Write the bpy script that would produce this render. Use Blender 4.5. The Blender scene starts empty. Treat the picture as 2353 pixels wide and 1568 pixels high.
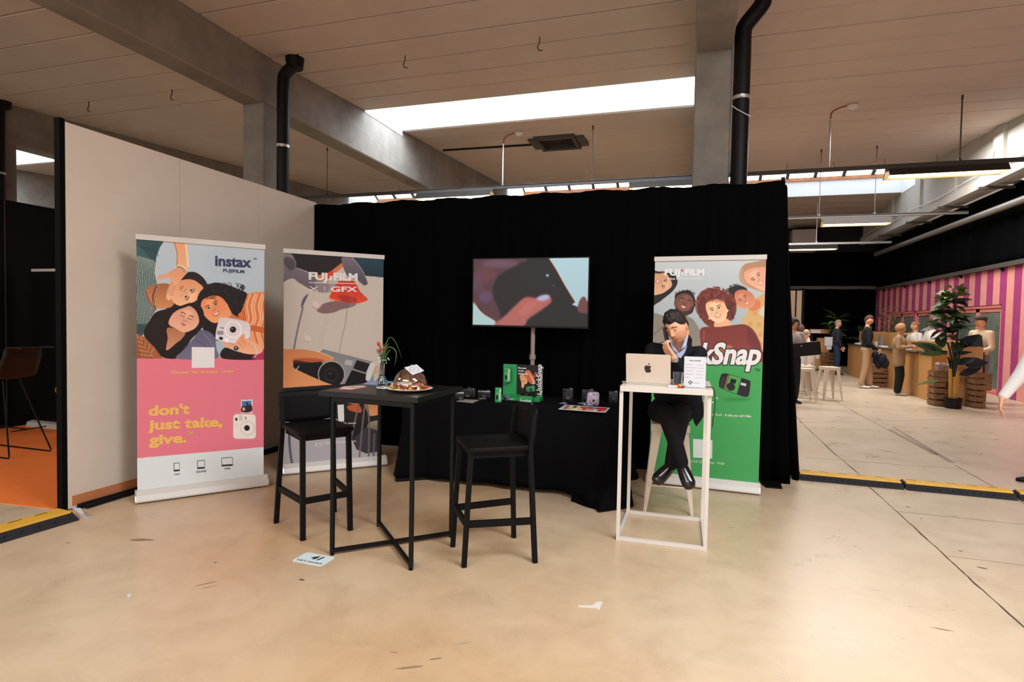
import bpy, bmesh, math, random
import numpy as np
from mathutils import Vector, Matrix, Euler
S = bpy.context.scene
COL = S.collection
rnd = random.Random(7)
# ------------------------------------------------------------------ camera
H = 1.5
FPX, PIT, ROL, YAW = 1330.0, .0348, .0188, -.3022
cyw, syw = math.cos(YAW), math.sin(YAW)
_f = Vector((syw, cyw, 0)); _r = Vector((cyw, -syw, 0)); _u = Vector((0, 0, 1))
FW = _f*math.cos(PIT) - _u*math.sin(PIT); _u2 = _u*math.cos(PIT) + _f*math.sin(PIT)
RT = _r*math.cos(ROL) + _u2*math.sin(ROL); UP = -_r*math.sin(ROL) + _u2*math.cos(ROL)
CAM = Vector((0, 0, H))
cd = bpy.data.cameras.new('camera'); cam = bpy.data.objects.new('camera', cd); COL.objects.link(cam)
cd.sensor_width = 36; cd.lens = 36*FPX/2353; cd.clip_start = .05; cd.clip_end = 200
m = Matrix((RT, UP, -FW)).transposed().to_4x4(); m.translation = CAM; cam.matrix_world = m
S.camera = cam
# ------------------------------------------------------------------ world, exposure, large lights
S.view_settings.view_transform = 'Standard'; S.view_settings.look = 'None'
S.view_settings.exposure = 0.0; S.view_settings.gamma = 1.0; S.view_settings.use_curve_mapping = False
w = bpy.data.worlds.new('world'); S.world = w; w.use_nodes = True
wb = w.node_tree.nodes['Background']; wb.inputs[0].default_value = (1.0, .975, .95, 1); wb.inputs[1].default_value = 1.15
def area(name, loc, sx, sy, power, col, rot=(0, 0, 0), spread=math.pi):
    l = bpy.data.lights.new(name, 'AREA'); l.shape = 'RECTANGLE'; l.size = sx; l.size_y = sy
    l.energy = power; l.color = col; l.spread = spread
    o = bpy.data.objects.new(name, l); COL.objects.link(o); o.location = loc; o.rotation_euler = rot; return o
DAY = (1.0, .985, .96); COOL = (.9, .97, 1.0)
area('skylight_daylight_front', (3.2, .9, 5.3), 5.2, 1.5, 640, COOL)
area('skylight_daylight_behind', (-2.6, -3.4, 5.3), 6.0, 1.6, 500, DAY)
area('skylight_daylight_left', (-9.4, .2, 5.3), 4.0, 1.5, 120, DAY)
area('added_fill_far', (3.4, 14.6, 5.62), 4.6, 1.4, 420, DAY)  # added fill to brighten the far right area; this bay has no skylight
# ------------------------------------------------------------------ photo helpers (lines of sight -> real points)
def ray(x, y): return RT*((x-1176.5)/FPX) - UP*((y-784)/FPX) + FW
def onz(x, y, z=0.0):
    d = ray(x, y); return CAM + d*((z-H)/d.z)
def onY(x, y, Y):
    d = ray(x, y); return CAM + d*(Y/d.y)
def onX(x, y, X):
    d = ray(x, y); return CAM + d*(X/d.x)
def onP(x, y, p, n):
    d = ray(x, y); return CAM + d*((p-CAM).dot(n)/d.dot(n))
# ------------------------------------------------------------------ colours and materials
def lin(c): return tuple(((v/255)/12.92 if v/255 <= .04045 else ((v/255+.055)/1.055)**2.4) for v in c)
MATS = {}
def mat(name, rgb, rough=.6, metal=0., noise=0., nscale=6., bump=0., bscale=40., emit=None, es=0., alpha=1., spec=.5, trans=0., ior=1.45, rgb2=None, sheen=0., stretch=None):
    if name in MATS: return MATS[name]
    M = bpy.data.materials.new(name); M.use_nodes = True; nt = M.node_tree; b = nt.nodes['Principled BSDF']
    c = lin(rgb); b.inputs['Base Color'].default_value = (*c, 1)
    b.inputs['Roughness'].default_value = rough; b.inputs['Metallic'].default_value = metal
    b.inputs['Specular IOR Level'].default_value = spec; b.inputs['IOR'].default_value = ior
    b.inputs['Transmission Weight'].default_value = trans; b.inputs['Alpha'].default_value = alpha
    if sheen: b.inputs['Sheen Weight'].default_value = sheen
    if emit: b.inputs['Emission Color'].default_value = (*lin(emit), 1); b.inputs['Emission Strength'].default_value = es
    if noise or bump or rgb2:
        tc = nt.nodes.new('ShaderNodeTexCoord'); mp = nt.nodes.new('ShaderNodeMapping'); nt.links.new(tc.outputs['Object'], mp.inputs['Vector'])
        if stretch: mp.inputs['Scale'].default_value = stretch
    if noise or rgb2:
        n = nt.nodes.new('ShaderNodeTexNoise'); n.inputs['Scale'].default_value = nscale; n.inputs['Detail'].default_value = 7; n.inputs['Roughness'].default_value = .62
        nt.links.new(mp.outputs['Vector'], n.inputs['Vector'])
        r = nt.nodes.new('ShaderNodeValToRGB'); r.color_ramp.elements[0].position = .3; r.color_ramp.elements[1].position = .7
        c2 = lin(rgb2) if rgb2 else tuple(v*(1-noise) for v in c)
        r.color_ramp.elements[0].color = (*c2, 1); r.color_ramp.elements[1].color = (*c, 1)
        nt.links.new(n.outputs['Fac'], r.inputs['Fac']); nt.links.new(r.outputs['Color'], b.inputs['Base Color'])
    if bump:
        n2 = nt.nodes.new('ShaderNodeTexNoise'); n2.inputs['Scale'].default_value = bscale; n2.inputs['Detail'].default_value = 4
        nt.links.new(mp.outputs['Vector'], n2.inputs['Vector'])
        bn = nt.nodes.new('ShaderNodeBump'); bn.inputs['Strength'].default_value = bump; bn.inputs['Distance'].default_value = .01
        nt.links.new(n2.outputs['Fac'], bn.inputs['Height']); nt.links.new(bn.outputs['Normal'], b.inputs['Normal'])
    MATS[name] = M; return M
def attrmat(name, emit=0., rough=.5):
    M = bpy.data.materials.new(name); M.use_nodes = True; nt = M.node_tree; b = nt.nodes['Principled BSDF']
    a = nt.nodes.new('ShaderNodeAttribute'); a.attribute_name = 'Col'
    b.inputs['Roughness'].default_value = rough; b.inputs['Specular IOR Level'].default_value = .25
    if emit:
        nt.links.new(a.outputs['Color'], b.inputs['Emission Color']); b.inputs['Emission Strength'].default_value = emit
        b.inputs['Base Color'].default_value = (.01, .01, .01, 1)
    else: nt.links.new(a.outputs['Color'], b.inputs['Base Color'])
    return M
PRINT = attrmat('printed_fabric', 0, .55); SCREEN = attrmat('screen_picture', 1.0, .2)
# ------------------------------------------------------------------ objects
def tag(o, label=None, cat=None, group=None, kind=None):
    if label: o['label'] = label
    if cat: o['category'] = cat
    if group: o['group'] = group
    if kind: o['kind'] = kind
    return o
def empty(name, loc, label=None, cat=None, group=None, rz=0, kind=None):
    o = bpy.data.objects.new(name, None); COL.objects.link(o); o.location = loc; o.rotation_euler = (0, 0, rz); o.empty_display_size = .1
    return tag(o, label, cat, group, kind)
def setpar(o, par, world):
    o.parent = par
    if world:
        top = par; M = Matrix.Identity(4); chain = []
        while top is not None: chain.append(top); top = top.parent
        for q in reversed(chain): M = M @ (q.matrix_parent_inverse if q.parent else Matrix.Identity(4)) @ Matrix.LocRotScale(q.location, q.rotation_euler, q.scale)
        o.matrix_parent_inverse = M.inverted()
def children(o): return [c for c in bpy.data.objects if c.parent is o]
def copy_tree(o, kids=None, parent=None):
    if kids is None:
        kids = {}
        for c in bpy.data.objects:
            if c.parent: kids.setdefault(c.parent.name, []).append(c)
    c = o.copy(); COL.objects.link(c)
    if parent: c.parent = parent
    for ch in kids.get(o.name, []): copy_tree(ch, kids, c)
    return c
class MB:
    def __init__(s): s.v = []; s.f = []; s.mi = []; s.cur = 0
    def add(s, vs, fs):
        n = len(s.v); s.v += [tuple(v) for v in vs]; s.f += [tuple(i+n for i in f) for f in fs]; s.mi += [s.cur]*len(fs); return s
    def box(s, c, size, rot=None, taper=1.):
        hx, hy, hz = size[0]/2, size[1]/2, size[2]/2
        R = rot if isinstance(rot, Matrix) else (Euler(rot).to_matrix() if rot else None)
        vs = []
        for z in (-hz, hz):
            t = taper if z > 0 else 1
            for x, y in ((-hx, -hy), (hx, -hy), (hx, hy), (-hx, hy)): vs.append(Vector((x*t, y*t, z)))
        if R: vs = [R @ v for v in vs]
        c = Vector(c)
        return s.add([v+c for v in vs], [(3, 2, 1, 0), (4, 5, 6, 7), (0, 1, 5, 4), (1, 2, 6, 5), (2, 3, 7, 6), (3, 0, 4, 7)])
    def b2(s, a, b):  # box from corner to corner
        a = Vector(a); b = Vector(b); return s.box((a+b)/2, [abs(b[i]-a[i]) for i in range(3)])
    def cbox(s, c, size, ch=.004, rot=None):  # chamfered box
        bm = bmesh.new(); bmesh.ops.create_cube(bm, size=1); bmesh.ops.scale(bm, vec=size, verts=bm.verts)
        bmesh.ops.bevel(bm, geom=bm.edges[:], offset=ch, segments=2, profile=.5, affect='EDGES')
        R = (rot if isinstance(rot, Matrix) else Euler(rot).to_matrix()) if rot else Matrix.Identity(3)
        c = Vector(c); bm.verts.index_update(); vs = [R @ v.co + c for v in bm.verts]; fs = [[v.index for v in f.verts] for f in bm.faces]; bm.free(); return s.add(vs, fs)
    def bar(s, p0, p1, wx, wy, up=(0, 0, 1)):
        p0 = Vector(p0); p1 = Vector(p1); d = (p1-p0).normalized(); u = Vector(up)
        if abs(d.dot(u)) > .99: u = Vector((0, 1, 0))
        a = d.cross(u).normalized(); b = a.cross(d).normalized(); vs = []
        for p in (p0, p1):
            for i, j in ((-1, -1), (1, -1), (1, 1), (-1, 1)): vs.append(p + a*(i*wx/2) + b*(j*wy/2))
        return s.add(vs, [(3, 2, 1, 0), (4, 5, 6, 7), (0, 1, 5, 4), (1, 2, 6, 5), (2, 3, 7, 6), (3, 0, 4, 7)])
    def path(s, pts, r, n=10, caps=True, flat=None):
        pts = [Vector(p) for p in pts]; rs = r if isinstance(r, (list, tuple)) else [r]*len(pts); vs = []; fs = []; prev = None
        for i, p in enumerate(pts):
            d = (pts[min(i+1, len(pts)-1)] - pts[max(i-1, 0)]).normalized()
            if prev is None:
                u = Vector((0, 0, 1)) if abs(d.z) < .9 else Vector((0, 1, 0)); a = d.cross(u).normalized()
            else: a = (prev - d*prev.dot(d)).normalized()
            prev = a; b = d.cross(a)
            for k in range(n):
                t = 2*math.pi*k/n; vs.append(p + a*(math.cos(t)*rs[i]) + b*(math.sin(t)*rs[i]*(flat or 1)))
        for i in range(len(pts)-1):
            for k in range(n): k2 = (k+1) % n; fs.append((i*n+k, i*n+k2, (i+1)*n+k2, (i+1)*n+k))
        if caps: fs.append(tuple(range(n-1, -1, -1))); fs.append(tuple((len(pts)-1)*n+k for k in range(n)))
        return s.add(vs, fs)
    def lathe(s, prof, n=24, c=(0, 0, 0), R=None, rib=0, nrib=10):
        vs = []; fs = []; c = Vector(c)
        for r, z in prof:
            for k in range(n):
                t = 2*math.pi*k/n; rr = r*(1+rib*math.cos(nrib*t)); v = Vector((rr*math.cos(t), rr*math.sin(t), z))
                if R: v = R @ v
                vs.append(v+c)
        for i in range(len(prof)-1):
            for k in range(n): k2 = (k+1) % n; fs.append((i*n+k, i*n+k2, (i+1)*n+k2, (i+1)*n+k))
        if prof[0][0] > 1e-4: fs.append(tuple(range(n-1, -1, -1)))
        if prof[-1][0] > 1e-4: fs.append(tuple((len(prof)-1)*n+k for k in range(n)))
        return s.add(vs, fs)
    def ball(s, c, r, n=10, R=None):
        r = r if isinstance(r, (tuple, list)) else (r, r, r); c = Vector(c); vs = []; fs = []; m_ = max(4, n//2+1)
        for i in range(m_+1):
            a = math.pi*i/m_
            for k in range(n):
                t = 2*math.pi*k/n; v = Vector((r[0]*math.sin(a)*math.cos(t), r[1]*math.sin(a)*math.sin(t), r[2]*math.cos(a)))
                if R: v = R @ v
                vs.append(v+c)
        for i in range(m_):
            for k in range(n): k2 = (k+1) % n; fs.append((i*n+k, (i+1)*n+k, (i+1)*n+k2, i*n+k2))
        return s.add(vs, fs)
    def prism(s, poly, fn, t0, t1):  # poly [(a,b)], fn(a,b,t)->point
        n = len(poly); vs = [fn(a, b, t0) for a, b in poly] + [fn(a, b, t1) for a, b in poly]
        fs = [tuple(range(n-1, -1, -1)), tuple(range(n, 2*n))] + [(i, (i+1) % n, n+(i+1) % n, n+i) for i in range(n)]
        return s.add(vs, fs)
    def mesh(s, name, mats, smooth=False, angle=40):
        me = bpy.data.meshes.new(name); me.from_pydata([tuple(v) for v in s.v], [], s.f)
        for m_ in (mats if isinstance(mats, (list, tuple)) else [mats]): me.materials.append(m_)
        me.polygons.foreach_set('material_index', s.mi)
        bm = bmesh.new(); bm.from_mesh(me); bmesh.ops.remove_doubles(bm, verts=bm.verts, dist=1e-5); bmesh.ops.recalc_face_normals(bm, faces=bm.faces); bm.to_mesh(me); bm.free()
        if smooth:
            me.polygons.foreach_set('use_smooth', [True]*len(me.polygons))
            try: me.set_sharp_from_angle(angle=math.radians(angle))
            except Exception: pass
        me.update(); return me
    def build(s, name, mats, par=None, world=False, smooth=False, angle=40):
        me = s.mesh(name, mats, smooth, angle); o = bpy.data.objects.new(name, me); COL.objects.link(o)
        if par is not None: setpar(o, par, world)
        return o
def inst(name, me, par=None, world=False, loc=(0, 0, 0), rot=(0, 0, 0), sc=None):
    o = bpy.data.objects.new(name, me); COL.objects.link(o)
    if par is not None: setpar(o, par, world)
    o.location = loc; o.rotation_euler = rot
    if sc: o.scale = sc
    return o
def cr(pts, n=6, closed=True):  # Catmull-Rom smoothing of a 2-D or 3-D outline
    P = [np.array(p, float) for p in pts]; N = len(P); out = []
    rng = range(N) if closed else range(N-1)
    for i in rng:
        p0 = P[(i-1) % N] if closed or i > 0 else P[0]; p1 = P[i]; p2 = P[(i+1) % N]; p3 = P[(i+2) % N] if closed or i+2 < N else P[-1]
        for k in range(n):
            t = k/n; out.append(.5*((2*p1)+(-p0+p2)*t+(2*p0-5*p1+4*p2-p3)*t*t+(-p0+3*p1-3*p2+p3)*t**3))
    if not closed: out.append(P[-1])
    return out
# ------------------------------------------------------------------ shared materials
M_conc = mat('raw_concrete', (142, 134, 124), .85, noise=.35, nscale=2.2, bump=.35, bscale=30)
M_slab = mat('painted_ceiling_plank', (196, 180, 168), .8, noise=.16, nscale=.9, bump=.12, bscale=12)
M_dark = mat('dark_gap', (30, 26, 24), .9)
M_black = mat('black_powder_coat', (7, 7, 8), .5, spec=.3)
M_blackp = mat('black_moulded_plastic', (6, 6, 7), .6, bump=.05, bscale=300, spec=.22)
M_drape = mat('black_molton', (3, 3, 4), .95, spec=.06, bump=.15, bscale=150)
M_white = mat('white_powder_coat', (208, 200, 191), .4)
M_cream = mat('cream_stool_paint', (214, 200, 180), .45)
M_alu = mat('silver_anodised', (205, 200, 194), .32, metal=.75)
M_steel = mat('galvanised_steel', (120, 116, 112), .5, metal=.6)
M_gtrunk = mat('grey_trunking', (78, 72, 68), .6)
M_paper = mat('white_paper', (202, 203, 208), .6)
M_red = mat('red_cable', (150, 40, 25), .5)
M_skywall = mat('skylight_white_lining', (240, 244, 248), .8)
M_glow = mat('skylight_opal_glazing', (240, 246, 250), .6, emit=(235, 245, 255), es=15)
M_glow2 = mat('ridge_opal_glazing', (240, 246, 250), .6, emit=(238, 246, 255), es=3.2)
M_tube = mat('fluorescent_tube', (255, 240, 220), .4, emit=(255, 226, 180), es=14)
M_ply = mat('birch_plywood', (206, 152, 92), .55, noise=.22, nscale=3, stretch=(6, 6, .6))
M_crate = mat('rough_crate_wood', (140, 100, 66), .8, noise=.35, nscale=5)
M_skin = mat('skin_light', (226, 166, 130), .5, spec=.35)
M_skin2 = mat('skin_warm', (205, 140, 104), .55)
M_hair = mat('hair_dark', (34, 25, 22), .5, bump=.6, bscale=120)
M_leafg = mat('leaf_green', (62, 96, 44), .5, noise=.35, nscale=14)
M_leafd = mat('leaf_dark', (26, 44, 30), .5, noise=.3, nscale=10)
M_leafb = mat('leaf_blue_dark', (30, 34, 42), .4)
M_leafl = mat('leaf_light', (120, 165, 100), .5)
# ================================================================== FLOOR
def floor_mat():
    M = bpy.data.materials.new('polished_concrete_floor'); M.use_nodes = True; nt = M.node_tree; b = nt.nodes['Principled BSDF']; L = nt.links
    tc = nt.nodes.new('ShaderNodeTexCoord')
    def noise(sc, det=6, ro=.6, d=0):
        n = nt.nodes.new('ShaderNodeTexNoise'); n.inputs['Scale'].default_value = sc; n.inputs['Detail'].default_value = det; n.inputs['Roughness'].default_value = ro; n.inputs['Distortion'].default_value = d
        L.new(tc.outputs['Object'], n.inputs['Vector']); return n
    n1 = noise(.42, 4, .5, .6); n2 = noise(3.2, 8, .7, .4); n3 = noise(60, 2)
    r1 = nt.nodes.new('ShaderNodeValToRGB'); e = r1.color_ramp.elements
    e[0].position = .33; e[0].color = (*lin((190, 154, 114)), 1); e[1].position = .68; e[1].color = (*lin((206, 186, 160)), 1)
    L.new(n1.outputs['Fac'], r1.inputs['Fac'])
    r2 = nt.nodes.new('ShaderNodeValToRGB'); e = r2.color_ramp.elements
    e[0].position = .3; e[0].color = (.80, .77, .74, 1); e[1].position = .6; e[1].color = (1, 1, 1, 1)
    L.new(n2.outputs['Fac'], r2.inputs['Fac'])
    mx = nt.nodes.new('ShaderNodeMixRGB'); mx.blend_type = 'MULTIPLY'; mx.inputs[0].default_value = .8
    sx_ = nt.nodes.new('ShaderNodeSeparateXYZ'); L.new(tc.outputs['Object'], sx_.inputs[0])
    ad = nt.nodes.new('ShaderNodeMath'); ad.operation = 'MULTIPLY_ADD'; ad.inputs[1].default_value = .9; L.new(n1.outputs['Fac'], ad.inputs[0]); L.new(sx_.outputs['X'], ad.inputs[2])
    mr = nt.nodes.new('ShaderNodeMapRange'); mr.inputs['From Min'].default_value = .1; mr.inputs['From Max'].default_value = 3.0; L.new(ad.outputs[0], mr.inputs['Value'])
    mg = nt.nodes.new('ShaderNodeMixRGB'); mg.inputs[2].default_value = (*lin((203, 186, 163)), 1); L.new(mr.outputs['Result'], mg.inputs[0]); L.new(r1.outputs['Color'], mg.inputs[1])  # greyer towards the right: gloss reflection of daylight put into the base colour
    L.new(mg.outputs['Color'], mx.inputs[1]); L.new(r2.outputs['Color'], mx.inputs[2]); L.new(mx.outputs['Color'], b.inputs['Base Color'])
    rr = nt.nodes.new('ShaderNodeMapRange'); rr.inputs['To Min'].default_value = .2; rr.inputs['To Max'].default_value = .4
    L.new(n2.outputs['Fac'], rr.inputs['Value']); L.new(rr.outputs['Result'], b.inputs['Roughness'])
    bp = nt.nodes.new('ShaderNodeBump'); bp.inputs['Strength'].default_value = .06; bp.inputs['Distance'].default_value = .01
    L.new(n3.outputs['Fac'], bp.inputs['Height']); L.new(bp.outputs['Normal'], b.inputs['Normal'])
    b.inputs['Specular IOR Level'].default_value = .45
    return M
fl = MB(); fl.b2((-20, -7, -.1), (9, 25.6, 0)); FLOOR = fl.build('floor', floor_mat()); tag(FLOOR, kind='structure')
M_joint = mat('floor_joint_filler', (84, 68, 56), .9, noise=.4, nscale=20)
M_scuff = mat('scuff_mark', (146, 120, 100), .6, noise=.3, nscale=60, stretch=(1, 6, 1))
M_scuffl = mat('pale_floor_patch', (172, 156, 138), .6, noise=.2, nscale=20)
def flat_poly(mb, pts, z=.0008):
    n = len(pts); mb.add([(p[0], p[1], z) for p in pts] + [(p[0], p[1], 0) for p in pts], [tuple(range(n))] + [(i, n+i, n+(i+1) % n, (i+1) % n) for i in range(n)])
def crack(px, w):
    P = [onz(*q) for q in px]; mb = MB(); L_ = []; R_ = []
    Q = []
    for i in range(len(P)-1):
        for k in range(8): Q.append(P[i].lerp(P[i+1], k/8))
    Q.append(P[-1])
    for i, p in enumerate(Q):
        d = (Q[min(i+1, len(Q)-1)]-Q[max(i-1, 0)]).normalized(); n = Vector((-d.y, d.x, 0)); ww = w*rnd.uniform(.5, 1.2)/2; j = rnd.uniform(-.3, .3)*w
        L_.append(p+n*(ww+j)); R_.append(p-n*(ww-j))
    for i in range(len(Q)-1): flat_poly(mb, [L_[i], L_[i+1], R_[i+1], R_[i]])
    return mb.build('floor_joint', M_joint, FLOOR)
crack([(1990, 1112), (2100, 1212), (2180, 1285), (2232, 1334), (2353, 1442), (2600, 1664)], .011)
crack([(1953, 941), (1880, 902), (1820, 872)], .012); crack([(1953, 941), (2075, 1007)], .013); crack([(2195, 1070), (2292, 1124), (2353, 1158)], .011)
crack([(1975, 1090), (1920, 1045), (1845, 975), (1822, 950)], .011)
for a, b in (((2060, 1176), (2353, 1206)), ((2175, 1278), (2353, 1300)), ((1835, 972), (2353, 960)), ((1850, 1052), (2200, 1078))): crack([a, b], .004)
scm = MB()
for x, y, l, wd in ((1290, 325*0+1283, .05, .01),): pass
def blob(px, py, rx, ry, rot=0, m=M_scuff, nm='scuff_mark'):
    c = onz(px, py); mb = MB(); pts = []
    for k in range(12):
        t = 2*math.pi*k/12; r = rnd.uniform(.7, 1.15); x = math.cos(t)*rx*r; y = math.sin(t)*ry*r
        pts.append((c.x+x*math.cos(rot)-y*math.sin(rot), c.y+x*math.sin(rot)+y*math.cos(rot)))
    flat_poly(mb, pts, .0006); return mb.build(nm, m, FLOOR)
for a in ((325, 1241, .085, .022, .3), (157, 1248, .02, .006, .3), (693, 1333, .022, .009, .1, M_joint), (470, 1343, .06, .006, .9), (480, 1350, .04, .004, .8), (495, 1293, .012, .005, .3, M_joint), (1180, 1213, .02, .004, .2), (1132, 1261, .02, .004, .1),
          (2087, 1166, .02, .008, 0, M_joint), (2117, 1192, .014, .006, 0, M_joint), (2208, 1267, .016, .007, 0, M_joint), (2257, 1306, .035, .01, -.3, M_joint), (2020, 993, .02, .01, 0, M_joint), (2122, 1124, .02, .006, 0, M_joint), (1680, 1213, .03, .01, 0, M_scuffl), (2165, 1447, .05, .005, -.1, M_crate), (1060, 1480, .05, .01, .6, M_scuffl), (940, 1535, .06, .01, .5, M_scuff), (1000, 1515, .03, .006, .6), (1450, 1180, .04, .012, 0), (905, 1500, .02, .003, .2)):
    blob(*a)
for a, b in (((2042, 986), (2150, 1046)), ((2052, 982), (2188, 1064))):
    mb = MB(); P = onz(*a); Q = onz(*b); d = (Q-P).normalized(); n = Vector((-d.y, d.x, 0))*.028; flat_poly(mb, [P+n, Q+n*1.2, Q-n, P-n*.8], .0016)
    mb.build('floor_repair', mat('floor_repair_mortar', (156, 136, 120), .8, noise=.3, nscale=12), FLOOR)
# ================================================================== CEILING
def cz(Y): return 5.37 if Y < 7.4 else (5.37+.058*(Y-7.4) if Y < 19.8 else 5.74-.09*(Y-21))
BAYS = [(-18.9, -12.78), (-12.38, -6.56), (-6.18, -.06), (.35, 6.1), (6.5, 9.0)]
SKY1 = {0: 1, 2: 1}
ce = MB()
def ce_slab(x0, x1, y0, y1, up=.13):
    z0, z1 = cz(y0+.001)+up, cz(y1-.001)+up
    ce.add([(x0, y0, z0), (x1, y0, z0), (x1, y1, z1), (x0, y1, z1), (x0, y0, z0+.1), (x1, y0, z0+.1), (x1, y1, z1+.1), (x0, y1, z1+.1)], [(0, 1, 2, 3), (7, 6, 5, 4), (0, 4, 5, 1), (1, 5, 6, 2), (2, 6, 7, 3), (3, 7, 4, 0)])
for i, (x0, x1) in enumerate(BAYS):
    xa, xb = x0-.22, x1+.22
    ce_slab(xa, xb, -7, 7.4)
    if i in SKY1: ce_slab(xa, xb, 7.4, 9.96); ce_slab(xa, xb, 11.46, 18.9)
    else: ce_slab(xa, xb, 7.4, 18.9)
    ce_slab(xa, xb, 21, 25.5)
CEIL = ce.build('ceiling', M_dark); tag(CEIL, kind='structure')
rows = []
y = 9.96
while y > -6.6: rows.append((y-.655, y, 1)); y -= .655
rows += [(9.96, 10.71, 0), (10.71, 11.46, 0)]
y = 11.46
while y < 18.8: rows.append((y, y+.676, 1)); y += .676
y = 21.0
while y < 25.3: rows.append((y, y+.64, 1)); y += .64
pk = {}
for bi, (x0, x1) in enumerate(BAYS):
    for (y0, y1, k) in rows:
        if not k and bi in SKY1: continue
        if 18.85 < y1 < 20.9: pass
        z0, z1 = cz(y0+.001), cz(y1-.001); key = (bi, round(y1-y0, 3), round(z1-z0, 3))
        if key not in pk:
            Lx = x1-x0-.02; Ly = y1-y0-.022; dz = z1-z0; c = .012; q = MB(); prof = [(0, .12), (0, c), (c, 0), (Ly-c, 0), (Ly, c), (Ly, .12)]
            q.prism(prof, lambda a, b, t: (t, a+.011, b+dz*(a/Ly)), .01, Lx+.01); pk[key] = q.mesh('ceiling_plank', M_slab)
        inst('ceiling_plank', pk[key], CEIL, loc=(x0, y0, z0+rnd.uniform(-.004, .004)))
# skylight wells
def well(n, x0, x1, y0, y1, za, zb, top, label=None):
    W = empty(f'window_{n}', ((x0+x1)/2, (y0+y1)/2, top), kind='structure')
    t = MB()
    t.b2((x0-.05, y1-.012, zb), (x1+.05, y1+.1, top)); t.b2((x0-.05, y0-.1, za), (x1+.05, y0+.012, top))
    t.b2((x0-.1, y0, min(za, zb)-.03), (x0+.012, y1, top)); t.b2((x1-.012, y0, min(za, zb)), (x1+.1, y1, top)); t.build('skylight_lining', M_skywall, W, True)
    return W
for n, (x0, x1) in enumerate(((-6.18, -.06), (-18.9, -12.78)), 1):
    W = well(n, x0, x1, 9.96, 11.46, cz(9.96)+.0, cz(11.46), 6.7)
    nn = 7
    for k in range(nn):
        a = x0+(x1-x0)*k/nn; b = x0+(x1-x0)*(k+1)/nn
        g = MB(); g.b2((a+.02, 9.98, 6.62), (b-.02, 11.44, 6.64)); g.build('pane', M_glow, W, True)
        g = MB(); g.b2((a-.02, 9.96, 6.6), (a+.02, 11.46, 6.66)); g.build('glazing_bar', M_steel, W, True)
    for s_ in range(3):
        g = MB(); z = cz(11.4)+.2+s_*.3; g.b2((x0+.001, 9.98, z), (x0+.006, 11.44, z+.012)); g.build('lining_joint', M_paper, W, True)
M_orange_wood = mat('orange_stained_batten', (205, 140, 96), .6, noise=.3, nscale=8)
for n, (x0, x1) in enumerate(((-12.38, -6.56), (-6.18, -.06), (.35, 6.1)), 3):
    W = empty(f'window_{n}', ((x0+x1)/2, 20, 6.5), kind='structure')
    t = MB(); t.b2((x0-.1, 20.98, cz(21)), (x1+.1, 21.12, 6.25)); t.b2((x0-.1, 18.78, cz(18.9)), (x1+.1, 18.9, 7.6)); t.b2((x0-.12, 18.9, 5.7), (x0+.012, 21, 7.6)); t.b2((x1-.012, 18.9, 5.7), (x1+.12, 21, 7.6))
    t.build('skylight_lining', M_skywall, W, True)
    t = MB(); t.b2((x0, 20.93, 6.22), (x1, 21.1, 6.33)); t.build('timber_sill', M_orange_wood, W, True)
    nn = 7
    for k in range(nn):
        a = x0+(x1-x0)*k/nn; b = x0+(x1-x0)*(k+1)/nn
        fnp = lambda p, q_, t_: (t_, 21.05-2.1*p, 6.33+1.2*p+q_)
        g = MB(); g.prism([(0, 0), (1, 0), (1, .02), (0, .02)], fnp, a+.03, b-.03); g.build('pane', M_glow2, W, True)
        g = MB(); g.prism([(0, -.09), (1, -.09), (1, .05), (0, .05)], fnp, a-.045, a+.045); g.build('glazing_bar', mat('dark_glazing_bar', (70, 68, 66), .6), W, True)
# ================================================================== BEAMS AND COLUMNS
def beam(x0, x1, lab, ribs=False):
    E_ = empty('concrete_beam', ((x0+x1)/2, 9, 4.67), lab, 'beam', 'concrete roof beams')
    t = MB(); c = .02
    for (ya, yb) in ((-7, 25.3),):
        P = [(x0+c, 4.67), (x1-c, 4.67), (x1, 4.69), (x1, 5.0)]
        ys = [ya, 7.4, 18.9, 19.8, 21, yb]; vs = []; fs = []
        for y in ys:
            zt = cz(min(y, 19.79) if y <= 19.8 else y)+.12
            if 18.9 <= y <= 21: zt = 7.0
            vs += [(x0, y, 4.69), (x0+c, y, 4.67), (x1-c, y, 4.67), (x1, y, 4.69), (x1, y, zt), (x0, y, zt)]
        for i in range(len(ys)-1):
            for k in range(6): fs.append((i*6+k, i*6+(k+1) % 6, (i+1)*6+(k+1) % 6, (i+1)*6+k))
        fs.append(tuple(range(6))); t.add(vs, fs)
    M_b = mat('skylit_concrete_tone', (190, 186, 178), .85, noise=.2, nscale=2, bump=.3, bscale=30) if ribs else M_conc  # ribbed beam: lighter copy of the concrete, skylight brightness put into its colour
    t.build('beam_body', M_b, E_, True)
    if ribs:
        for y in (14.6, 16.9, 19.2, 21.6):
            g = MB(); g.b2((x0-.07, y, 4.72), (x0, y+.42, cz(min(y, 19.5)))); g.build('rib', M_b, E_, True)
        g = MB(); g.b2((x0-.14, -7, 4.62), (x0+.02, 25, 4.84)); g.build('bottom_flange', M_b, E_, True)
    else:
        for y in (5.2, 12.9):
            g = MB(); g.b2((x1-.005, y, 4.9), (x1+.006, y+.45, 5.25)); g.build('cast_patch', M_conc, E_, True)
beam(-6.56, -6.18, 'raw concrete roof beam running from top left past the tall black downpipe')
beam(-.06, .35, 'concrete roof beam overhead that rests on the pillar beside the bent black pipe')
beam(-12.78, -12.38, 'concrete roof beam at far left above the black booth')
beam(-19.28, -18.9, 'concrete roof beam farthest to the left, seen through the gap beyond the booth')
beam(6.1, 6.5, 'pale ribbed concrete roof beam at far right beside the black drapes', True)
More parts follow.
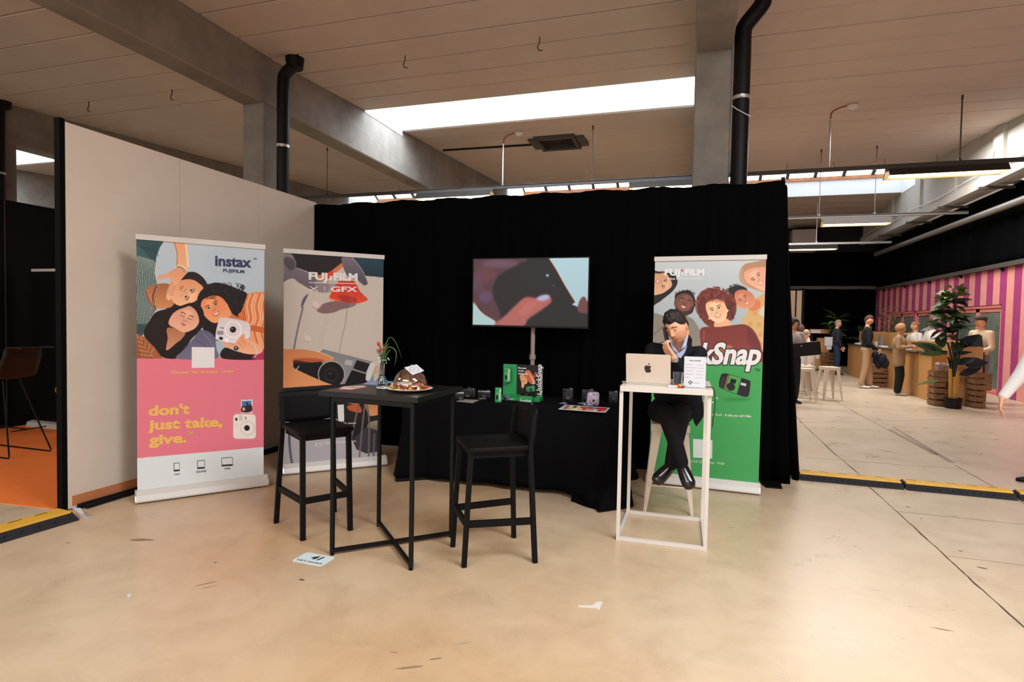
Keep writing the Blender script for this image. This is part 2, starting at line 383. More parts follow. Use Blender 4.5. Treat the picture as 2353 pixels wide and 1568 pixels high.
def column(x0, x1, y0, y1, lab):
    t = MB(); z1 = 4.67; c = .015
    t.prism([(x0+c, y0), (x1-c, y0), (x1, y0+c), (x1, y1-c), (x1-c, y1), (x0+c, y1), (x0, y1-c), (x0, y0+c)], lambda a, b, t_: (a, b, t_), 0, z1)
    o = t.build('concrete_column', M_conc); tag(o, lab, 'column', 'concrete columns'); return o
column(-6.56, -6.18, 7.2, 7.6, 'concrete column rising behind the beige partition, left of the black pipe')
column(-.06, .35, 7.2, 7.6, 'concrete column rising behind the black drape backdrop at centre right')
column(-12.78, -12.4, 7.2, 7.82, 'dark concrete column behind the black booth at left edge')
def pipe(pts, r, lab, bands, extra=None):
    E_ = empty('downpipe', (pts[-1][0], pts[-1][1], 0), lab, 'pipe', 'black rainwater downpipes')
    P = cr(pts, 5, False); t = MB(); t.path(P, r, 20); t.build('pipe', M_black, E_, True, True, 60)
    for z in bands:
        g = MB(); g.lathe([(r+.002, -.02), (r+.008, -.02), (r+.008, .02), (r+.002, .02)], 20, (pts[-1][0], pts[-1][1], z)); g.box((pts[-1][0], pts[-1][1]-r-.015, z), (.03, .03, .03)); g.build('clamp', M_alu, E_, True, True)
    if extra:
        g = MB(); g.lathe([(r+.001, -.1), (r+.03, -.08), (r+.05, .1), (r+.001, .12)], 20, extra); g.build('gutter_outlet', M_black, E_, True, True)
    return E_
p1x = onY(650, 400, 7.34)
pipe([(p1x.x+.14, 7.42, 5.36), (p1x.x+.13, 7.42, 5.28), (p1x.x+.02, 7.36, 5.12), (p1x.x, 7.34, 4.95), (p1x.x, 7.34, 4), (p1x.x, 7.34, 0)], .088, 'black downpipe standing in front of the left concrete column', [4.05], (p1x.x+.14, 7.42, 5.3))
q1 = onY(1704, 200, 7.2)
pipe([(q1.x+.2, 7.2, 5.36), (q1.x+.2, 7.2, 5.2), (q1.x+.18, 7.2, 5.12), (q1.x+.03, 7.2, 4.93), (q1.x, 7.2, 4.84), (q1.x, 7.2, 4.6), (q1.x, 7.2, 4), (q1.x, 7.2, 0)], .092, 'tall black downpipe with an elbow beside the central concrete column', [4.1])
mb = MB(); mb.path([(q1.x-.1, 7.12, 4.0), (q1.x-.05, 7.1, 3.95), (q1.x+.02, 7.09, 3.9), (q1.x+.1, 7.11, 3.86)], .006, 6); o = mb.build('wire_tie', M_paper); tag(o, 'thin white wire looped round the bent black downpipe', 'wire')
pipe([(-12.33, 7.5, 5.5), (-12.33, 7.5, 5.3), (-12.36, 7.45, 4.9), (-12.36, 7.45, 0)], .13, 'black downpipe at the left edge above the dark booth', [4.05], (-12.33, 7.5, 5.35))
# ================================================================== WALLS
def stripe_mat():
    M = bpy.data.materials.new('pink_magenta_striped_paint'); M.use_nodes = True; nt = M.node_tree; b = nt.nodes['Principled BSDF']; L = nt.links
    tc = nt.nodes.new('ShaderNodeTexCoord'); sp = nt.nodes.new('ShaderNodeSeparateXYZ'); L.new(tc.outputs['Object'], sp.inputs[0])
    a = nt.nodes.new('ShaderNodeMath'); a.operation = 'ADD'; a.inputs[1].default_value = 100*.6133-14.94+.0; L.new(sp.outputs['Y'], a.inputs[0])
    d = nt.nodes.new('ShaderNodeMath'); d.operation = 'DIVIDE'; d.inputs[1].default_value = .6133; L.new(a.outputs[0], d.inputs[0])
    f = nt.nodes.new('ShaderNodeMath'); f.operation = 'FRACT'; L.new(d.outputs[0], f.inputs[0])
    g = nt.nodes.new('ShaderNodeMath'); g.operation = 'GREATER_THAN'; g.inputs[1].default_value = .5; L.new(f.outputs[0], g.inputs[0])
    n = nt.nodes.new('ShaderNodeTexNoise'); n.inputs['Scale'].default_value = 4; L.new(tc.outputs['Object'], n.inputs['Vector'])
    m1 = nt.nodes.new('ShaderNodeMixRGB'); m1.inputs[1].default_value = (*lin((172, 62, 122)), 1); m1.inputs[2].default_value = (*lin((238, 160, 150)), 1); L.new(g.outputs[0], m1.inputs[0])
    m2 = nt.nodes.new('ShaderNodeMixRGB'); m2.blend_type = 'MULTIPLY'; m2.inputs[0].default_value = .2; L.new(m1.outputs[0], m2.inputs[1]); L.new(n.outputs['Fac'], m2.inputs[2]); L.new(m2.outputs[0], b.inputs['Base Color'])
    br = nt.nodes.new('ShaderNodeTexBrick'); br.inputs['Scale'].default_value = 1; br.inputs['Brick Width'].default_value = .45; br.inputs['Row Height'].default_value = .2; br.inputs['Mortar Size'].default_value = .008
    cb = nt.nodes.new('ShaderNodeCombineXYZ'); L.new(sp.outputs['Y'], cb.inputs[0]); L.new(sp.outputs['Z'], cb.inputs[1]); L.new(cb.outputs[0], br.inputs['Vector'])
    bp = nt.nodes.new('ShaderNodeBump'); bp.invert = True; bp.inputs['Strength'].default_value = .6; bp.inputs['Distance'].default_value = .01; L.new(br.outputs['Fac'], bp.inputs['Height']); L.new(bp.outputs['Normal'], b.inputs['Normal'])
    b.inputs['Roughness'].default_value = .7; return M
M_stripe = stripe_mat(); M_pinkf = mat('pink_door_frame', (226, 138, 128), .5); M_magf = mat('magenta_reveal', (150, 60, 100), .6)
M_glassd = mat('door_glass', (120, 132, 120), .08, spec=.8, noise=.45, nscale=2.2)
M_glassg = mat('grey_window_glass', (128, 134, 124), .12, spec=.7)
XW = 6.62
wr = MB()
ops = [(15.73, 18.25, 0, 2.08), (19.9, 21.12, 0, 2.05), (21.15, 23.7, 1.0, 2.05), (24.2, 24.85, 0, 1.98)]
yc = -7.0
for (a, b_, z0, z1) in ops:
    wr.b2((XW, yc, 0), (XW+.25, a, 2.93)); wr.b2((XW, a, z1), (XW+.25, b_, 2.93))
    if z0: wr.b2((XW, a, 0), (XW+.25, b_, z0))
    yc = b_
wr.b2((XW, yc, 0), (XW+.25, 25.2, 2.93)); tag(wr.build('wall_right', M_stripe), kind='structure')
wr = MB(); wr.b2((XW+.02, -7, 2.93), (XW+.2, 25.2, 4.7)); tag(wr.build('wall_upper_right', M_drape), kind='structure')
def doorset(n, y0, y1, z0, z1, panes, glass):
    D = empty(n, (XW, (y0+y1)/2, z0), kind='structure')
    t = MB(); f = .07
    t.b2((XW+.02, y0, z0), (XW+.14, y0+f, z1)); t.b2((XW+.02, y1-f, z0), (XW+.14, y1, z1)); t.b2((XW+.02, y0, z1-f), (XW+.14, y1, z1)); t.b2((XW+.02, y0, z0), (XW+.14, y1, z0+(.05 if z0 else .03))); t.build('frame', M_pinkf, D, True)
    for (a, b_) in panes:
        t = MB(); g = .09; xx = XW+.05
        t.b2((xx, a, z0+.04), (xx+.05, a+g, z1-f)); t.b2((xx, b_-g, z0+.04), (xx+.05, b_, z1-f)); t.b2((xx, a, z1-f-g), (xx+.05, b_, z1-f)); t.b2((xx, a, z0+.04), (xx+.05, b_, z0+.04+g)); L_ = t.build('leaf_frame', M_pinkf, D, True)
        t = MB(); t.b2((xx+.02, a+g, z0+.04+g), (xx+.03, b_-g, z1-f-g)); t.build('pane', glass, L_, True)
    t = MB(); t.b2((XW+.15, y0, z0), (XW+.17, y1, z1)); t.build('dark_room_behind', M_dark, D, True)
doorset('door_1', 15.73, 18.25, 0, 2.08, [(15.8, 17.0), (17.0, 18.18)], M_glassd)
doorset('door_2', 19.9, 21.12, 0, 2.05, [(19.97, 21.05)], M_glassg)
doorset('window_6', 21.15, 23.7, 1.0, 2.05, [(21.2, 22.4), (22.4, 23.65)], M_glassg)
doorset('door_3', 24.2, 24.85, 0, 1.98, [(24.25, 24.8)], M_magf)
tr = MB(); tr.b2((XW-.1, 9, 2.9), (XW+.06, 25.2, 3.0)); TR = tr.build('trim_1', M_gtrunk); tag(TR, kind='structure')
for k in range(6):
    y = 13.6+k*2.1; g = MB(); g.prism([(0, 0), (-.1, 0), (0, -.09)], lambda a, b, t: (XW+a, t, 2.9+b), y, y+.05); g.build('bracket', M_black, TR, True)
# end wall
we = MB(); we.b2((-19.5, 3, 0), (-19.3, 25.2, 5.8)); tag(we.build('wall_far_left', M_conc), kind='structure')
we = MB(); we.b2((-20, 25.2, 3.0), (9, 25.5, 6.2)); tag(we.build('wall_back', mat('dark_wall_back', (30, 27, 26), .9)), kind='structure')
we = MB(); we.b2((-20, 25.2, 0), (9, 25.5, 3.0)); tag(we.build('wall_back_lower', M_dark), kind='structure')
tr = MB(); tr.b2((1, 25.0, 2.95), (XW, 25.12, 3.07)); tag(tr.build('trim_2', M_gtrunk), kind='structure')
def drape(name, lab, p0, p1, z0, z1, folds, amp, mat_=M_drape, flare=0., cat='curtain', seed=1, thick=.02):
    R_ = random.Random(seed); p0 = Vector(p0); p1 = Vector(p1); L_ = (p1-p0).length; d = (p1-p0)/L_; n = Vector((d.y, -d.x, 0)); N = folds*8; Z = 10; vs = []; fs = []
    ph = [R_.uniform(0, 6) for _ in range(4)]
    for j in range(Z+1):
        t = j/Z; z = z0+(z1-z0)*t
        for i in range(N+1):
            s = i/N; a = amp*(1.15-.55*t)*(math.sin(s*folds*2*math.pi+ph[0])*.6+.4*math.sin(s*folds*1.37*2*math.pi+ph[1]+t*.8))
            q = p0+d*(L_*s*(1+flare*(1-t)))+n*a; zz = z+(.01*math.sin(s*folds*1.7+ph[2]) if t > .95 else 0); vs.append((q.x, q.y, zz))
    for j in range(Z):
        for i in range(N): k = j*(N+1)+i; fs.append((k, k+1, k+N+2, k+N+1))
    t_ = MB(); t_.add(vs, fs); o = t_.build(name, mat_, smooth=True, angle=180)
    md = o.modifiers.new('thickness', 'SOLIDIFY'); md.thickness = thick
    if lab: tag(o, lab, cat)
    return o
drape('stage_drape', 'black stage drape on the far end wall below the steel rail', (4.1, 25.0, 0), (6.55, 25.0, 0), .02, 2.95, 9, .05, seed=3)
drape('stage_drape', 'long black drape masking the upper end wall above the steel rail', (1.5, 25.05, 0), (6.6, 25.05, 0), 3.07, 4.35, 8, .03, seed=4)
drape('stage_drape', 'black drape hanging high above the pink striped wall', (XW-.04, 9, 0), (XW-.04, 25, 0), 3.0, 4.55, 20, .025, seed=5)
# beige partition (three panels) with its black edge
PW = empty('wall_left', (-4.5, 4.6, 0), kind='structure')
M_part = mat('beige_partition_panel', (222, 208, 192), .75, noise=.05, nscale=3, bump=.05, bscale=200)
xp = -4.47; ys = [3.14]
for q in ((414, 365), (594, 424), (724, 464)): ys.append(onX(*q, xp).y)
ys[-1] += .03
for a, b_ in zip(ys[:-1], ys[1:]):
    g = MB(); g.cbox((xp-.02, (a+b_)/2, 1.46), (.04, b_-a-.004, 2.9), .002); g.build('panel', M_part, PW, True)
g = MB(); g.b2((xp-.055, 3.10, 0), (xp-.0, 3.137, 2.93)); g.b2((xp-.055, 3.137, 0), (xp-.042, ys[-1], 2.9)); g.build('black_edge_profile', mat('black_edge', (8, 7, 7), .8, spec=.1), PW, True)
bb = MB(); bb.b2((xp, 3.17, .03), (xp+.004, 4.4, .105)); bb.build('tape_strip', mat('orange_tape', (206, 130, 84), .6, noise=.2), PW, True).__setitem__('label', 'orange tape along the foot of the panel')
bb = MB(); bb.path([(xp+.03, 3.2, .02), (xp+.045, 3.6, .022), (xp+.03, 4.2, .022), (xp+.05, 5, .022), (xp+.04, 6, .022)], .022, 8); bb.path([(xp+.08, 3.22, .016), (xp+.075, 3.6, .016), (xp+.07, 4.2, .016), (xp+.09, 5, .016), (xp+.08, 6, .016)], .016, 8)
tag(bb.build('cable_bundle', M_black, smooth=True), 'black cable bundle lying along the foot of the beige partition', 'cable')
# black drape backdrop with side return
BD = drape('drape_backdrop', None, (-4.468, 6.1, 0), (.795, 6.05, 0), .0, 2.868, 34, .022, seed=9, flare=.0)
tag(BD, 'wide black drape backdrop behind the display table', 'curtain')
BD2 = drape('drape_side_return', 'black drape return closing the right end of the backdrop', (.83, 6.17, 0), (.85, 6.62, 0), .0, 2.87, 5, .035, seed=11, flare=0)
for v in BD2.data.vertices: v.co.x += .19*max(0, 1-v.co.z/2.87)**1.2
for v in BD.data.vertices:
    t = max(0, (v.co.x-.3)/.54); v.co.x += .14*t*max(0, 1-v.co.z/2.885)**1.2; v.co.y -= .05*t*max(0, 1-v.co.z/2.885)
mb = MB(); mb.path([(-4.4, 6.15, 2.85), (.79, 6.14, 2.85)], .022, 10); mb.path([(.79, 6.14, 0), (.79, 6.14, 2.93)], .018, 8); mb.path([(.80, 6.6, 0), (.80, 6.6, 2.9)], .018, 8)
tag(mb.build('drape_pipe_frame', M_black), 'black pipe frame carrying the drape backdrop', 'frame')
flp = MB(); P = [onz(*q) for q in ((1745, 1110), (1790, 1104), (1798, 1125), (1760, 1122))]
flp.prism([(p.x, p.y) for p in P], lambda a, b, t: (a, b, t), .001, .012); tag(flp.build('base_plate', M_black), 'flat black base plate peeking out at the foot of the backdrop right end', 'plate')
# black booth at left
bw = empty('wall_booth', (-8.4, 5, 0), kind='structure')
M_bgloss = mat('black_booth_panel', (6, 5, 6), .6, spec=.15)
for a, b_ in ((2.0, 3.55), (3.56, 5.14), (5.15, 7.3), (7.31, 9.0)):
    g = MB(); g.b2((-8.46, a, 0), (-8.4, b_, 2.92)); g.build('panel', M_bgloss, bw, True)
g = MB(); g.b2((-8.47, 5.142, 0), (-8.395, 5.15, 2.92)); g.build('panel_joint', mat('joint_brown', (70, 52, 44), .6), bw, True)
bc = MB(); P = [onz(*q) for q in ((-200, 990), (20, 983), (75, 975), (140, 965))]
bc.b2((-8.38, 3.15, .0), (-4.61, 6.3, .006)); bc.build('x', M_red) if False else None
cpt = MB(); c0 = onz(0, 1157); c1 = onz(143, 1173)
cpt.prism([(-8.38, 2.2), (c0.x, c0.y), (c1.x, c1.y), (-4.61, 6.3), (-8.38, 6.3)], lambda a, b, t: (a, b, t), .0, .006)
tag(cpt.build('carpet', mat('orange_carpet', (236, 118, 40), .95, noise=.12, nscale=4, bump=.2, bscale=400)), 'bright orange carpet of the neighbouring booth', 'carpet')
# ================================================================== RAILS, FIXTURES, HANGERS, VENT
def rail(Y, z, x0, x1, lab, m_=M_gtrunk, drop=0.):
    t = MB(); t.b2((x0, Y-.03, z-.03), (x1, Y+.03, z+.03)); t.b2((x0, Y-.045, z+.03), (x1, Y+.045, z+.036))
    tag(t.build('cable_trunking', m_), lab, 'trunking', 'lighting rails')
rail(12.3, 4.46, -9.6, 6.0, 'long grey lighting rail, nearest and highest of the three, just above the backdrop')
rail(16, 4.20, 1.0, 6.0, 'grey lighting rail hanging in the middle, below the ridge skylight at right')
rail(21.6, 4.27, 1.0, 6.05, 'pale lighting rail, lowest and farthest of the three', M_alu)
def fixture(x0, x1, Y, z, lab, lit=True, tube=M_tube):
    E_ = empty('strip_light', ((x0+x1)/2, Y, z), lab, 'light fixture', 'fluorescent strip lights')
    g = MB(); g.b2((x0, Y-.05, z-.01), (x1, Y+.05, z+.04)); g.build('housing', M_gtrunk, E_, True)
    g = MB(); P = [(-.19, -.13), (-.10, -.02), (.10, -.02), (.19, -.13), (.20, -.125), (.105, -.008), (-.105, -.008), (-.20, -.125)]
    g.prism(P, lambda a, b, t: (t, Y+a, z+b), x0+.03, x1-.03)
    for x in (x0+.03, x1-.03): g.prism([(-.19, -.13), (-.1, -.01), (.1, -.01), (.19, -.13)], lambda a, b, t: (t, Y+a, z+b), x-.004, x+.004)
    g.build('reflector', mat('amber_reflector', (225, 195, 150), .45, metal=.3), E_, True)
    g = MB(); g.prism([(-.206, -.128), (-.20, -.124), (-.108, .0), (.108, .0), (.20, -.124), (.206, -.128), (.113, .006), (-.113, .006)], lambda a, b, t: (t, Y+a, z+b), x0+.02, x1-.02); g.build('outer_shell', mat('dark_lamp_shell', (44, 38, 34), .7), E_, True)
    for dy in (-.06, .06):
        g = MB(); g.path([(x0+.08, Y+dy, z-.105), (x1-.08, Y+dy, z-.105)], .024, 8); g.build('tube', tube, E_, True, True)
for x0, x1, lab in ((-6.2, -4.33, 'lit fluorescent strip light above the backdrop, left of the smoke detector pole'), (-1.35, .45, 'lit fluorescent strip light just left of the central column'), (3.3, 5.15, 'large bright amber strip light at upper right, nearest one')):
    fixture(x0, x1, 12.3, 4.39, lab)
fixture(2.94, 4.45, 16, 4.12, 'small strip light on the middle rail, right of the backdrop')
fixture(2.4, 4.5, 21.6, 4.20, 'far strip light on the lowest rail beside the backdrop edge')
def rod(x, Y, z0, lab, r=.008, m_=M_gtrunk, z1=None):
    z1 = z1 or cz(Y); g = MB(); g.path([(x, Y, z0), (x, Y, z1)], r, 6); g.box((x, Y, z0+.02), (.05, .05, .04)); g.box((x, Y, z1-.04), (.03, .03, .08)); return tag(g.build('hanger_rod', m_, smooth=True), lab, 'rod', 'rail hanger rods')
rod(-8.66, 12.3, 4.49, 'thin hanger rod at left between the black pipe and the backdrop')
rod(-2.13, 12.3, 4.49, 'thin hanger rod right of the ceiling vent')
rod(4.45, 12.3, 4.49, 'thick hanger chain above the large amber strip light', .014)
rod(4.1, 16, 4.24, 'thin wire hanger of the middle rail at right', .008)
rod(2.9, 16, 4.24, 'short thin hanger of the middle rail beside the backdrop edge', .008)
rod(3.86, 21.6, 4.31, 'pale hanger of the farthest rail', .012, M_alu)
def detector(x, Y, z0, top, lab):
    E_ = empty('smoke_detector', (x, Y, z0), lab, 'detector', 'pole mounted smoke detectors')
    g = MB(); g.path([(x, Y, z0), (x, Y, top)], .018, 8); g.build('pole', M_alu, E_, True, True)
    g = MB(); g.path(cr([(x, Y, top-.05), (x+.03, Y, top+.12), (x+.2, Y, top+.2), (x+.3, Y, top+.2)], 5, False), .012, 8); g.build('red_flex', M_red, E_, True, True)
    g = MB(); g.lathe([(.09, .06), (.1, .03), (.08, 0), (.03, -.03), (0, -.03)], 18, (x+.36, Y, top+.17)); g.build('detector_head', M_white, E_, True, True)
detector(-4.12, 12.3, 4.5, 5.42, 'white smoke detector on a pole left of the ceiling vent')
detector(2.36, 12.3, 4.5, 5.42, 'white smoke detector on a pole right of the central column')
t = MB()
for x in np.arange(-7.5, 5.8, .83):
    h = rnd.uniform(.08, .16); t.path([(x, 12.3, 4.497), (x+rnd.uniform(-.03, .03), 12.3, 4.49+h)], .004, 4)
tag(t.build('wire_ends', M_gtrunk), 'short loose wire ends sticking up along the nearest lighting rail', 'wires', kind='stuff')
# ceiling vent
V = empty('ceiling_vent', (-3.1, 13.4, cz(13.4)), 'square black ceiling vent grille beyond the skylight', 'vent')
zc = cz(13.4)-.03; q = [onz(*p, z=zc) for p in ((1225, 321), (1308, 312), (1340, 327), (1258, 339))]
cx_ = sum(p.x for p in q)/4; cy_ = sum(p.y for p in q)/4
g = MB(); hw = .42
for a in (-1, 1): g.b2((cx_-hw-.05, cy_+a*hw-.04, zc-.08), (cx_+hw+.05, cy_+a*hw+.04, zc+.03)); g.b2((cx_+a*hw-.04, cy_-hw, zc-.08), (cx_+a*hw+.04, cy_+hw, zc+.03))
for a in (-1, 1): g.b2((cx_+a*(hw+.14)-.09, cy_-hw+.1, zc-.03), (cx_+a*(hw+.14)+.09, cy_+hw, zc+.03))
g.build('frame', M_gtrunk, V, True)
g = MB(); g.b2((cx_-hw, cy_-hw, zc+.0), (cx_+hw, cy_+hw, zc+.03)); g.build('vent_backing', M_black, V, True)
for k in range(1, 9):
    s_ = hw*k/9
    for rot in (0, 1, 2, 3):
        g = MB(); pts = [(-s_, -s_), (s_, -s_)] if rot % 2 == 0 else [(-s_, -s_), (-s_, s_)]
        if rot > 1: pts = [(-a, -b) for a, b in pts]
        g.bar((cx_+pts[0][0], cy_+pts[0][1], zc-.03-.02*(1-k/9)), (cx_+pts[1][0], cy_+pts[1][1], zc-.03-.02*(1-k/9)), .012, .03); g.build('slat', mat('vent_slat', (58, 52, 48), .5), V, True)
g = MB(); a = onz(1018, 346, cz(13.4)-.03); b = onz(1222, 333, cz(13.4)-.03); g.path([a, b, (b.x+.15, b.y, b.z)], .022, 8); tag(g.build('conduit', M_black), 'black conduit on the ceiling leading to the vent', 'conduit')
for (x, y, lab) in ((931, 130, 'small metal hook hanging from the ceiling, left of the skylight'), (1240, 88, 'curled wire hook on the ceiling above the skylight'), (204, 236, 'small dark hook on the ceiling above the beige partition edge'), (395, 208, 'small dark ceiling hook left of the concrete column')):
    p = onz(x, y, 5.38); g = MB(); g.path([(p.x, p.y, 5.4), (p.x, p.y, 5.32), (p.x-.03, p.y, 5.27), (p.x-.01, p.y, 5.22), (p.x+.04, p.y, 5.21)], .007, 6); tag(g.build('ceiling_hook', M_black), lab, 'hook', 'ceiling hooks')
# right side: long light pipe, duct box, ledge brackets
g = MB(); a = onX(2012, 585, 6.3); b = onX(2353, 458, 6.3); d = (b-a); g.path([a, b+d*.5], .075, 12); tag(g.build('overhead_pipe', M_alu, smooth=True), 'long pale round pipe slanting in front of the black upper drape at right', 'pipe')
g = MB(); g.b2((3.55, 24.5, 4.37), (4.4, 25.17, 5.2)); tag(g.build('duct_box', mat('grey_duct', (176, 168, 158), .6)), 'grey square duct box high on the far end wall', 'duct')
for k, y in enumerate((13.2, 15.1, 17.3, 19.6, 22.2)):
    g = MB(); g.b2((5.85, y, 4.55), (6.5, y+.07, 4.6)); tag(g.build('cable_bracket', M_gtrunk), ('nearest', 'second nearest', 'middle', 'second farthest', 'farthest')[k]+' dark bracket arm under the ribbed concrete beam at right', 'bracket', 'brackets under the right beam')
g = MB(); pts = [(5.93, y, 4.88+.03*math.sin(y*1.7)) for y in np.arange(8, 25, .8)]; g.path(pts, .018, 6); tag(g.build('white_cable', M_paper, smooth=True), 'white cable running along the lower flange of the right beam', 'cable')
# ================================================================== CABLE RAMPS
M_yel = mat('yellow_lid', (226, 172, 58), .6, noise=.15, nscale=12); M_rub = mat('black_rubber', (34, 33, 36), .7, bump=.3, bscale=90)
def ramp(a, b, w, lab, flip=1):
    a = Vector((a[0], a[1], 0)); b = Vector((b[0], b[1], 0)); d = (b-a).normalized(); n = Vector((-d.y, d.x, 0)); L_ = (b-a).length
    E_ = empty('cable_ramp', a, lab, 'cable protector', 'black and yellow cable ramps')
    fn = lambda p, q, t: a + d*t + n*p + Vector((0, 0, q))
    g = MB(); g.prism([(0, 0), (w, 0), (w*.72, .05), (w*.28, .05)], fn, 0, L_); 
    for k in range(int(L_/.05)): 
        g.box(a+d*(.025+k*.05)+n*(w*.13)+Vector((0, 0, .026)), (.028, .008, .012), rot=Matrix.Rotation(math.atan2(d.y, d.x)+(.6 if k % 2 else -.6), 3, 'Z'))
    g.build('rubber_base', M_rub, E_, True)
    g = MB(); g.prism([(w*.25, .046), (w*.75, .046), (w*.73, .06), (w*.27, .06)], fn, .01, L_-.01); g.build('yellow_lid', M_yel, E_, True)
    g = MB()
    for k in range(int(L_/.16)): g.prism([(w*.63, .0605), (w*.66, .0605), (w*.66, .0612), (w*.63, .0612)], fn, .04+k*.16, .12+k*.16)
    tag(g.build('lid_slots', M_black, E_, True), kind='stuff')
rr = [onz(*q) for q in ((1838, 1104), (2079, 1127), (2341, 1152), (2600, 1182))]
ramp(rr[0], rr[1], .28, 'cable ramp starting at the right end of the black backdrop'); ramp(rr[1]+Vector((.02, 0, 0)), rr[2], .28, 'cable ramp at right edge of the picture, middle of the row')
ramp(rr[2]+Vector((.02, 0, 0)), rr[3], .28, 'cable ramp cut by the right edge of the picture')
ra = onz(-260, 1328); rb = onz(183, 1196); ramp(ra, rb, .30, 'cable ramp on the floor at lower left beside the orange carpet')
for k, (px, lab) in enumerate((([(165, 1168), (186, 1170), (193, 1183), (182, 1181)], 'white tape scrap at the partition corner'), ([(183, 1184), (192, 1181), (212, 1189), (200, 1194)], 'white tape strip on the floor beside the partition corner'))):
    P = [onz(*q, z=.05 if k == 0 else 0) for q in px]; g = MB(); g.prism([(p.x, p.y) for p in P], lambda a, b, t: (a, b, t), .052 if k == 0 else .0, .056 if k == 0 else .002); tag(g.build('tape_scrap', M_paper), lab, 'tape')
# ================================================================== text helper
def text_mesh(s, bold=0., shear=0., spacing=1.0):
    c = bpy.data.curves.new('t', 'FONT'); c.body = s; c.size = 1; c.offset = bold; c.space_character = spacing; c.resolution_u = 3
    o = bpy.data.objects.new('t', c); COL.objects.link(o); bpy.context.view_layer.update()
    me = bpy.data.meshes.new_from_object(o.evaluated_get(bpy.context.evaluated_depsgraph_get())); bpy.data.objects.remove(o); bpy.data.curves.remove(c)
    return me
def lettering(s, O, U, V, N, p0, p1, m_, par, h=None, bold=.012, shear=0., spacing=1., off=.002, name='lettering'):
    """O,U,V,N: plane frame; p0,p1: baseline ends in plane units; h: cap height"""
    me = text_mesh(s, bold, 0, spacing); co = np.array([v.co[:] for v in me.vertices]); co[:, 0] += co[:, 1]*shear
    x0, x1 = co[:, 0].min(), co[:, 0].max(); w_ = math.hypot(p1[0]-p0[0], p1[1]-p0[1]); sx = w_/(x1-x0); sy = (h/.7 if h else sx)
    dx, dy = (p1[0]-p0[0])/w_, (p1[1]-p0[1])/w_
    for v, c in zip(me.vertices, co):
        a = (c[0]-x0)*sx; b = c[1]*sy; X = p0[0]+a*dx-b*dy; Y = p0[1]+a*dy+b*dx
        v.co = O+U*X+V*Y+N*off
    me.materials.clear(); me.materials.append(m_); me.name = name; o = bpy.data.objects.new(name, me); COL.objects.link(o); setpar(o, par, True); return o
# ================================================================== FLOOR STICKER AND MARKS
P = [onz(*q) for q in ((669, 1290), (688, 1273), (760, 1275), (738, 1303))]
A, B_, C_, D_ = P
O = A.copy(); U = (D_-A).normalized(); Vv = (B_-A); Vv = (Vv-U*Vv.dot(U)).normalized(); W_ = (D_-A).length; Hh = .145
g = MB(); rc = []
for cx0, cy0, a0 in ((.02, .02, 180), (W_-.02, .02, 270), (W_-.02, Hh-.02, 0), (.02, Hh-.02, 90)):
    for k in range(5): t = math.radians(a0+22.5*k); rc.append((cx0+.02*math.cos(t), cy0+.02*math.sin(t)))
g.prism(rc, lambda a, b, t: O+U*a+Vv*b+Vector((0, 0, t)), 0, .0015); ST = g.build('floor_sticker', mat('pale_blue_sticker', (205, 218, 220), .45)); tag(ST, 'pale rounded floor sticker reading 41 in front of the black bar table', 'sticker')
M_ink = mat('black_ink', (22, 22, 26), .6)
lettering('41', O, U, Vv, Vector((0, 0, 1)), (W_*.36, Hh*.48), (W_*.72, Hh*.48), M_ink, ST, h=.05, bold=.04, shear=.2)
lettering("Let's connect", O, U, Vv, Vector((0, 0, 1)), (W_*.1, Hh*.16), (W_*.92, Hh*.16), M_ink, ST, h=.022, bold=.02)
P = [onz(*q) for q in ((1327, 1393), (1384, 1383), (1378, 1403), (1369, 1402), (1372, 1389), (1330, 1398))]
P = [onz(*q) for q in ((1328, 1392), (1330, 1396), (1369, 1398), (1377, 1402), (1385, 1384), (1372, 1383), (1362, 1392))]
g = MB(); g.prism([(p.x, p.y) for p in P], lambda a, b, t: (a, b, t), 0, .001); tag(g.build('tape_mark', mat('white_tape', (214, 206, 196), .6, noise=.1)), 'white L shaped tape mark on the open floor in the foreground', 'tape')
P = [onz(*q) for q in ((291, 1369), (298, 1366), (303, 1369), (299, 1374), (294, 1372))]
g = MB(); g.prism([(p.x, p.y) for p in P], lambda a, b, t: (a, b, t), 0, .003); tag(g.build('paper_scrap', M_paper), 'tiny white paper scrap on the floor at lower left', 'scrap')
# ================================================================== BLACK BAR TABLE
bt = empty('bar_table', (-1.88, 3.4, 0), 'tall square black metal bar table with crossed floor bars', 'table')
cs = [Vector((-2.135, 3.115, 0)), Vector((-1.568, 3.085, 0)), Vector((-1.553, 3.65, 0)), Vector((-2.125, 3.665, 0))]
for c in cs:
    g = MB(); g.bar(c+Vector((0, 0, .012)), c+Vector((0, 0, 1.0)), .022, .022); g.build('leg', M_black, bt, True)
    g = MB(); g.lathe([(.014, 0), (.014, .005), (.005, .008), (.005, .015)], 10, c); g.build('foot', M_black, bt, True)
for i in (0, 1):
    g = MB(); g.bar(cs[i]+Vector((0, 0, .028+.001*i)), cs[i+2]+Vector((0, 0, .028+.001*i)), .022, .022); g.build('cross_bar', M_black, bt, True)
g = MB(); 
for i in range(4): g.bar(cs[i]+Vector((0, 0, .99)), cs[(i+1) % 4]+Vector((0, 0, .99)), .02, .03)
g.build('top_frame', M_black, bt, True)
g = MB(); g.cbox((-1.868, 3.40, 1.022), (.70, .64, .034), .003, rot=(0, 0, -.035)); g.build('tabletop', mat('black_tabletop', (15, 13, 13), .38, noise=.2, nscale=30), bt, True)
TZ = 1.0392
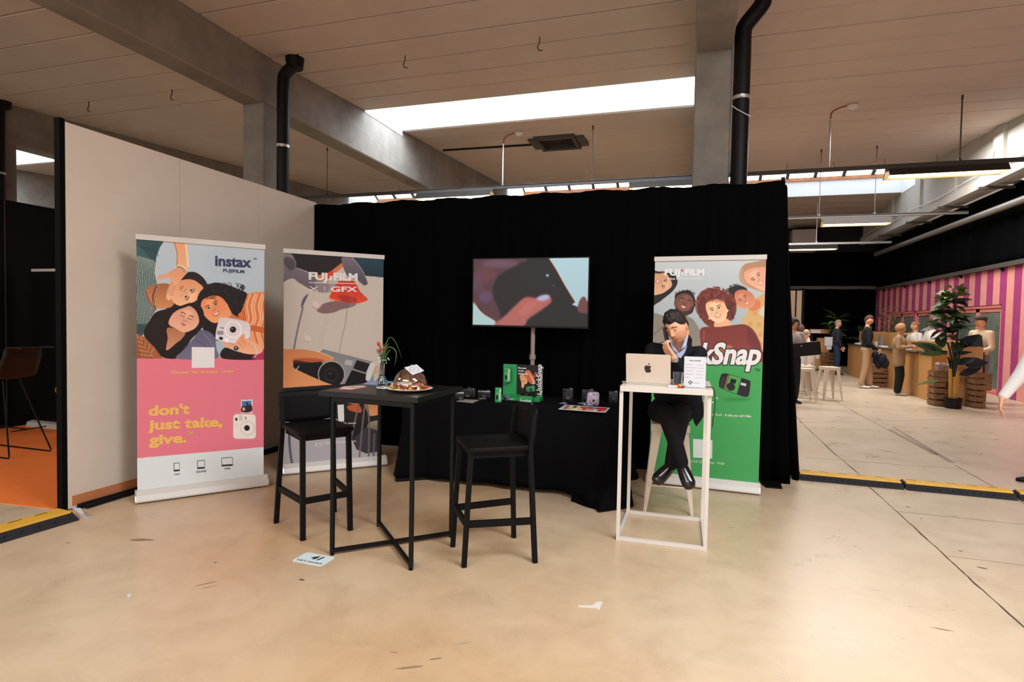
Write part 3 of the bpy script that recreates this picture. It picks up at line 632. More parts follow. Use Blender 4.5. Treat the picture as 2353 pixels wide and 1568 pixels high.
# ================================================================== BAR STOOLS (front = +X)
def bar_stool():
    E_ = empty('bar_stool', (0, 0, 0))
    sh, bh = .715, .95
    for sx in (-1, 1):
        for sy in (-1, 1):
            f = Vector((sx*.22, sy*(.165 if sx > 0 else .215), 0)); t = Vector((sx*.185, sy*(.16 if sx > 0 else .185), sh)); g = MB()
            pts = [f, f.lerp(t, .5), t]
            if sx < 0: pts.append(Vector((-.205, sy*.19, bh-.02)))
            for a, b in zip(pts[:-1], pts[1:]): g.bar(a, b, .028, .032, up=(0, 1, 0))
            g.build('leg', M_blackp, E_)
    g = MB(); g.cbox((0, 0, sh), (.41, .39, .035), .012); g.box((0, 0, sh-.035), (.35, .33, .04)); g.build('seat', M_blackp, E_, smooth=True)
    # backrest, slightly curved
    vs = []; fs = []; N = 10; Z = 6
    for j in range(Z+1):
        z = .725+.225*j/Z
        for i in range(N+1):
            y = -.205+.41*i/N; c = .022*(1-(2*i/N-1)**2); x = -.205-c-.02*(j/Z)
            zz = z + (.012*(1-(2*i/N-1)**2) if j == Z else 0) + (.02*abs(2*i/N-1)**3 if j == 0 else 0); vs.append((x, y, zz))
    for j in range(Z):
        for i in range(N): k = j*(N+1)+i; fs.append((k, k+1, k+N+2, k+N+1))
    g = MB(); g.add(vs, fs); o = g.build('backrest', M_blackp, E_, smooth=True); md = o.modifiers.new('thickness', 'SOLIDIFY'); md.thickness = .016
    zf = .26
    def at(sx, sy, z): return Vector((sx*.22, sy*(.165 if sx > 0 else .215), 0)).lerp(Vector((sx*.185, sy*(.16 if sx > 0 else .185), sh)), z/sh)
    for (a, b, z) in (((1, -1), (1, 1), zf), ((-1, -1), (1, -1), zf), ((-1, 1), (1, 1), zf)):
        g = MB(); g.bar(at(*a, z), at(*b, z), .022, .04); g.build('footrest', M_blackp, E_)
    return E_
bs = bar_stool(); tag(bs, 'black plastic bar stool left of the black table, in front of the grey banner', 'bar stool', 'black bar stools')
bs.location = (-2.545, 3.515, 0); bs.rotation_euler = (0, 0, math.radians(-35))
b2 = copy_tree(bs); tag(b2, 'black plastic bar stool right of the black table, in front of the draped table', 'bar stool', 'black bar stools')
b2.location = (-1.20, 3.49, 0); b2.rotation_euler = (0, 0, math.radians(215))
# ================================================================== WHITE HIGH TABLE
wt = empty('high_table', (-.17, 4.3, 0), 'tall white metal frame table with the silver laptop', 'table')
cs = [Vector((-.453, 4.0, 0)), Vector((.119, 4.014, 0)), Vector((.11, 4.6, 0)), Vector((-.445, 4.59, 0))]
for i, c in enumerate(cs):
    g = MB(); g.bar(c, c+Vector((0, 0, 1.04)), .024, .024); 
    g.build('leg', M_white, wt, True)
for i in range(4):
    a, b = cs[i], cs[(i+1) % 4]
    if i == 1 : pass
    g = MB(); g.bar(a+Vector((0, 0, .013)), b+Vector((0, 0, .013)), .024, .024); g.build('bottom_rail', M_white, wt, True)
g = MB(); g.cbox((-.165, 4.30, 1.053), (.60, .64, .038), .002, rot=(0, 0, .01)); g.build('tabletop', M_white, wt, True)
WZ = 1.0722
# ================================================================== TOLIX STOOLS
def tolix(h, base, top, back=False):
    E_ = empty('metal_stool', (0, 0, 0))
    g = MB(); g.cbox((0, 0, h-.008), (top*2, top*2, .016), .006)
    for a in (-1, 1): g.box((0, a*top*.97, h-.035), (top*1.9, .006, .05)); g.box((a*top*.97, 0, h-.035), (.006, top*1.9, .05))
    g.build('seat', M_cream, E_)
    for sx in (-1, 1):
        for sy in (-1, 1):
            f = Vector((sx*base, sy*base, 0)); t = Vector((sx*top*.93, sy*top*.93, h-.03)); g = MB(); w1, w0 = .078, .026; th = .003
            for ax in (0, 1):
                d = Vector((-sx, 0, 0)) if ax == 0 else Vector((0, -sy, 0)); n = Vector((0, -sy, 0)) if ax == 0 else Vector((-sx, 0, 0))
                vs = [f, f+d*w0, t+d*w1, t, f+n*th, f+d*w0+n*th, t+d*w1+n*th, t+n*th]
                g.add(vs, [(0, 1, 2, 3), (7, 6, 5, 4), (0, 4, 5, 1), (1, 5, 6, 2), (2, 6, 7, 3), (3, 7, 4, 0)])
            g.build('leg', M_cream, E_)
    k = .3; r = base+(top*.93-base)*k
    for a in (-1, 1):
        g = MB(); g.path([(-r, a*r, h*k), (r, a*r, h*k)], .006, 6); g.build('brace', M_cream, E_)
        g = MB(); g.path([(a*r, -r, h*k), (a*r, r, h*k)], .006, 6); g.build('brace', M_cream, E_)
    if back:
        g = MB(); P = cr([(-top, top, h), (-top, top*1.05, h+.3), (-top*.7, top*1.1, h+.42), (top*.7, top*1.1, h+.42), (top, top*1.05, h+.3), (top, top, h)], 4, False); g.path(P, .012, 8); g.box((0, top*1.06, h+.2), (.07, .004, .42)); g.build('backrest', M_cream, E_)
    return E_
ts = tolix(.70, .195, .15); tag(ts, 'cream metal stool under the seated man behind the white table', 'stool', 'cream metal stools'); ts.location = (-.155, 4.885, 0); ts.rotation_euler = (0, 0, .06)
# ================================================================== PRINTED GRAPHICS (colour per point on a fine grid)
class Canvas:
    """paint in photo-crop coordinates; every point is carried onto the real plane (O,U,V)"""
    def __init__(s, O, U, V, W, Hh, nx, ny, base):
        s.O, s.U, s.V, s.W, s.H, s.nx, s.ny = O, U, V, W, Hh, nx, ny; s.N = U.cross(V).normalized()
        s.a = np.zeros((ny, nx, 3)); s.a[:] = base; s.crop = (0, 0, 1)
    def uv(s, p):
        x = s.crop[0]+p[0]/s.crop[2]; y = s.crop[1]+p[1]/s.crop[2]; q = onP(x, y, s.O, s.N)-s.O; return (q.dot(s.U), q.dot(s.V))
    def px(s, pts): return np.array([((u/s.W)*s.nx, (v/s.H)*s.ny) for u, v in (s.uv(p) for p in pts)])
    def mask(s, P, ss=3, pad=0):
        x0, y0 = np.floor(P.min(0)).astype(int)-1-pad; x1, y1 = np.ceil(P.max(0)).astype(int)+2+pad
        x0 = max(x0, 0); y0 = max(y0, 0); x1 = min(x1, s.nx); y1 = min(y1, s.ny)
        if x1 <= x0 or y1 <= y0: return None
        X = (np.arange((x1-x0)*ss)+.5)/ss+x0; Y = (np.arange((y1-y0)*ss)+.5)/ss+y0; XX, YY = np.meshgrid(X, Y); M_ = np.zeros(XX.shape, bool)
        n = len(P)
        for i in range(n):
            xa, ya = P[i]; xb, yb = P[(i+1) % n]
            if ya == yb: continue
            c = ((ya > YY) != (yb > YY)); M_ ^= c & (XX < (xb-xa)*(YY-ya)/(yb-ya)+xa)
        return M_.reshape(y1-y0, ss, x1-x0, ss).mean((1, 3)), x0, y0, x1, y1
    def fill(s, P, col, al=1., c2=None, soft=0, axis=1):
        r = s.mask(P, 3, soft)
        if r is None: return
        m_, x0, y0, x1, y1 = r
        for _ in range(soft*soft//2+soft):
            p = np.pad(m_, 1, mode='edge'); m_ = (p[:-2, 1:-1]+p[2:, 1:-1]+p[1:-1, :-2]+p[1:-1, 2:]+2*p[1:-1, 1:-1])/6
        c = np.array(col, float)
        if c2 is not None:
            t = (np.arange(y0, y1)-P[:, 1].min())/max(1, np.ptp(P[:, 1])) if axis else (np.arange(x0, x1)-P[:, 0].min())/max(1, np.ptp(P[:, 0]))
            t = np.clip(t, 0, 1); g = (1-t)[:, None]*np.array(col)+t[:, None]*np.array(c2, float); c = g[:, None, :] if axis else g[None, :, :]
        mm = (m_*al)[..., None]; s.a[y0:y1, x0:x1] = s.a[y0:y1, x0:x1]*(1-mm)+c*mm
    def poly(s, pts, col, al=1., c2=None, soft=0, sm=True, axis=1):
        if sm: pts = [tuple(p) for p in cr(pts, 5)]
        s.fill(s.px(pts), col, al, c2, soft, axis)
    def ell(s, cx, cy, rx, ry, col, rot=0, al=1., c2=None, soft=0):
        c, n = math.cos(math.radians(rot)), math.sin(math.radians(rot))
        s.poly([(cx+rx*math.cos(t)*c-ry*math.sin(t)*n, cy+rx*math.cos(t)*n+ry*math.sin(t)*c) for t in np.linspace(0, 2*math.pi, 25)[:-1]], col, al, c2, soft, sm=False)
    def line(s, pts, w, col, al=1., sm=True):
        P = [np.array(p, float) for p in (cr(pts, 5, False) if sm and len(pts) > 2 else pts)]; L_, R_ = [], []
        for i, p in enumerate(P):
            d = P[min(i+1, len(P)-1)]-P[max(i-1, 0)]; d /= (np.linalg.norm(d)+1e-9); n = np.array((-d[1], d[0]))*w/2; L_.append(tuple(p+n)); R_.append(tuple(p-n))
        s.fill(s.px(L_+R_[::-1]), col, al)
    def curls(s, cx, cy, rx, ry, n, r, cols, w=6, seed=1, rim=False, al=.8):
        R_ = random.Random(seed)
        for _ in range(n):
            t = R_.uniform(0, 6.28); q = (1 if rim else math.sqrt(R_.random())); x = cx+rx*q*math.cos(t); y = cy+ry*q*math.sin(t); rr = r*R_.uniform(.6, 1.3); a0 = R_.uniform(0, 6.28)
            s.line([(x+rr*math.cos(a0+k*.9), y+rr*math.sin(a0+k*.9)) for k in range(5)], w, R_.choice(cols), al, sm=False)
    def face(s, cx, cy, sc, rot, skin, dark, lip=(190, 90, 85), smile=True, closed=False, brow=None):
        """features of a face centred at cx,cy; sc = half face height; rot degrees"""
        c, n = math.cos(math.radians(rot)), math.sin(math.radians(rot)); T = lambda p: (cx+sc*(p[0]*c-p[1]*n), cy+sc*(p[0]*n+p[1]*c))
        hi = tuple(min(255, v+18) for v in skin); lo = tuple(v*.8 for v in skin); brow = brow or dark
        s.poly([T(p) for p in ((-.3, -.7), (.3, -.7), (.4, -.3), (0, -.2), (-.4, -.3))], hi, .5, soft=6)
        s.poly([T(p) for p in ((-.12, -.15), (.12, -.15), (.17, .18), (0, .25), (-.17, .18))], lo, .45, soft=2)
        s.line([T((-.04, -.2)), T((-.03, .1))], .07*sc, hi, .6)
        for a in (-1, 1):
            s.line([T((a*.52, -.28)), T((a*.36, -.37)), T((a*.14, -.3))], .06*sc, brow, .85)
            if closed: s.line([T((a*.46, -.12)), T((a*.32, -.08)), T((a*.16, -.12))], .045*sc, dark, .8)
            else:
                s.ell(*T((a*.32, -.14)), .14*sc, .07*sc, (235, 225, 215), rot); s.ell(*T((a*.31, -.14)), .07*sc, .07*sc, dark, rot); s.line([T((a*.48, -.14)), T((a*.32, -.23)), T((a*.16, -.13))], .035*sc, dark, .9)
            s.ell(*T((a*.09, .2)), .04*sc, .025*sc, dark, rot, .8); s.ell(*T((a*.42, .16)), .16*sc, .14*sc, (230, 120, 95), rot, .22, soft=3)
        if smile:
            s.poly([T(p) for p in ((-.3, .36), (0, .42), (.3, .36), (.18, .6), (0, .66), (-.18, .6))], lip); s.poly([T(p) for p in ((-.22, .41), (0, .46), (.22, .41), (.12, .54), (0, .57), (-.12, .54))], (240, 230, 220))
        else:
            s.poly([T(p) for p in ((-.24, .46), (-.07, .39), (0, .42), (.07, .39), (.24, .46), (0, .6))], lip); s.line([T((-.22, .46)), T((0, .48)), T((.22, .46))], .025*sc, lo)
    def build(s, par, name='printed_panel', m_=None, thick=None):
        nx, ny = s.nx, s.ny; xs = np.linspace(0, s.W, nx+1); ys_ = np.linspace(0, s.H, ny+1); XX, YY = np.meshgrid(xs, ys_)
        O, U, V = (np.array(q[:]) for q in (s.O, s.U, s.V)); co = O+XX.ravel()[:, None]*U+YY.ravel()[:, None]*V
        i = np.arange(ny)[:, None]*(nx+1)+np.arange(nx)[None, :]; q = np.stack([i, i+1, i+nx+2, i+nx+1], -1).reshape(-1, 4)
        me = bpy.data.meshes.new(name); me.vertices.add(len(co)); me.vertices.foreach_set('co', co.ravel()); me.loops.add(q.size); me.loops.foreach_set('vertex_index', q.ravel().astype(np.int32))
        me.polygons.add(len(q)); me.polygons.foreach_set('loop_start', np.arange(0, q.size, 4, dtype=np.int32)); me.update(calc_edges=True)
        c = np.clip(s.a, 0, 255)/255; c = np.where(c <= .04045, c/12.92, ((c+.055)/1.055)**2.4).reshape(-1, 3)
        at_ = me.color_attributes.new('Col', 'FLOAT_COLOR', 'CORNER'); d = np.ones((len(q), 4, 4), np.float32); d[:, :, :3] = c[:, None, :]; at_.data.foreach_set('color', d.ravel())
        me.materials.append(m_ or PRINT); o = bpy.data.objects.new(name, me); COL.objects.link(o); setpar(o, par, True); return o
# ------------------------------------------------------------------ roll-up banners
M_bbase = mat('banner_cassette_aluminium', (200, 194, 187), .45, metal=.08); M_bback = mat('banner_back_fabric', (120, 116, 112), .8)
def banner(lab, tl, tr, bl, br, basel, baser, nx=250):
    """corner pixels of the fabric and of the cassette front edge; returns canvas + root"""
    P0 = onz(*basel); P1 = onz(*baser); U = (P1-P0).normalized(); N = Vector((U.y, -U.x, 0)); Q = P0-N*.07
    c = [onP(*p, Q, N) for p in (tl, tr, bl, br)]
    z0 = (c[2].z+c[3].z)/2; z1 = (c[0].z+c[1].z)/2; u0 = ((c[0]-Q).dot(U)+(c[2]-Q).dot(U))/2; u1 = ((c[1]-Q).dot(U)+(c[3]-Q).dot(U))/2
    R_ = empty('rollup_banner', (P0+P1)/2-N*.07, lab, 'banner', 'roll-up banners')
    O = Q+U*u0+Vector((0, 0, z0)); W = u1-u0; Hh = z1-z0
    g = MB(); L_ = (P1-P0).length; prof = [(0, 0), (.0, .012), (.018, .05), (.05, .085), (.09, .085), (.125, .05), (.14, .012), (.14, 0)]
    g.prism(prof, lambda a, b, t: P0+U*t-N*a+Vector((0, 0, b+.012)), 0, L_); g.build('cassette', M_bbase, R_, True)
    for t in (-.008, L_):
        g = MB(); g.prism([(a*1.02-.002, b*1.04) for a, b in prof], lambda a, b, tt: P0+U*tt-N*a+Vector((0, 0, b+.012)), t, t+.008); g.build('end_cap', M_alu, R_, True)
    for t in (.1, L_-.1):
        g = MB(); c0 = P0+U*t-N*.07; g.lathe([(.02, 0), (.02, .014)], 10, c0); g.build('foot', M_dark, R_, True)
    g = MB(); a = Q+U*(u0-.006)+Vector((0, 0, z1+.018)); b = Q+U*(u1+.006)+Vector((0, 0, z1+.018)); g.bar(a, b, .022, .042); g.build('top_bar', M_bbase, R_, True)
    g = MB(); mid = Q+U*((u0+u1)/2)-N*.03; g.path([mid+Vector((0, 0, .08)), mid+Vector((0, 0, z1+.02))], .01, 8); g.build('rear_pole', M_alu, R_, True)
    g = MB(); q0 = O-N*.002; g.add([q0, q0+U*W, q0+U*W+Vector((0, 0, Hh)), q0+Vector((0, 0, Hh)), q0-N*.001, q0-N*.001+U*W, q0-N*.001+U*W+Vector((0, 0, Hh)), q0-N*.001+Vector((0, 0, Hh))], [(0, 1, 2, 3), (7, 6, 5, 4), (0, 4, 5, 1), (1, 5, 6, 2), (2, 6, 7, 3), (3, 7, 4, 0)]); g.build('fabric_back', M_bback, R_, True)
    C_ = Canvas(O, U, Vector((0, 0, 1)), W, Hh, nx, int(nx*Hh/W), (180, 180, 180)); C_.Nn = N; return C_, R_
def put(C_, par, s, p0, p1, m_, h=None, off=.002, **k):
    a = C_.uv(p0); b = C_.uv(p1)
    hh = None
    if h: hh = abs(C_.uv((p0[0], p0[1]-h))[1]-a[1])
    return lettering(s, C_.O, C_.U, C_.V, C_.N, a, b, m_, par, h=hh, off=off, **k)
def rrect(x0, y0, x1, y1, r, dx=0, dy=0):
    o = []
    for cx, cy, a0 in ((x0+r, y0+r, 180), (x1-r, y0+r, 270), (x1-r, y1-r, 0), (x0+r, y1-r, 90)):
        for k in range(5): t = math.radians(a0+22.5*k); o.append((cx+r*math.cos(t)+dx, cy+r*math.sin(t)+dy))
    return o
def sk(p, sl): return [(x, y+(x-p[0][0])*sl) for x, y in p]
# ---- banner 1
C1, R1 = banner('pink roll-up banner with three friends on blue sky, by the beige wall', (313, 549), (606, 573), (316, 1137), (607, 1104), (313, 1161), (616, 1119), 260)
C1.a[:] = (222, 118, 134); C = C1
C.crop = (290, 830, 4.48)
C.poly([(60, 1006), (1480, 880), (1480, 1500), (60, 1500)], (214, 220, 222), sm=False)
C.crop = (290, 530, 4.7514)
C.poly([(60, 40), (1560, 90), (1560, 1386), (60, 1394)], (160, 180, 192), c2=(186, 196, 204), sm=False)
C.ell(1150, 330, 300, 200, (172, 188, 198), al=.5, soft=8)
C.poly([(90, 60), (390, 95), (365, 190), (330, 290), (315, 400), (290, 460), (90, 460)], (44, 66, 70), c2=(50, 84, 86))
for k in range(5): C.line([(110+k*50, 170+k*14), (230+k*30, 185+k*22), (340, 160+k*30)], 7, (32, 50, 54), .6)
sh = [(90, 225), (210, 240), (275, 330), (310, 470), (330, 610), (215, 650), (250, 770), (310, 870), (250, 980), (200, 1100), (160, 1150), (90, 1060)]
C.poly(sh, (50, 74, 78), c2=(60, 92, 98))
for k in range(13):
    x = 100+k*17; C.line([(x-12, 262+k*5), (x+20+k*3, 420+k*4), (x+10+k*2, 640), (x-10, 840), (x-50+k*2, 1020)], 6.5, (206, 200, 170) if k % 2 else (176, 186, 176), .9)
C.poly([(505, 100), (655, 108), (672, 300), (682, 400), (650, 480), (560, 440), (545, 390), (560, 290), (545, 210)], (232, 176, 132), c2=(222, 160, 118), axis=1)
C.line([(650, 130), (668, 300), (676, 400)], 22, (246, 214, 176), .8)
C.line([(520, 120), (556, 250), (552, 380)], 14, (176, 112, 78), .7)
C.poly([(585, 540), (640, 470), (740, 452), (835, 510), (890, 600), (880, 680), (850, 760), (810, 800), (760, 820), (560, 870), (430, 850), (440, 720), (500, 600)], (38, 26, 26))
C.poly([(215, 660), (330, 585), (480, 590), (530, 700), (500, 830), (330, 850), (270, 790)], (204, 138, 88), c2=(160, 96, 60))
C.poly([(485, 640), (540, 570), (620, 538), (720, 535), (800, 580), (842, 630), (815, 700), (790, 745), (730, 785), (640, 820), (560, 815), (500, 760)], (238, 182, 140), c2=(218, 146, 104))
C.face(662, 672, 150, 128, (238, 182, 140), (44, 28, 26), (204, 112, 96), smile=False)
C.line([(345, 590), (312, 650), (290, 745), (325, 870)], 16, (96, 62, 44)); C.line([(215, 660), (250, 760), (320, 860)], 12, (150, 70, 40))
for k in range(7): C.ell(345-k*9, 600+k*42, 15, 12, (180, 150, 120), 30*k); C.ell(345-k*9, 600+k*42, 8, 6, (70, 46, 36), 30*k)
hand = [(550, 415), (490, 440), (440, 470), (350, 495), (334, 518), (350, 540), (400, 535), (470, 512), (482, 570), (455, 640), (436, 720), (450, 758), (486, 752), (500, 700), (520, 640), (570, 570), (640, 490), (655, 450)]
C.poly(hand, (236, 180, 142), c2=(218, 150, 112))
for a, b in (((500, 560), (452, 690)), ((515, 580), (475, 710)), ((535, 600), (492, 715))): C.line([a, b], 5, (150, 90, 66), .8)
C.line([(542, 398), (560, 384), (620, 396), (664, 440), (640, 478)], 14, (222, 210, 190)); C.line([(545, 408), (600, 410), (650, 470)], 8, (120, 96, 70), .8)
for t in range(6): C.ell(560+t*20, 392+t*t*2.2, 7, 5, (70, 56, 46))
C.poly([(790, 700), (860, 620), (960, 570), (1080, 585), (1190, 625), (1320, 690), (1300, 790), (1265, 870), (1220, 955), (1130, 930), (1240, 990), (1040, 1180), (980, 1200), (900, 1150), (830, 1060), (800, 950), (770, 820)], (28, 20, 22))
C.curls(1075, 625, 205, 34, 60, 18, [(28, 20, 22), (46, 34, 34)], 7, 3, True); C.curls(1150, 780, 120, 130, 70, 20, [(58, 42, 40), (18, 12, 14), (40, 28, 28)], 6, 5)
C.poly([(1090, 790), (1150, 900), (1250, 970), (1180, 1010), (1040, 1000)], (196, 116, 74))
C.poly([(815, 800), (850, 745), (930, 712), (1020, 720), (1080, 770), (1120, 840), (1150, 910), (1100, 960), (1030, 995), (950, 1008), (870, 950), (830, 880)], (236, 158, 108), c2=(222, 132, 82))
C.face(950, 845, 145, -28, (236, 158, 108), (36, 24, 24), (190, 84, 74))
C.curls(900, 720, 90, 18, 26, 14, [(28, 20, 22)], 6, 8)
st = [(1290, 800), (1325, 690), (1420, 672), (1540, 668), (1540, 1320), (1340, 1180), (1230, 1000), (1240, 930)]
C.poly(st, (222, 134, 82), sm=False)
for k in range(9):
    x = 1318+k*26; C.line([(x+40, 690), (x, 820), (x+18, 960), (x-22, 1100), (x+30, 1290)], 8, ((236, 206, 172), (206, 92, 40), (240, 224, 204))[k % 3], .95)
C.poly([(1220, 920), (1285, 880), (1300, 1000), (1250, 970)], (212, 104, 50)); C.line([(1276, 800), (1300, 980)], 5, (90, 60, 50))
C.poly([(250, 990), (330, 890), (480, 850), (600, 822), (720, 790), (830, 850), (850, 1000), (800, 1100), (700, 1200), (600, 1380), (400, 1385), (280, 1250), (190, 1130)], (30, 20, 20))
for k in range(10): C.line([(300+k*12, 960), (240+k*18, 1120), (330+k*14, 1300)], 4, (52, 36, 32), .6)
C.poly([(455, 1060), (640, 1110), (600, 1190), (560, 1220), (440, 1310), (452, 1180)], (206, 142, 108), c2=(170, 108, 76))
C.poly([(462, 1000), (500, 920), (560, 870), (640, 840), (700, 826), (770, 890), (796, 990), (760, 1060), (690, 1100), (620, 1112), (540, 1070), (480, 1040)], (232, 174, 146), c2=(214, 148, 120))
C.face(650, 962, 140, 22, (232, 174, 146), (44, 28, 26), (190, 100, 90), smile=False, closed=True)
C.poly([(560, 1400), (620, 1310), (740, 1170), (820, 1085), (950, 1140), (985, 1290), (980, 1400)], (112, 108, 130), c2=(92, 92, 116))
C.line([(760, 1200), (860, 1260), (930, 1380)], 8, (76, 74, 96)); C.line([(830, 1110), (910, 1200), (960, 1300)], 7, (146, 140, 160), .7)
C.poly([(1075, 1280), (1240, 1330), (1460, 1340), (1540, 1300), (1540, 1400), (1060, 1400)], (36, 24, 28)); C.poly([(1420, 1340), (1540, 1280), (1540, 1400), (1380, 1400)], (170, 50, 90))
pl = [(60, 1100), (200, 1165), (300, 1265), (400, 1400), (60, 1400)]; C.poly(pl, (160, 90, 54), sm=False)
for k in range(5): C.line([(110+k*50, 1120+k*40), (150+k*30, 1260+k*20), (180+k*30, 1392)], 9, (214, 160, 112), .7); C.line([(105, 1180+k*48), (220+k*20, 1230+k*40)], 8, (90, 40, 30), .7)
C.line([(1340, 1060), (1510, 1090)], 62, (198, 96, 52), sm=False)
C.poly([(975, 1150), (1010, 985), (1058, 948), (1300, 992), (1356, 1050), (1340, 1180), (1300, 1240), (1010, 1200)], (228, 220, 222), c2=(208, 198, 200))
C.ell(1170, 1085, 112, 116, (214, 202, 204)); C.ell(1170, 1085, 98, 100, (232, 224, 224)); C.ell(1168, 1082, 76, 78, (216, 206, 208)); C.ell(1166, 1082, 34, 34, (24, 22, 26)); C.ell(1156, 1072, 9, 9, (120, 120, 130))
C.poly([(1018, 1160), (1056, 1166), (1052, 1196), (1014, 1190)], (26, 24, 28), sm=False); C.poly(rrect(990, 1095, 1062, 1140, 14), (150, 140, 146), sm=False); C.ell(1036, 1062, 7, 7, (40, 36, 40)); C.ell(1056, 1066, 7, 7, (40, 36, 40)); C.ell(1098, 1196, 24, 24, (240, 236, 236))
C.poly([(1045, 1205), (1120, 1240), (1190, 1225), (1255, 1150), (1290, 1130), (1300, 1180), (1360, 1190), (1440, 1240), (1495, 1300), (1440, 1350), (1300, 1345), (1180, 1300), (1080, 1270)], (238, 178, 140), c2=(222, 146, 104))
for a, b in (((1140, 1230), (1240, 1290)), ((1210, 1210), (1280, 1280)), ((1260, 1170), (1300, 1260))): C.line([a, b], 5, (176, 104, 74), .8)
C.ell(1200, 1285, 26, 24, (40, 34, 34)); C.ell(1200, 1280, 12, 10, (170, 160, 150)); C.line([(1320, 1200), (1400, 1250), (1425, 1340), (1400, 1385)], 10, (226, 196, 190))
C.poly([(716, 1272), (966, 1276), (962, 1498), (716, 1502)], (222, 220, 218), sm=False)
C.crop = (290, 830, 4.48)
C.poly(rrect(1100, 545, 1335, 802, 34), (226, 214, 206), c2=(206, 194, 188), sm=False); C.poly(rrect(1108, 552, 1328, 790, 30), (232, 222, 214), sm=False)
C.ell(1248, 692, 78, 78, (212, 200, 192)); C.ell(1246, 690, 66, 66, (230, 220, 212)); C.ell(1243, 690, 29, 29, (30, 26, 26)); C.ell(1136, 658, 19, 19, (204, 192, 184)); C.ell(1136, 658, 13, 13, (232, 224, 216)); C.poly([(1122, 586), (1144, 586), (1144, 614), (1122, 614)], (36, 30, 30), sm=False)
C.poly(rrect(1160, 556, 1200, 616, 14), (206, 196, 186), sm=False); C.ell(1230, 580, 6, 6, (30, 26, 26)); C.ell(1230, 596, 6, 6, (30, 26, 26))
C.poly([(1182, 402), (1300, 398), (1298, 534), (1184, 538)], (232, 228, 222), sm=False); C.poly([(1190, 412), (1290, 408), (1289, 520), (1190, 526)], (70, 120, 170), sm=False); C.poly([(1192, 470), (1240, 460), (1288, 450), (1289, 520), (1190, 526)], (50, 38, 42)); C.ell(1210, 495, 14, 18, (220, 170, 140)); C.ell(1245, 440, 14, 20, (60, 50, 80))
for (x0, y0, x1, y1) in ((490, 1050, 551, 1138), (731, 1024, 810, 1112), (982, 996, 1097, 1086)):
    sl = -.06; b = [(x0, y0), (x1, y0), (x1, y1), (x0, y1)]; C.poly(sk(b, sl), (30, 30, 34), sm=False); C.poly(sk([(x0+5, y0+5), (x1-5, y0+5), (x1-5, y1-17), (x0+5, y1-17)], sl), (214, 220, 222), sm=False)
B1 = C1.build(R1, 'fabric_print'); 
M_navy = mat('navy_print', (34, 40, 84), .5); M_yt = mat('yellow_print', (232, 178, 96), .5); M_whp = mat('white_print', (224, 220, 218), .5)
put(C, B1, "don't", (228, 562), (655, 538), M_yt, h=100, bold=.045); put(C, B1, 'just take,', (222, 708), (992, 668), M_yt, h=100, bold=.045); put(C, B1, 'give.', (230, 862), (624, 834), M_yt, h=100, bold=.045); put(C, B1, 'TM', (628, 757), (690, 752), M_yt, h=27, bold=.03)
put(C, B1, 'Discover the full instax', (465, 130), (945, 122), M_yt, h=29, bold=.03); put(C, B1, 'TM', (948, 98), (973, 97), M_yt, h=9); put(C, B1, 'range', (990, 118), (1106, 112), M_yt, h=24, bold=.03)
put(C, B1, 'mini', (496, 1174), (550, 1170), M_ink, h=18); put(C, B1, 'SQUARE', (719, 1150), (825, 1142), M_ink, h=20); put(C, B1, 'WIDE', (1009, 1118), (1072, 1114), M_ink, h=19)
C.crop = (290, 530, 4.7514)
put(C, B1, 'instax', (970, 382), (1368, 402), M_navy, h=112, bold=.035); put(C, B1, 'TM', (1384, 316), (1422, 318), M_navy, h=17, bold=.02); put(C, B1, 'FUJIFILM', (1058, 452), (1288, 466), M_navy, h=34, bold=.035)
# ---- banner 2
C2, R2 = banner('grey roll-up banner showing a shirt, an orange scarf and a hand holding a camera', (647, 583), (877, 593), (655, 1078), (881, 1055), (652, 1094), (889, 1071), 230)
C = C2; C.a[:] = (196, 184, 172); C.crop = (620, 560, 5.225)
C.poly([(100, 90), (1400, 150), (1400, 410), (1150, 385), (1080, 450), (900, 300), (860, 260), (700, 400), (560, 400), (440, 330), (330, 290), (100, 480)], (34, 26, 28), sm=False)
C.poly([(1020, 140), (1400, 150), (1400, 410), (1140, 385), (1060, 250)], (24, 48, 60), c2=(40, 70, 86), sm=False)
C.poly([(100, 90), (250, 120), (315, 225), (320, 285), (420, 330), (560, 400), (700, 450), (690, 580), (520, 560), (350, 470), (280, 420), (200, 440), (100, 500)], (96, 88, 98), c2=(132, 120, 124))
C.poly([(200, 160), (290, 200), (300, 290), (240, 320), (160, 220)], (60, 52, 62), .7, soft=3)
C.poly([(560, 390), (700, 350), (800, 280), (870, 230), (880, 270), (820, 330), (700, 420), (600, 460)], (206, 120, 66)); C.poly([(700, 350), (760, 330), (740, 400), (660, 430)], (214, 60, 40), .9)
C.poly([(860, 200), (890, 150), (980, 150), (1060, 240), (1130, 350), (1175, 470), (1130, 500), (1040, 430), (960, 420), (900, 330)], (78, 72, 84), c2=(120, 110, 120)); C.line([(980, 160), (1060, 250), (1130, 360), (1172, 465)], 6, (170, 164, 172))
C.poly([(560, 440), (720, 460), (800, 470), (760, 560), (690, 590), (560, 560)], (146, 132, 132), .8, soft=3)
C.poly([(460, 600), (440, 660), (385, 770), (376, 740), (400, 660)], (92, 88, 106)); C.line([(400, 760), (350, 960), (310, 1150), (285, 1290)], 22, (112, 104, 120), .9)
C.poly([(850, 445), (1010, 450), (1080, 570), (1170, 660), (1150, 690), (1040, 722), (900, 715), (800, 690), (714, 655), (740, 590), (800, 480)], (222, 66, 36), c2=(196, 52, 34)); C.poly([(820, 620), (1000, 640), (1040, 700), (900, 712)], (150, 40, 36), .7, soft=2); C.line([(714, 650), (800, 680), (900, 712)], 8, (240, 120, 70))
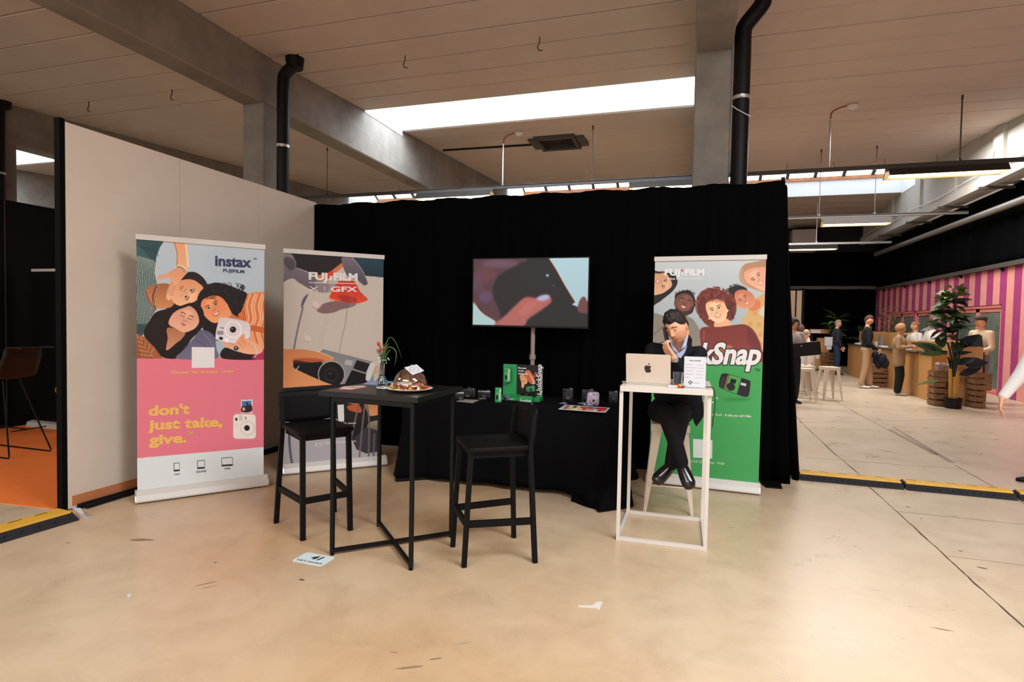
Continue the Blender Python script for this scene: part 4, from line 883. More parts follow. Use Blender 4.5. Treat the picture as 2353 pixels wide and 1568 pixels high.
C.poly([(600, 770), (650, 720), (800, 690), (960, 715), (1040, 730), (960, 770), (860, 790), (760, 830), (640, 840), (560, 805)], (128, 98, 100), soft=1)
for (x, y) in ((545, 735), (450, 1140)): C.ell(x, y, 42, 40, (208, 198, 186)); C.line([(x-38, y), (x-20, y+34), (x+25, y+38)], 9, (150, 136, 124), .8)
C.line([(930, 760), (910, 940), (870, 1120), (830, 1320)], 6, (120, 108, 98)); C.line([(700, 900), (640, 1050), (600, 1250)], 60, (184, 172, 160), .35)
for k in range(14): C.line([(980+k*22, 500+(k*97) % 300), (960+k*20, 800+(k*53) % 300)], 18, (206, 196, 186), .12)
C.crop = (620, 830, 5.407)
C.poly([(60, 150), (160, 190), (300, 120), (420, 90), (620, 40), (760, -30), (760, 400), (60, 420)], (24, 20, 22), sm=False)
C.crop = (620, 560, 5.225)
C.poly([(560, 1330), (640, 1268), (1240, 1420), (1250, 1700), (1150, 1860), (560, 1700)], (148, 148, 148), c2=(126, 126, 128), sm=False); C.poly([(915, 1388), (1000, 1412), (980, 1470), (890, 1450)], (172, 172, 172), sm=False)
C.poly([(1045, 1400), (1205, 1445), (1150, 1550), (1000, 1500)], (22, 20, 24), sm=False); C.poly([(985, 1518), (1190, 1580), (1180, 1700), (900, 1690)], (18, 17, 20), sm=False)
C.poly([(1205, 1440), (1265, 1460), (1200, 1640), (1150, 1620)], (206, 204, 202)); C.line([(1255, 1560), (1290, 1480), (1330, 1640)], 40, (196, 150, 120), .7)
C.poly([(280, 1390), (600, 1370), (680, 1560), (640, 1700), (280, 1560)], (20, 18, 22), sm=False)
C.ell(740, 1570, 164, 164, (168, 166, 164)); C.ell(740, 1572, 152, 152, (20, 18, 20)); C.ell(740, 1580, 92, 92, (34, 30, 34)); C.ell(740, 1580, 60, 60, (14, 13, 16)); C.ell(725, 1560, 22, 14, (80, 70, 84), al=.7)
C.poly([(100, 1310), (220, 1270), (400, 1272), (560, 1300), (700, 1350), (770, 1380), (755, 1405), (600, 1420), (460, 1425), (300, 1400), (280, 1480), (380, 1540), (600, 1640), (760, 1700), (900, 1750), (910, 1790), (720, 1800), (400, 1790), (100, 1780)], (232, 158, 104), c2=(206, 128, 80))
C.poly([(290, 1390), (460, 1375), (640, 1395), (600, 1425), (300, 1430)], (150, 50, 30), .6, soft=3); C.line([(560, 1290), (700, 1345), (765, 1378)], 14, (248, 200, 156), .6)
C.line([(310, 1530), (350, 1470)], 10, (210, 206, 202))
C.crop = (620, 830, 5.407)
C.poly([(100, 340), (1450, 250), (1450, 900), (1020, 980), (830, 720), (100, 560)], (30, 26, 30), sm=False)
C.poly([(100, 560), (300, 540), (700, 700), (880, 760), (960, 980), (1100, 1090), (1200, 1140), (1450, 1090), (1450, 1300), (100, 1420)], (168, 166, 172), c2=(176, 172, 172), sm=False)
C.poly([(840, 440), (960, 470), (1100, 520), (1080, 545), (900, 500)], (140, 138, 138)); C.poly([(960, 560), (1100, 540), (1140, 640), (1000, 620)], (190, 90, 50), soft=2)
C.poly([(1210, 500), (1450, 440), (1450, 640), (1300, 690), (1220, 650)], (222, 150, 100), c2=(190, 116, 72)); C.poly([(960, 640), (1200, 690), (1450, 660), (1450, 760), (1000, 740)], (40, 30, 30)); C.poly([(1230, 770), (1450, 740), (1450, 900), (1240, 910)], (96, 88, 76), c2=(160, 150, 130))
C.poly([(1020, 980), (1200, 820), (1450, 900), (1450, 1110), (1200, 1150), (1080, 1100)], (58, 54, 64), sm=False)
for pts in ([(1190, 490), (1150, 800), (1110, 1240)], [(1100, 560), (1050, 780), (1010, 960), (940, 1250)], [(1210, 520), (1235, 800), (1225, 1220)], [(1300, 900), (1290, 1200)]): C.line(pts, 20, (132, 122, 114)); C.line(pts, 6, (60, 54, 52))
C.line([(240, 830), (250, 1080), (285, 1320)], 32, (84, 80, 100)); C.line([(250, 830), (262, 1080), (295, 1320)], 8, (140, 134, 140))
C.poly([(840, 545), (920, 540), (925, 750), (850, 755)], (222, 220, 216), sm=False)
B2 = C2.build(R2, 'fabric_print')
put(C, B2, 'and GFX range', (780, 786), (1070, 778), M_whp, h=19, bold=.02); put(C, B2, '@fujifilmbe.com', (682, 1032), (1070, 1008), M_whp, h=32, bold=0)
put(C, B2, 'f', (566, 1062), (588, 1060), M_whp, h=42, bold=.03); g = MB()
def ring(C_, x0, y0, x1, y1, r, w_): 
    a = [C_.uv(p) for p in rrect(x0, y0, x1, y1, r)]; b = [C_.uv(p) for p in rrect(x0+w_, y0+w_, x1-w_, y1-w_, max(1, r-w_))]; n = len(a)
    P_ = lambda q: C_.O+C_.U*q[0]+C_.V*q[1]+C_.N*.002
    return [P_(q) for q in a]+[P_(q) for q in b], [(i, (i+1) % n, n+(i+1) % n, n+i) for i in range(n)]
g.add(*ring(C, 612, 1008, 662, 1054, 14, 5)); g.add(*ring(C, 625, 1020, 649, 1043, 11, 4)); g.build('camera_icon', M_whp, B2, True)
C.crop = (620, 560, 5.225)
put(C, B2, 'FUJ', (466, 428), (692, 438), M_whp, h=84, bold=.045); put(C, B2, 'I', (718, 436), (742, 437), M_whp, h=44, bold=.06); put(C, B2, 'FILM', (768, 438), (1054, 446), M_whp, h=86, bold=.045)
put(C, B2, 'X', (470, 568), (584, 572), M_whp, h=56, bold=0); put(C, B2, 'GFX', (732, 576), (1054, 578), M_whp, h=60, bold=.03)
g = MB()
for q in ([(468, 464), (1052, 478), (1052, 486), (468, 472)], [(656, 510), (662, 510), (662, 572), (656, 572)]):
    P_ = [C.O+C.U*a+C.V*b+C.N*.002 for a, b in (C.uv(p) for p in q)]; g.add(P_, [(0, 1, 2, 3)])
g.build('rule_line', M_whp, B2, True)
g = MB(); g.add([C.O+C.U*a+C.V*b+C.N*.0025 for a, b in (C.uv(p) for p in ((722, 384), (748, 340), (750, 372), (738, 388)))], [(0, 1, 2, 3)]); g.build('red_mark', mat('red_print', (214, 50, 36), .5), B2, True)
# ---- banner 3
C3, R3 = banner('green roll-up banner with smiling people looking down, behind the seated man', (1503, 599), (1757, 597), (1494, 1102), (1746, 1121), (1490, 1111), (1745, 1140), 250)
C = C3; C.a[:] = (70, 158, 88); C.crop = (1480, 580, 5.2267)
C.poly([(60, 60), (1560, 40), (1560, 1330), (60, 1330)], (150, 162, 168), c2=(190, 196, 198), sm=False)
# man 1 upper left
C.poly([(80, 250), (180, 232), (330, 240), (390, 300), (398, 380), (340, 470), (230, 560), (160, 610), (80, 620)], (40, 34, 38)); pass
C.poly([(80, 270), (180, 256), (260, 250), (320, 330), (335, 400), (290, 450), (200, 500), (80, 496)], (222, 172, 136), c2=(198, 146, 112)); C.face(215, 365, 118, 110, (222, 172, 136), (50, 34, 32), (178, 96, 84))
# man 2
C.poly([(60, 770), (240, 760), (520, 770), (640, 880), (700, 1060), (720, 1330), (60, 1330)], (150, 142, 130), c2=(132, 124, 112)); C.line([(90, 1010), (240, 880), (300, 820)], 8, (90, 82, 76))
C.poly([(370, 560), (380, 500), (470, 460), (560, 470), (612, 560), (606, 650), (560, 740), (440, 720), (366, 640)], (34, 30, 34)); C.curls(490, 500, 110, 40, 30, 12, [(34, 30, 34)], 7, 4, True)
C.poly([(378, 560), (420, 510), (500, 494), (570, 530), (596, 600), (580, 680), (530, 740), (480, 760), (400, 700), (368, 640)], (150, 92, 72), c2=(96, 62, 56)); C.poly([(375, 640), (440, 700), (530, 700), (585, 640), (570, 710), (500, 770), (400, 730)], (48, 34, 36), .75, soft=2); C.face(490, 600, 118, 18, (150, 92, 72), (30, 20, 22), (170, 90, 80))
# woman top right
C.poly([(1140, 260), (1180, 170), (1280, 124), (1560, 122), (1560, 490), (1440, 480), (1300, 440), (1200, 400), (1150, 340)], (196, 142, 112), c2=(168, 128, 96)); C.line([(1180, 190), (1160, 300), (1240, 420)], 26, (176, 160, 140), .8)
C.poly([(1200, 250), (1270, 200), (1400, 180), (1560, 200), (1560, 470), (1420, 460), (1300, 400), (1220, 340)], (232, 178, 150), c2=(214, 150, 124)); C.face(1360, 320, 135, 140-180, (232, 178, 150), (70, 50, 44), (206, 110, 96))
# man right
C.poly([(1010, 460), (1060, 410), (1150, 398), (1240, 450), (1200, 560), (1060, 580)], (44, 38, 42)); C.curls(1100, 450, 90, 50, 30, 18, [(44, 38, 42)], 8, 6, True)
C.poly([(1180, 860), (1230, 740), (1330, 560), (1560, 540), (1560, 1330), (1300, 1330)], (214, 176, 122), c2=(196, 158, 104))
for x, y in ((1280, 860), (1380, 870), (1300, 960), (1400, 990), (1330, 740), (1390, 1100)): C.ell(x, y, 26, 26, (186, 132, 70), al=.5); C.ell(x, y, 11, 11, (214, 150, 80))
C.poly([(1260, 640), (1340, 570), (1395, 590), (1390, 660), (1330, 705), (1270, 690)], (204, 120, 84)); C.poly([(1390, 700), (1560, 560), (1560, 760), (1420, 770)], (196, 200, 200), .8)
C.poly([(1085, 510), (1120, 460), (1210, 450), (1290, 490), (1330, 560), (1320, 640), (1250, 676), (1160, 670), (1100, 620)], (216, 146, 112), c2=(190, 112, 84)); C.face(1200, 572, 112, -38, (216, 146, 112), (50, 34, 32), (190, 96, 84))
# woman curls centre
C.poly([(640, 560), (680, 480), (780, 432), (900, 450), (1000, 490), (1090, 570), (1110, 680), (1080, 780), (1020, 830), (860, 900), (760, 880), (680, 790), (640, 680)], (120, 58, 46), c2=(84, 46, 48))
C.curls(860, 640, 225, 200, 150, 22, [(150, 74, 54), (104, 46, 40), (80, 38, 42)], 8, 7, True); C.curls(860, 530, 190, 90, 140, 18, [(164, 84, 60), (120, 52, 42), (90, 40, 40)], 7, 9); C.curls(1030, 700, 60, 120, 60, 16, [(96, 48, 48), (70, 36, 42)], 7, 10)
C.poly([(860, 820), (1000, 800), (1040, 870), (960, 920), (850, 920)], (226, 172, 130))
C.poly([(740, 660), (760, 600), (850, 566), (940, 580), (985, 650), (1000, 720), (980, 800), (920, 842), (850, 838), (780, 780)], (240, 200, 160), c2=(228, 172, 128)); C.face(865, 700, 140, -18, (240, 200, 160), (70, 44, 38), (206, 110, 96))
C.ell(1003, 700, 11, 16, (226, 214, 190)); C.ell(782, 796, 10, 12, (226, 214, 190))
C.curls(850, 580, 90, 16, 24, 14, [(150, 74, 54), (130, 60, 46)], 6, 12)
C.poly([(668, 960), (700, 905), (800, 895), (900, 898), (1040, 880), (1200, 866), (1300, 920), (1370, 1030), (1410, 1160), (1400, 1330), (700, 1330), (680, 1100)], (140, 70, 62), c2=(118, 54, 52)); C.line([(720, 940), (716, 1080)], 8, (190, 120, 108), .8); C.poly([(1240, 900), (1330, 1000), (1400, 1160), (1260, 1100)], (104, 46, 52), .7, soft=3); C.poly([(880, 1180), (1050, 1120), (1060, 1330), (860, 1330)], (196, 112, 84), .8, soft=2)
C.poly([(60, 1318), (1560, 1325), (1560, 2000), (60, 2000)], (70, 158, 88), sm=False)
for k, (x0, y0) in enumerate(((60, 1330),)): C.poly([(900, 1330), (930, 1270), (980, 1240), (1060, 1300), (1080, 1340)], (70, 158, 88))
C.crop = (1420, 800, 4.3556)
# disposable camera
C.ell(1190, 515, 150, 16, (40, 120, 66), al=.6, soft=4)
C.poly([(1010, 380), (1030, 275), (1060, 257), (1110, 262), (1300, 320), (1325, 350), (1310, 470), (1275, 490), (1190, 465), (1070, 418)], (44, 42, 46), c2=(34, 32, 36))
C.poly([(1115, 268), (1235, 300), (1190, 462), (1075, 415)], (84, 158, 78), sm=False); C.line([(1105, 270), (1065, 412)], 8, (214, 120, 90), sm=False); C.poly([(1130, 305), (1185, 318), (1175, 360), (1120, 345)], (26, 25, 28), sm=False); C.poly([(1230, 345), (1285, 358), (1280, 384), (1226, 370)], (196, 200, 200), sm=False)
C.ell(1130, 388, 43, 38, (30, 28, 32), 30); C.ell(1130, 388, 28, 25, (54, 52, 58), 30); C.ell(1130, 388, 14, 12, (18, 16, 20), 30); C.poly([(1040, 300), (1075, 290), (1050, 400), (1020, 370)], (70, 68, 72), .6, soft=2)
C.poly([(752, 910), (946, 924), (942, 1108), (752, 1096)], (216, 222, 218), sm=False)
B3 = C3.build(R3, 'fabric_print')
M_outl = mat('dark_outline_print', (44, 40, 44), .5)
def outlined(C_, par, st, p0, p1, h, w_, bold, shear):
    co = []; fs = []
    for k in range(12):
        t = 2*math.pi*k/12; dx, dy = w_*math.cos(t), w_*math.sin(t); o = put(C_, par, st, (p0[0]+dx, p0[1]+dy), (p1[0]+dx, p1[1]+dy), M_outl, h=h, bold=bold, shear=shear, off=.0015)
        n = len(co); co += [v.co.copy()+C_.N*(k*.00004) for v in o.data.vertices]; fs += [[i+n for i in f.vertices] for f in o.data.polygons]; bpy.data.objects.remove(o)
    g = MB(); g.add(co, fs); me = bpy.data.meshes.new('lettering_outline'); me.from_pydata([tuple(v) for v in co], [], fs); me.materials.append(M_outl)
    o = bpy.data.objects.new('lettering_outline', me); COL.objects.link(o); setpar(o, par, True)
    put(C_, par, st, p0, p1, M_whp, h=h, bold=bold, shear=shear, off=.0035)
outlined(C, B3, 'QuickSnap', (352, 148), (1432, 160), 196, 11, .035, .25)
put(C, B3, 'TM', (1368, 234), (1420, 236), M_ink, h=30, bold=.0); put(C, B3, 'TM', (966, 514), (1000, 515), M_whp, h=22)
put(C, B3, 'reloaded.', (640, 545), (958, 548), M_whp, h=60, bold=.03)
put(C, B3, 'Built-in flash -', (870, 676), (1062, 682), M_whp, h=24, bold=0); put(C, B3, "A vibe you can't fake.", (1070, 684), (1336, 694), M_whp, h=24, bold=.02)
put(C, B3, 'the full QuickSnap  range', (700, 1142), (1066, 1166), M_whp, h=26, bold=0)
C.crop = (1480, 580, 5.2267)
put(C, B3, 'FUJ', (246, 276), (430, 276), M_whp, h=72, bold=.04); put(C, B3, 'I', (452, 276), (468, 276), M_whp, h=38, bold=.06); put(C, B3, 'FILM', (490, 276), (722, 274), M_whp, h=72, bold=.04); put(C, B3, 'Value from Innovation', (266, 330), (704, 328), M_whp, h=26, bold=.01)
g = MB(); g.add([C.O+C.U*a+C.V*b+C.N*.0025 for a, b in (C.uv(p) for p in ((448, 204), (468, 204), (466, 226), (450, 240)))], [(0, 1, 2, 3)]); g.build('red_mark', MATS['red_print'], B3, True)
# ---- television on its stand
TV = empty('television', (-1.6, 5.75, .0), 'large flat television on a grey pole stand behind the display table', 'television')
a0 = onY(1088, 597, 5.75); a1 = onY(1351, 592, 5.75); a2 = onY(1351, 750, 5.75); a3 = onY(1087, 748, 5.75)
xl, xr = (a0.x+a3.x)/2, (a1.x+a2.x)/2; zb, zt = (a2.z+a3.z)/2, (a0.z+a1.z)/2
g = MB(); g.b2((xl-.012, 5.752, zb-.018), (xr+.012, 5.80, zt+.012)); g.b2((xl+.25, 5.80, zb+.1), (xr-.25, 5.84, zt-.1)); g.build('bezel', M_black, TV, True)
C = Canvas(Vector((xl, 5.75, zb)), Vector((1, 0, 0)), Vector((0, 0, 1)), xr-xl, zt-zb, 264, 150, (34, 28, 30)); C.crop = (1060, 570, 5.228)
C.poly([(130, 120), (780, 130), (640, 210), (500, 300), (430, 360), (380, 480), (400, 620), (470, 800), (420, 930), (300, 830), (200, 700), (130, 640)], (84, 50, 58), soft=4)
C.ell(300, 320, 120, 90, (110, 58, 62), al=.7, soft=8); C.ell(470, 190, 220, 50, (120, 92, 112), al=.6, soft=8); C.ell(290, 590, 80, 70, (100, 74, 112), al=.7, soft=8); C.ell(190, 420, 60, 120, (96, 66, 88), al=.6, soft=8)
C.poly([(1050, 110), (1560, 110), (1560, 660), (1500, 640), (1470, 590), (1420, 640), (1412, 715), (1330, 680), (1368, 650), (1240, 440), (1140, 260)], (168, 196, 202), sm=False, c2=(176, 206, 212)); C.line([(1050, 120), (1140, 258), (1240, 440), (1370, 652)], 9, (206, 140, 110)); C.poly([(1420, 640), (1470, 585), (1510, 640), (1520, 780), (1400, 760)], (110, 62, 60), soft=2)
C.poly([(120, 630), (200, 720), (270, 800), (400, 870), (420, 940), (120, 940)], (170, 196, 196), sm=False); C.line([(155, 645), (215, 740), (285, 805), (405, 878), (418, 915)], 8, (196, 120, 84))
C.poly([(400, 940), (540, 800), (680, 660), (780, 590), (900, 600), (1010, 562), (1070, 590), (1080, 650), (1000, 720), (900, 790), (800, 860), (730, 940)], (170, 96, 92), c2=(180, 96, 86), soft=4); C.ell(985, 600, 80, 34, (176, 172, 206), -12, soft=4); C.ell(800, 720, 130, 50, (196, 112, 100), -38, al=.5, soft=6)
C.ell(1035, 330, 24, 22, (70, 110, 130), soft=1); C.ell(1035, 330, 12, 6, (200, 220, 230)); C.ell(1108, 450, 16, 12, (40, 70, 120), soft=1)
C.build(TV, 'screen', SCREEN)
g = MB(); pc = onY(1220, 836, 5.8); g.path([(pc.x, 5.86, .03), (pc.x, 5.86, zt-.3)], .024, 14); g.lathe([(.034, -.02), (.034, .03)], 16, (pc.x, 5.86, 1.12)); g.build('pole', mat('grey_pole', (150, 134, 124), .5), TV, True, True)
g = MB(); g.b2((pc.x-.32, 5.62, 0), (pc.x+.32, 5.98, .02)); g.build('base_plate', M_black, TV, True)
# ================================================================== DRAPED DISPLAY TABLE
DT = empty('display_table', (-1.6, 5.25, 0), 'long display table under the black cloth below the television', 'table')
tx0, tx1, ty0, ty1, dz = -2.58, -.62, 4.88, 5.66, .735
g = MB(); g.b2((tx0+.03, ty0+.03, dz-.03), (tx1-.03, ty1-.03, dz)); g.build('tabletop', M_ply, DT, True)
for x in (tx0+.2, tx1-.2):
    for y in (ty0+.1, ty1-.1):
        g = MB(); g.path([(x, y, 0), (x, y, dz-.03)], .016, 8); g.build('leg', M_black, DT, True)
g = MB(); a = onz(909, 1106); b = onz(985, 1099); g.bar((a.x, a.y, .015), (b.x+.1, b.y+.05, .015), .07, .03); g.build('foot', M_black, DT, True)
g = MB(); a = onz(1457, 1101); b = onz(1420, 1112); g.bar((a.x, a.y+.02, .015), (b.x-.1, b.y+.02, .015), .09, .03); g.build('foot', M_black, DT, True)
M_cloth = mat('black_table_cloth', (8, 8, 11), .92, spec=.1, bump=.2, bscale=250)
per = []; r = .05; n_side = 44
def rect_pt(t):
    W_, D_ = tx1-tx0, ty1-ty0; L_ = 2*(W_+D_); d = (t % 1)*L_
    if d < W_: return Vector((tx0+d, ty0, 0)), Vector((0, -1, 0))
    d -= W_
    if d < D_: return Vector((tx1, ty0+d, 0)), Vector((1, 0, 0))
    d -= D_
    if d < W_: return Vector((tx1-d, ty1, 0)), Vector((0, 1, 0))
    d -= W_; return Vector((tx0, ty1-d, 0)), Vector((-1, 0, 0))
NP = 260; ZR = 14; vs = []; fs = []; cen = Vector(((tx0+tx1)/2, (ty0+ty1)/2, 0))
corners = [Vector((tx0, ty0, 0)), Vector((tx1, ty0, 0)), Vector((tx1, ty1, 0)), Vector((tx0, ty1, 0))]
for j in range(ZR+1):
    s = j/ZR
    for i in range(NP):
        p, nrm = rect_pt(i/NP); p = p.copy()
        cd_ = min((p-c).length for c in corners); ci = min(range(4), key=lambda k: (p-corners[k]).length)
        corner = math.exp(-(cd_/.22)**2); out = (p-corners[ci]); diag = (corners[ci]-cen).normalized()
        fold = .014*math.sin(i*.42)+.010*math.sin(i*.23+1.3)+.03*corner*math.sin(i*.9)
        amt = s*(.03+fold)+corner*s*s*((.02, .16, .1, .02)[ci])
        q = p+nrm*amt+diag*corner*s*s*.03
        hem = .035-.03*corner if nrm.y < 0 else .01
        if ci == 1 and s > .75: q += Vector((-.05, -.14, 0))*corner*(s-.75)/.25
        z = dz+.006-(dz-hem)*s + (.0 if s > .02 else 0); vs.append((q.x, q.y, z))
for j in range(ZR):
    for i in range(NP): k = j*NP+i; k2 = j*NP+(i+1) % NP; fs.append((k, k2, k2+NP, k+NP))
n0 = len(vs); vs.append((cen.x, cen.y, dz+.006))
for i in range(NP): fs.append((n0, (i+1) % NP, i))
g = MB(); g.add(vs, fs); TC = g.build('tablecloth', M_cloth, smooth=True, angle=50); tag(TC, 'black cloth draped to the floor over the long display table', 'tablecloth')
md = TC.modifiers.new('thickness', 'SOLIDIFY'); md.thickness = .004; md.offset = 1
DZ = dz+.0105
g = MB(); P = [onz(*q) for q in ((1312, 1148), (1322, 1156), (1350, 1167), (1375, 1171), (1390, 1164), (1405, 1155), (1419, 1146), (1412, 1132), (1395, 1110), (1330, 1110))]
c = sum(P, Vector())/len(P); pts = cr([(p.x, p.y) for p in P], 4); nP = len(pts); vs = [(x, y, .002) for x, y in pts]+[(c.x+(x-c.x)*.8, c.y+(y-c.y)*.8+.02, .045+.012*math.sin(i*.8)) for i, (x, y) in enumerate(pts)]+[(c.x+(x-c.x)*.45, c.y+(y-c.y)*.45+.05, .10+.02*math.sin(i*.5)) for i, (x, y) in enumerate(pts)]+[(c.x, c.y+.08, .13)]
fs = [(i, (i+1) % nP, nP+(i+1) % nP, nP+i) for i in range(nP)]+[(nP+i, nP+(i+1) % nP, 2*nP+(i+1) % nP, 2*nP+i) for i in range(nP)]+[(2*nP+i, 2*nP+(i+1) % nP, 3*nP) for i in range(nP)]
g.add(vs, fs); g.build('cloth_bunch', M_cloth, TC, True, smooth=True, angle=180)
g = MB(); a = onz(1404, 1150); g.path(cr([(a.x, a.y+.05, .02), (a.x+.02, a.y+.0, .008), (a.x+.06, a.y+.03, .008), (a.x+.07, a.y+.14, .02), (a.x+.06, a.y+.3, .01)], 5, False), .004, 6); tag(g.build('thin_cable', M_black), 'thin black cable loop on the floor by the table cloth corner', 'cable')
# ------------------------------------------------------------------ display stand
O_ = onz(1160, 922, DZ); O2 = onz(1250, 912, DZ); M_green = mat('green_cardboard', (34, 142, 76), .5); M_green2 = mat('green_label', (60, 165, 84), .5)
O_.z = O2.z = DZ
SD = empty('product_display_stand', O_, 'green cardboard product display stand with a black photo panel, below the television', 'display')
U = Vector((1, .0, 0)); N_ = Vector((0, -1, 0)); Yp = 5.36
pl = lambda x, y: onY(x, y, Yp)
a = pl(1156, 917); b = pl(1187, 917); t0 = pl(1156, 837.5); t1 = pl(1247, 839.5); e = pl(1247, 912)
ztop = (t0.z+t1.z)/2; xl, xm, xr = (a.x+t0.x)/2, pl(1187, 880).x, (t1.x+e.x)/2
g = MB(); g.b2((xl, Yp, DZ), (xm, Yp+.012, ztop)); g.build('green_panel', M_green, SD, True)
g = MB(); g.b2((xm, Yp+.001, DZ), (xr, Yp+.012, ztop)); g.build('photo_panel', M_dark, SD, True)
g = MB(); g.prism([(0, 0), (-.14, 0), (-.14, .03), (0, .045)], lambda p, q, t: (t, Yp+p, DZ+q), xl+.02, xr+.004); g.build('base_tray', M_green, SD, True)
C = Canvas(Vector((xm+.002, Yp-.001, DZ+.04)), Vector((1, 0, 0)), Vector((0, 0, 1)), xr-xm-.004, ztop-DZ-.044, 90, 110, (34, 28, 30)); C.crop = (1030, 820, 10.23)
C.poly([(2150, 200), (2240, 200), (2230, 920), (2140, 920)], (150, 138, 130), sm=False); C.poly([(2180, 200), (2240, 210), (2200, 420), (2170, 400)], (60, 54, 56), sm=False)
C.poly([(1820, 330), (1900, 320), (1960, 400), (2010, 500), (2050, 620), (1990, 650), (1900, 600), (1840, 480), (1800, 400)], (216, 170, 140), c2=(206, 110, 72)); C.poly([(1840, 420), (1900, 430), (1960, 560), (1990, 620), (1900, 600)], (196, 80, 50), .8, soft=1)
C.poly([(1680, 460), (1720, 420), (1780, 430), (1840, 500), (1865, 580), (1840, 640), (1800, 650), (1760, 740), (1720, 700), (1720, 620)], (232, 180, 130), c2=(220, 140, 100)); C.line([(1725, 580), (1760, 575), (1790, 590)], 10, (60, 36, 30)); C.line([(1880, 380), (1900, 400)], 12, (60, 30, 30))
C.poly([(1940, 780), (2050, 790), (2080, 920), (2000, 910)], (190, 180, 160)); C.poly([(2020, 380), (2080, 360), (2060, 480), (2000, 480)], (170, 80, 80), .8)
PP = C.build(SD, 'panel_photo')
def flatlet(s, o, u, v, n, w_, h, m_, par, bold=.02, shear=0.): return lettering(s, o, u, v, n, (0, 0), (w_, 0), m_, par, h=h, bold=bold, shear=shear, off=.0015)
hh = ztop-DZ
flatlet('QuickSnap', Vector((xr-.012, Yp-.001, DZ+.05)), Vector((0, 0, 1)), Vector((-1, 0, 0)), N_, hh*.88, .052, M_outl, PP, .05, .2)
flatlet('QuickSnap', Vector((xr-.012, Yp-.002, DZ+.05)), Vector((0, 0, 1)), Vector((-1, 0, 0)), N_, hh*.88, .05, M_whp, PP, .02, .2)
for i, s in enumerate(('Moments', 'worth', 'waiting for')): flatlet(s, Vector((xm+.012, Yp-.001, ztop-.04-.027*i)), Vector((1, 0, 0)), Vector((0, 0, 1)), N_, (.085, .06, .11)[i], .016, M_whp, PP, .03)
flatlet('FUJIFILM', Vector((xm-.03, Yp-.141, DZ+.008)), Vector((1, 0, 0)), Vector((0, 0, 1)), N_, .05, .009, M_whp, SD, .03)
def prodbox(px, py, Y, z, w_, h_, d_, rz, lab, vert=True):
    c = onY(px, py, Y); E_ = empty('product_box', (c.x, Y, z), lab, 'box', 'green disposable camera boxes', rz=rz)
    g = MB(); g.cbox((0, 0, h_/2), (w_, d_, h_), .002); g.build('carton', M_green, E_)
    g = MB(); g.box((0, -d_/2-.0006, h_*.93), (w_*.9, .001, h_*.08)); g.box((-w_*.28, -d_/2-.0006, h_*.45), (w_*.3, .001, h_*.55)); g.build('label_patch', M_green2, E_)
    g = MB(); g.box((-w_*.22, -d_/2-.0014, h_*.35), (w_*.28, .001, h_*.3)); g.build('printed_camera', M_black, E_)
    me = text_mesh('QuickSnap', .03); co = [v.co.copy() for v in me.vertices]; x0 = min(v.x for v in co); x1 = max(v.x for v in co)
    for v, q in zip(me.vertices, co):
        if vert: a_ = (q.x-x0)/(x1-x0)*h_*.8; b_ = q.y/.7*w_*.3; v.co = (w_*.28-b_+w_*.06, -d_/2-.002, h_*.1+a_)
        else: a_ = (q.x-x0)/(x1-x0)*w_*.86; b_ = q.y/.7*h_*.32; v.co = (-w_*.43+a_, -d_/2-.002, h_*.16+b_)
    me.materials.clear(); me.materials.append(M_whp); o = bpy.data.objects.new('lettering', me); COL.objects.link(o); o.parent = E_; return E_
prodbox(1145, 908, 5.06, DZ, .06, .135, .04, .35, 'upright green camera box standing left of the display stand')
prodbox(1166, 880, 5.33, DZ+.16, .062, .14, .04, .2, 'green camera box fixed high on the left green panel of the stand')
prodbox(1209, 915, 5.17, DZ, .125, .055, .04, 0, 'green camera box lying in front of the display stand', False)
M_cam = mat('camera_black_leatherette', (20, 19, 20), .6, bump=.3, bscale=700); M_csil = mat('camera_silver_top', (150, 148, 146), .35, metal=.6); M_cdark = mat('camera_dark_top', (44, 42, 44), .45); M_lens = mat('lens_glass', (10, 10, 18), .05, spec=1)
def photocam(x, y, rz, w_, h_, d_, lab, top=M_cdark, body=M_cam, lr=.03, ll=.035, hump=False, z=None, grp='black cameras on the display table'):
    E_ = empty('camera', (x, y, z if z is not None else DZ), lab, 'camera', grp, rz=rz)
    g = MB(); g.cbox((0, 0, h_*.42), (w_, d_, h_*.84), .006); g.build('camera_body', body, E_, smooth=True)
    g = MB(); g.cbox((0, 0, h_*.84), (w_*.98, d_*.95, h_*.2), .003); 
    if hump: g.prism([(-.02, 0), (.02, 0), (.013, .02), (-.013, .02)], lambda a, b, t: (a, t, h_*.93+b), -d_*.4, d_*.4)
    g.build('top_plate', top, E_)
    g = MB(); R_ = Matrix.Rotation(math.pi/2, 3, 'X'); lx = 0 if hump else w_*.08
    g.lathe([(lr, 0), (lr, ll*.4), (lr*.94, ll*.42), (lr*.94, ll*.9), (lr*.86, ll), (lr*.72, ll*.94)], 24, (lx, -d_/2, h_*.42), R_); L_ = g.build('lens', M_cdark, E_, smooth=True)
    g = MB(); g.lathe([(lr*.72, ll*.93), (lr*.4, ll*.9), (0, ll*.88)], 20, (lx, -d_/2, h_*.42), R_); o = g.build('lens_glass', M_lens, L_, smooth=True)
    g = MB(); g.lathe([(.009, 0), (.009, .008)], 14, (w_*.32, 0, h_*.94)); g.lathe([(.006, 0), (.006, .006)], 12, (w_*.18, -.005, h_*.94)); g.build('dial', M_csil, E_)
    if not hump: g = MB(); g.box((-w_*.3, -d_/2-.001, h_*.82), (.018, .004, .012)); g.build('viewfinder', M_lens, E_)
    return E_
def onD(px, py): return onz(px, py, DZ)
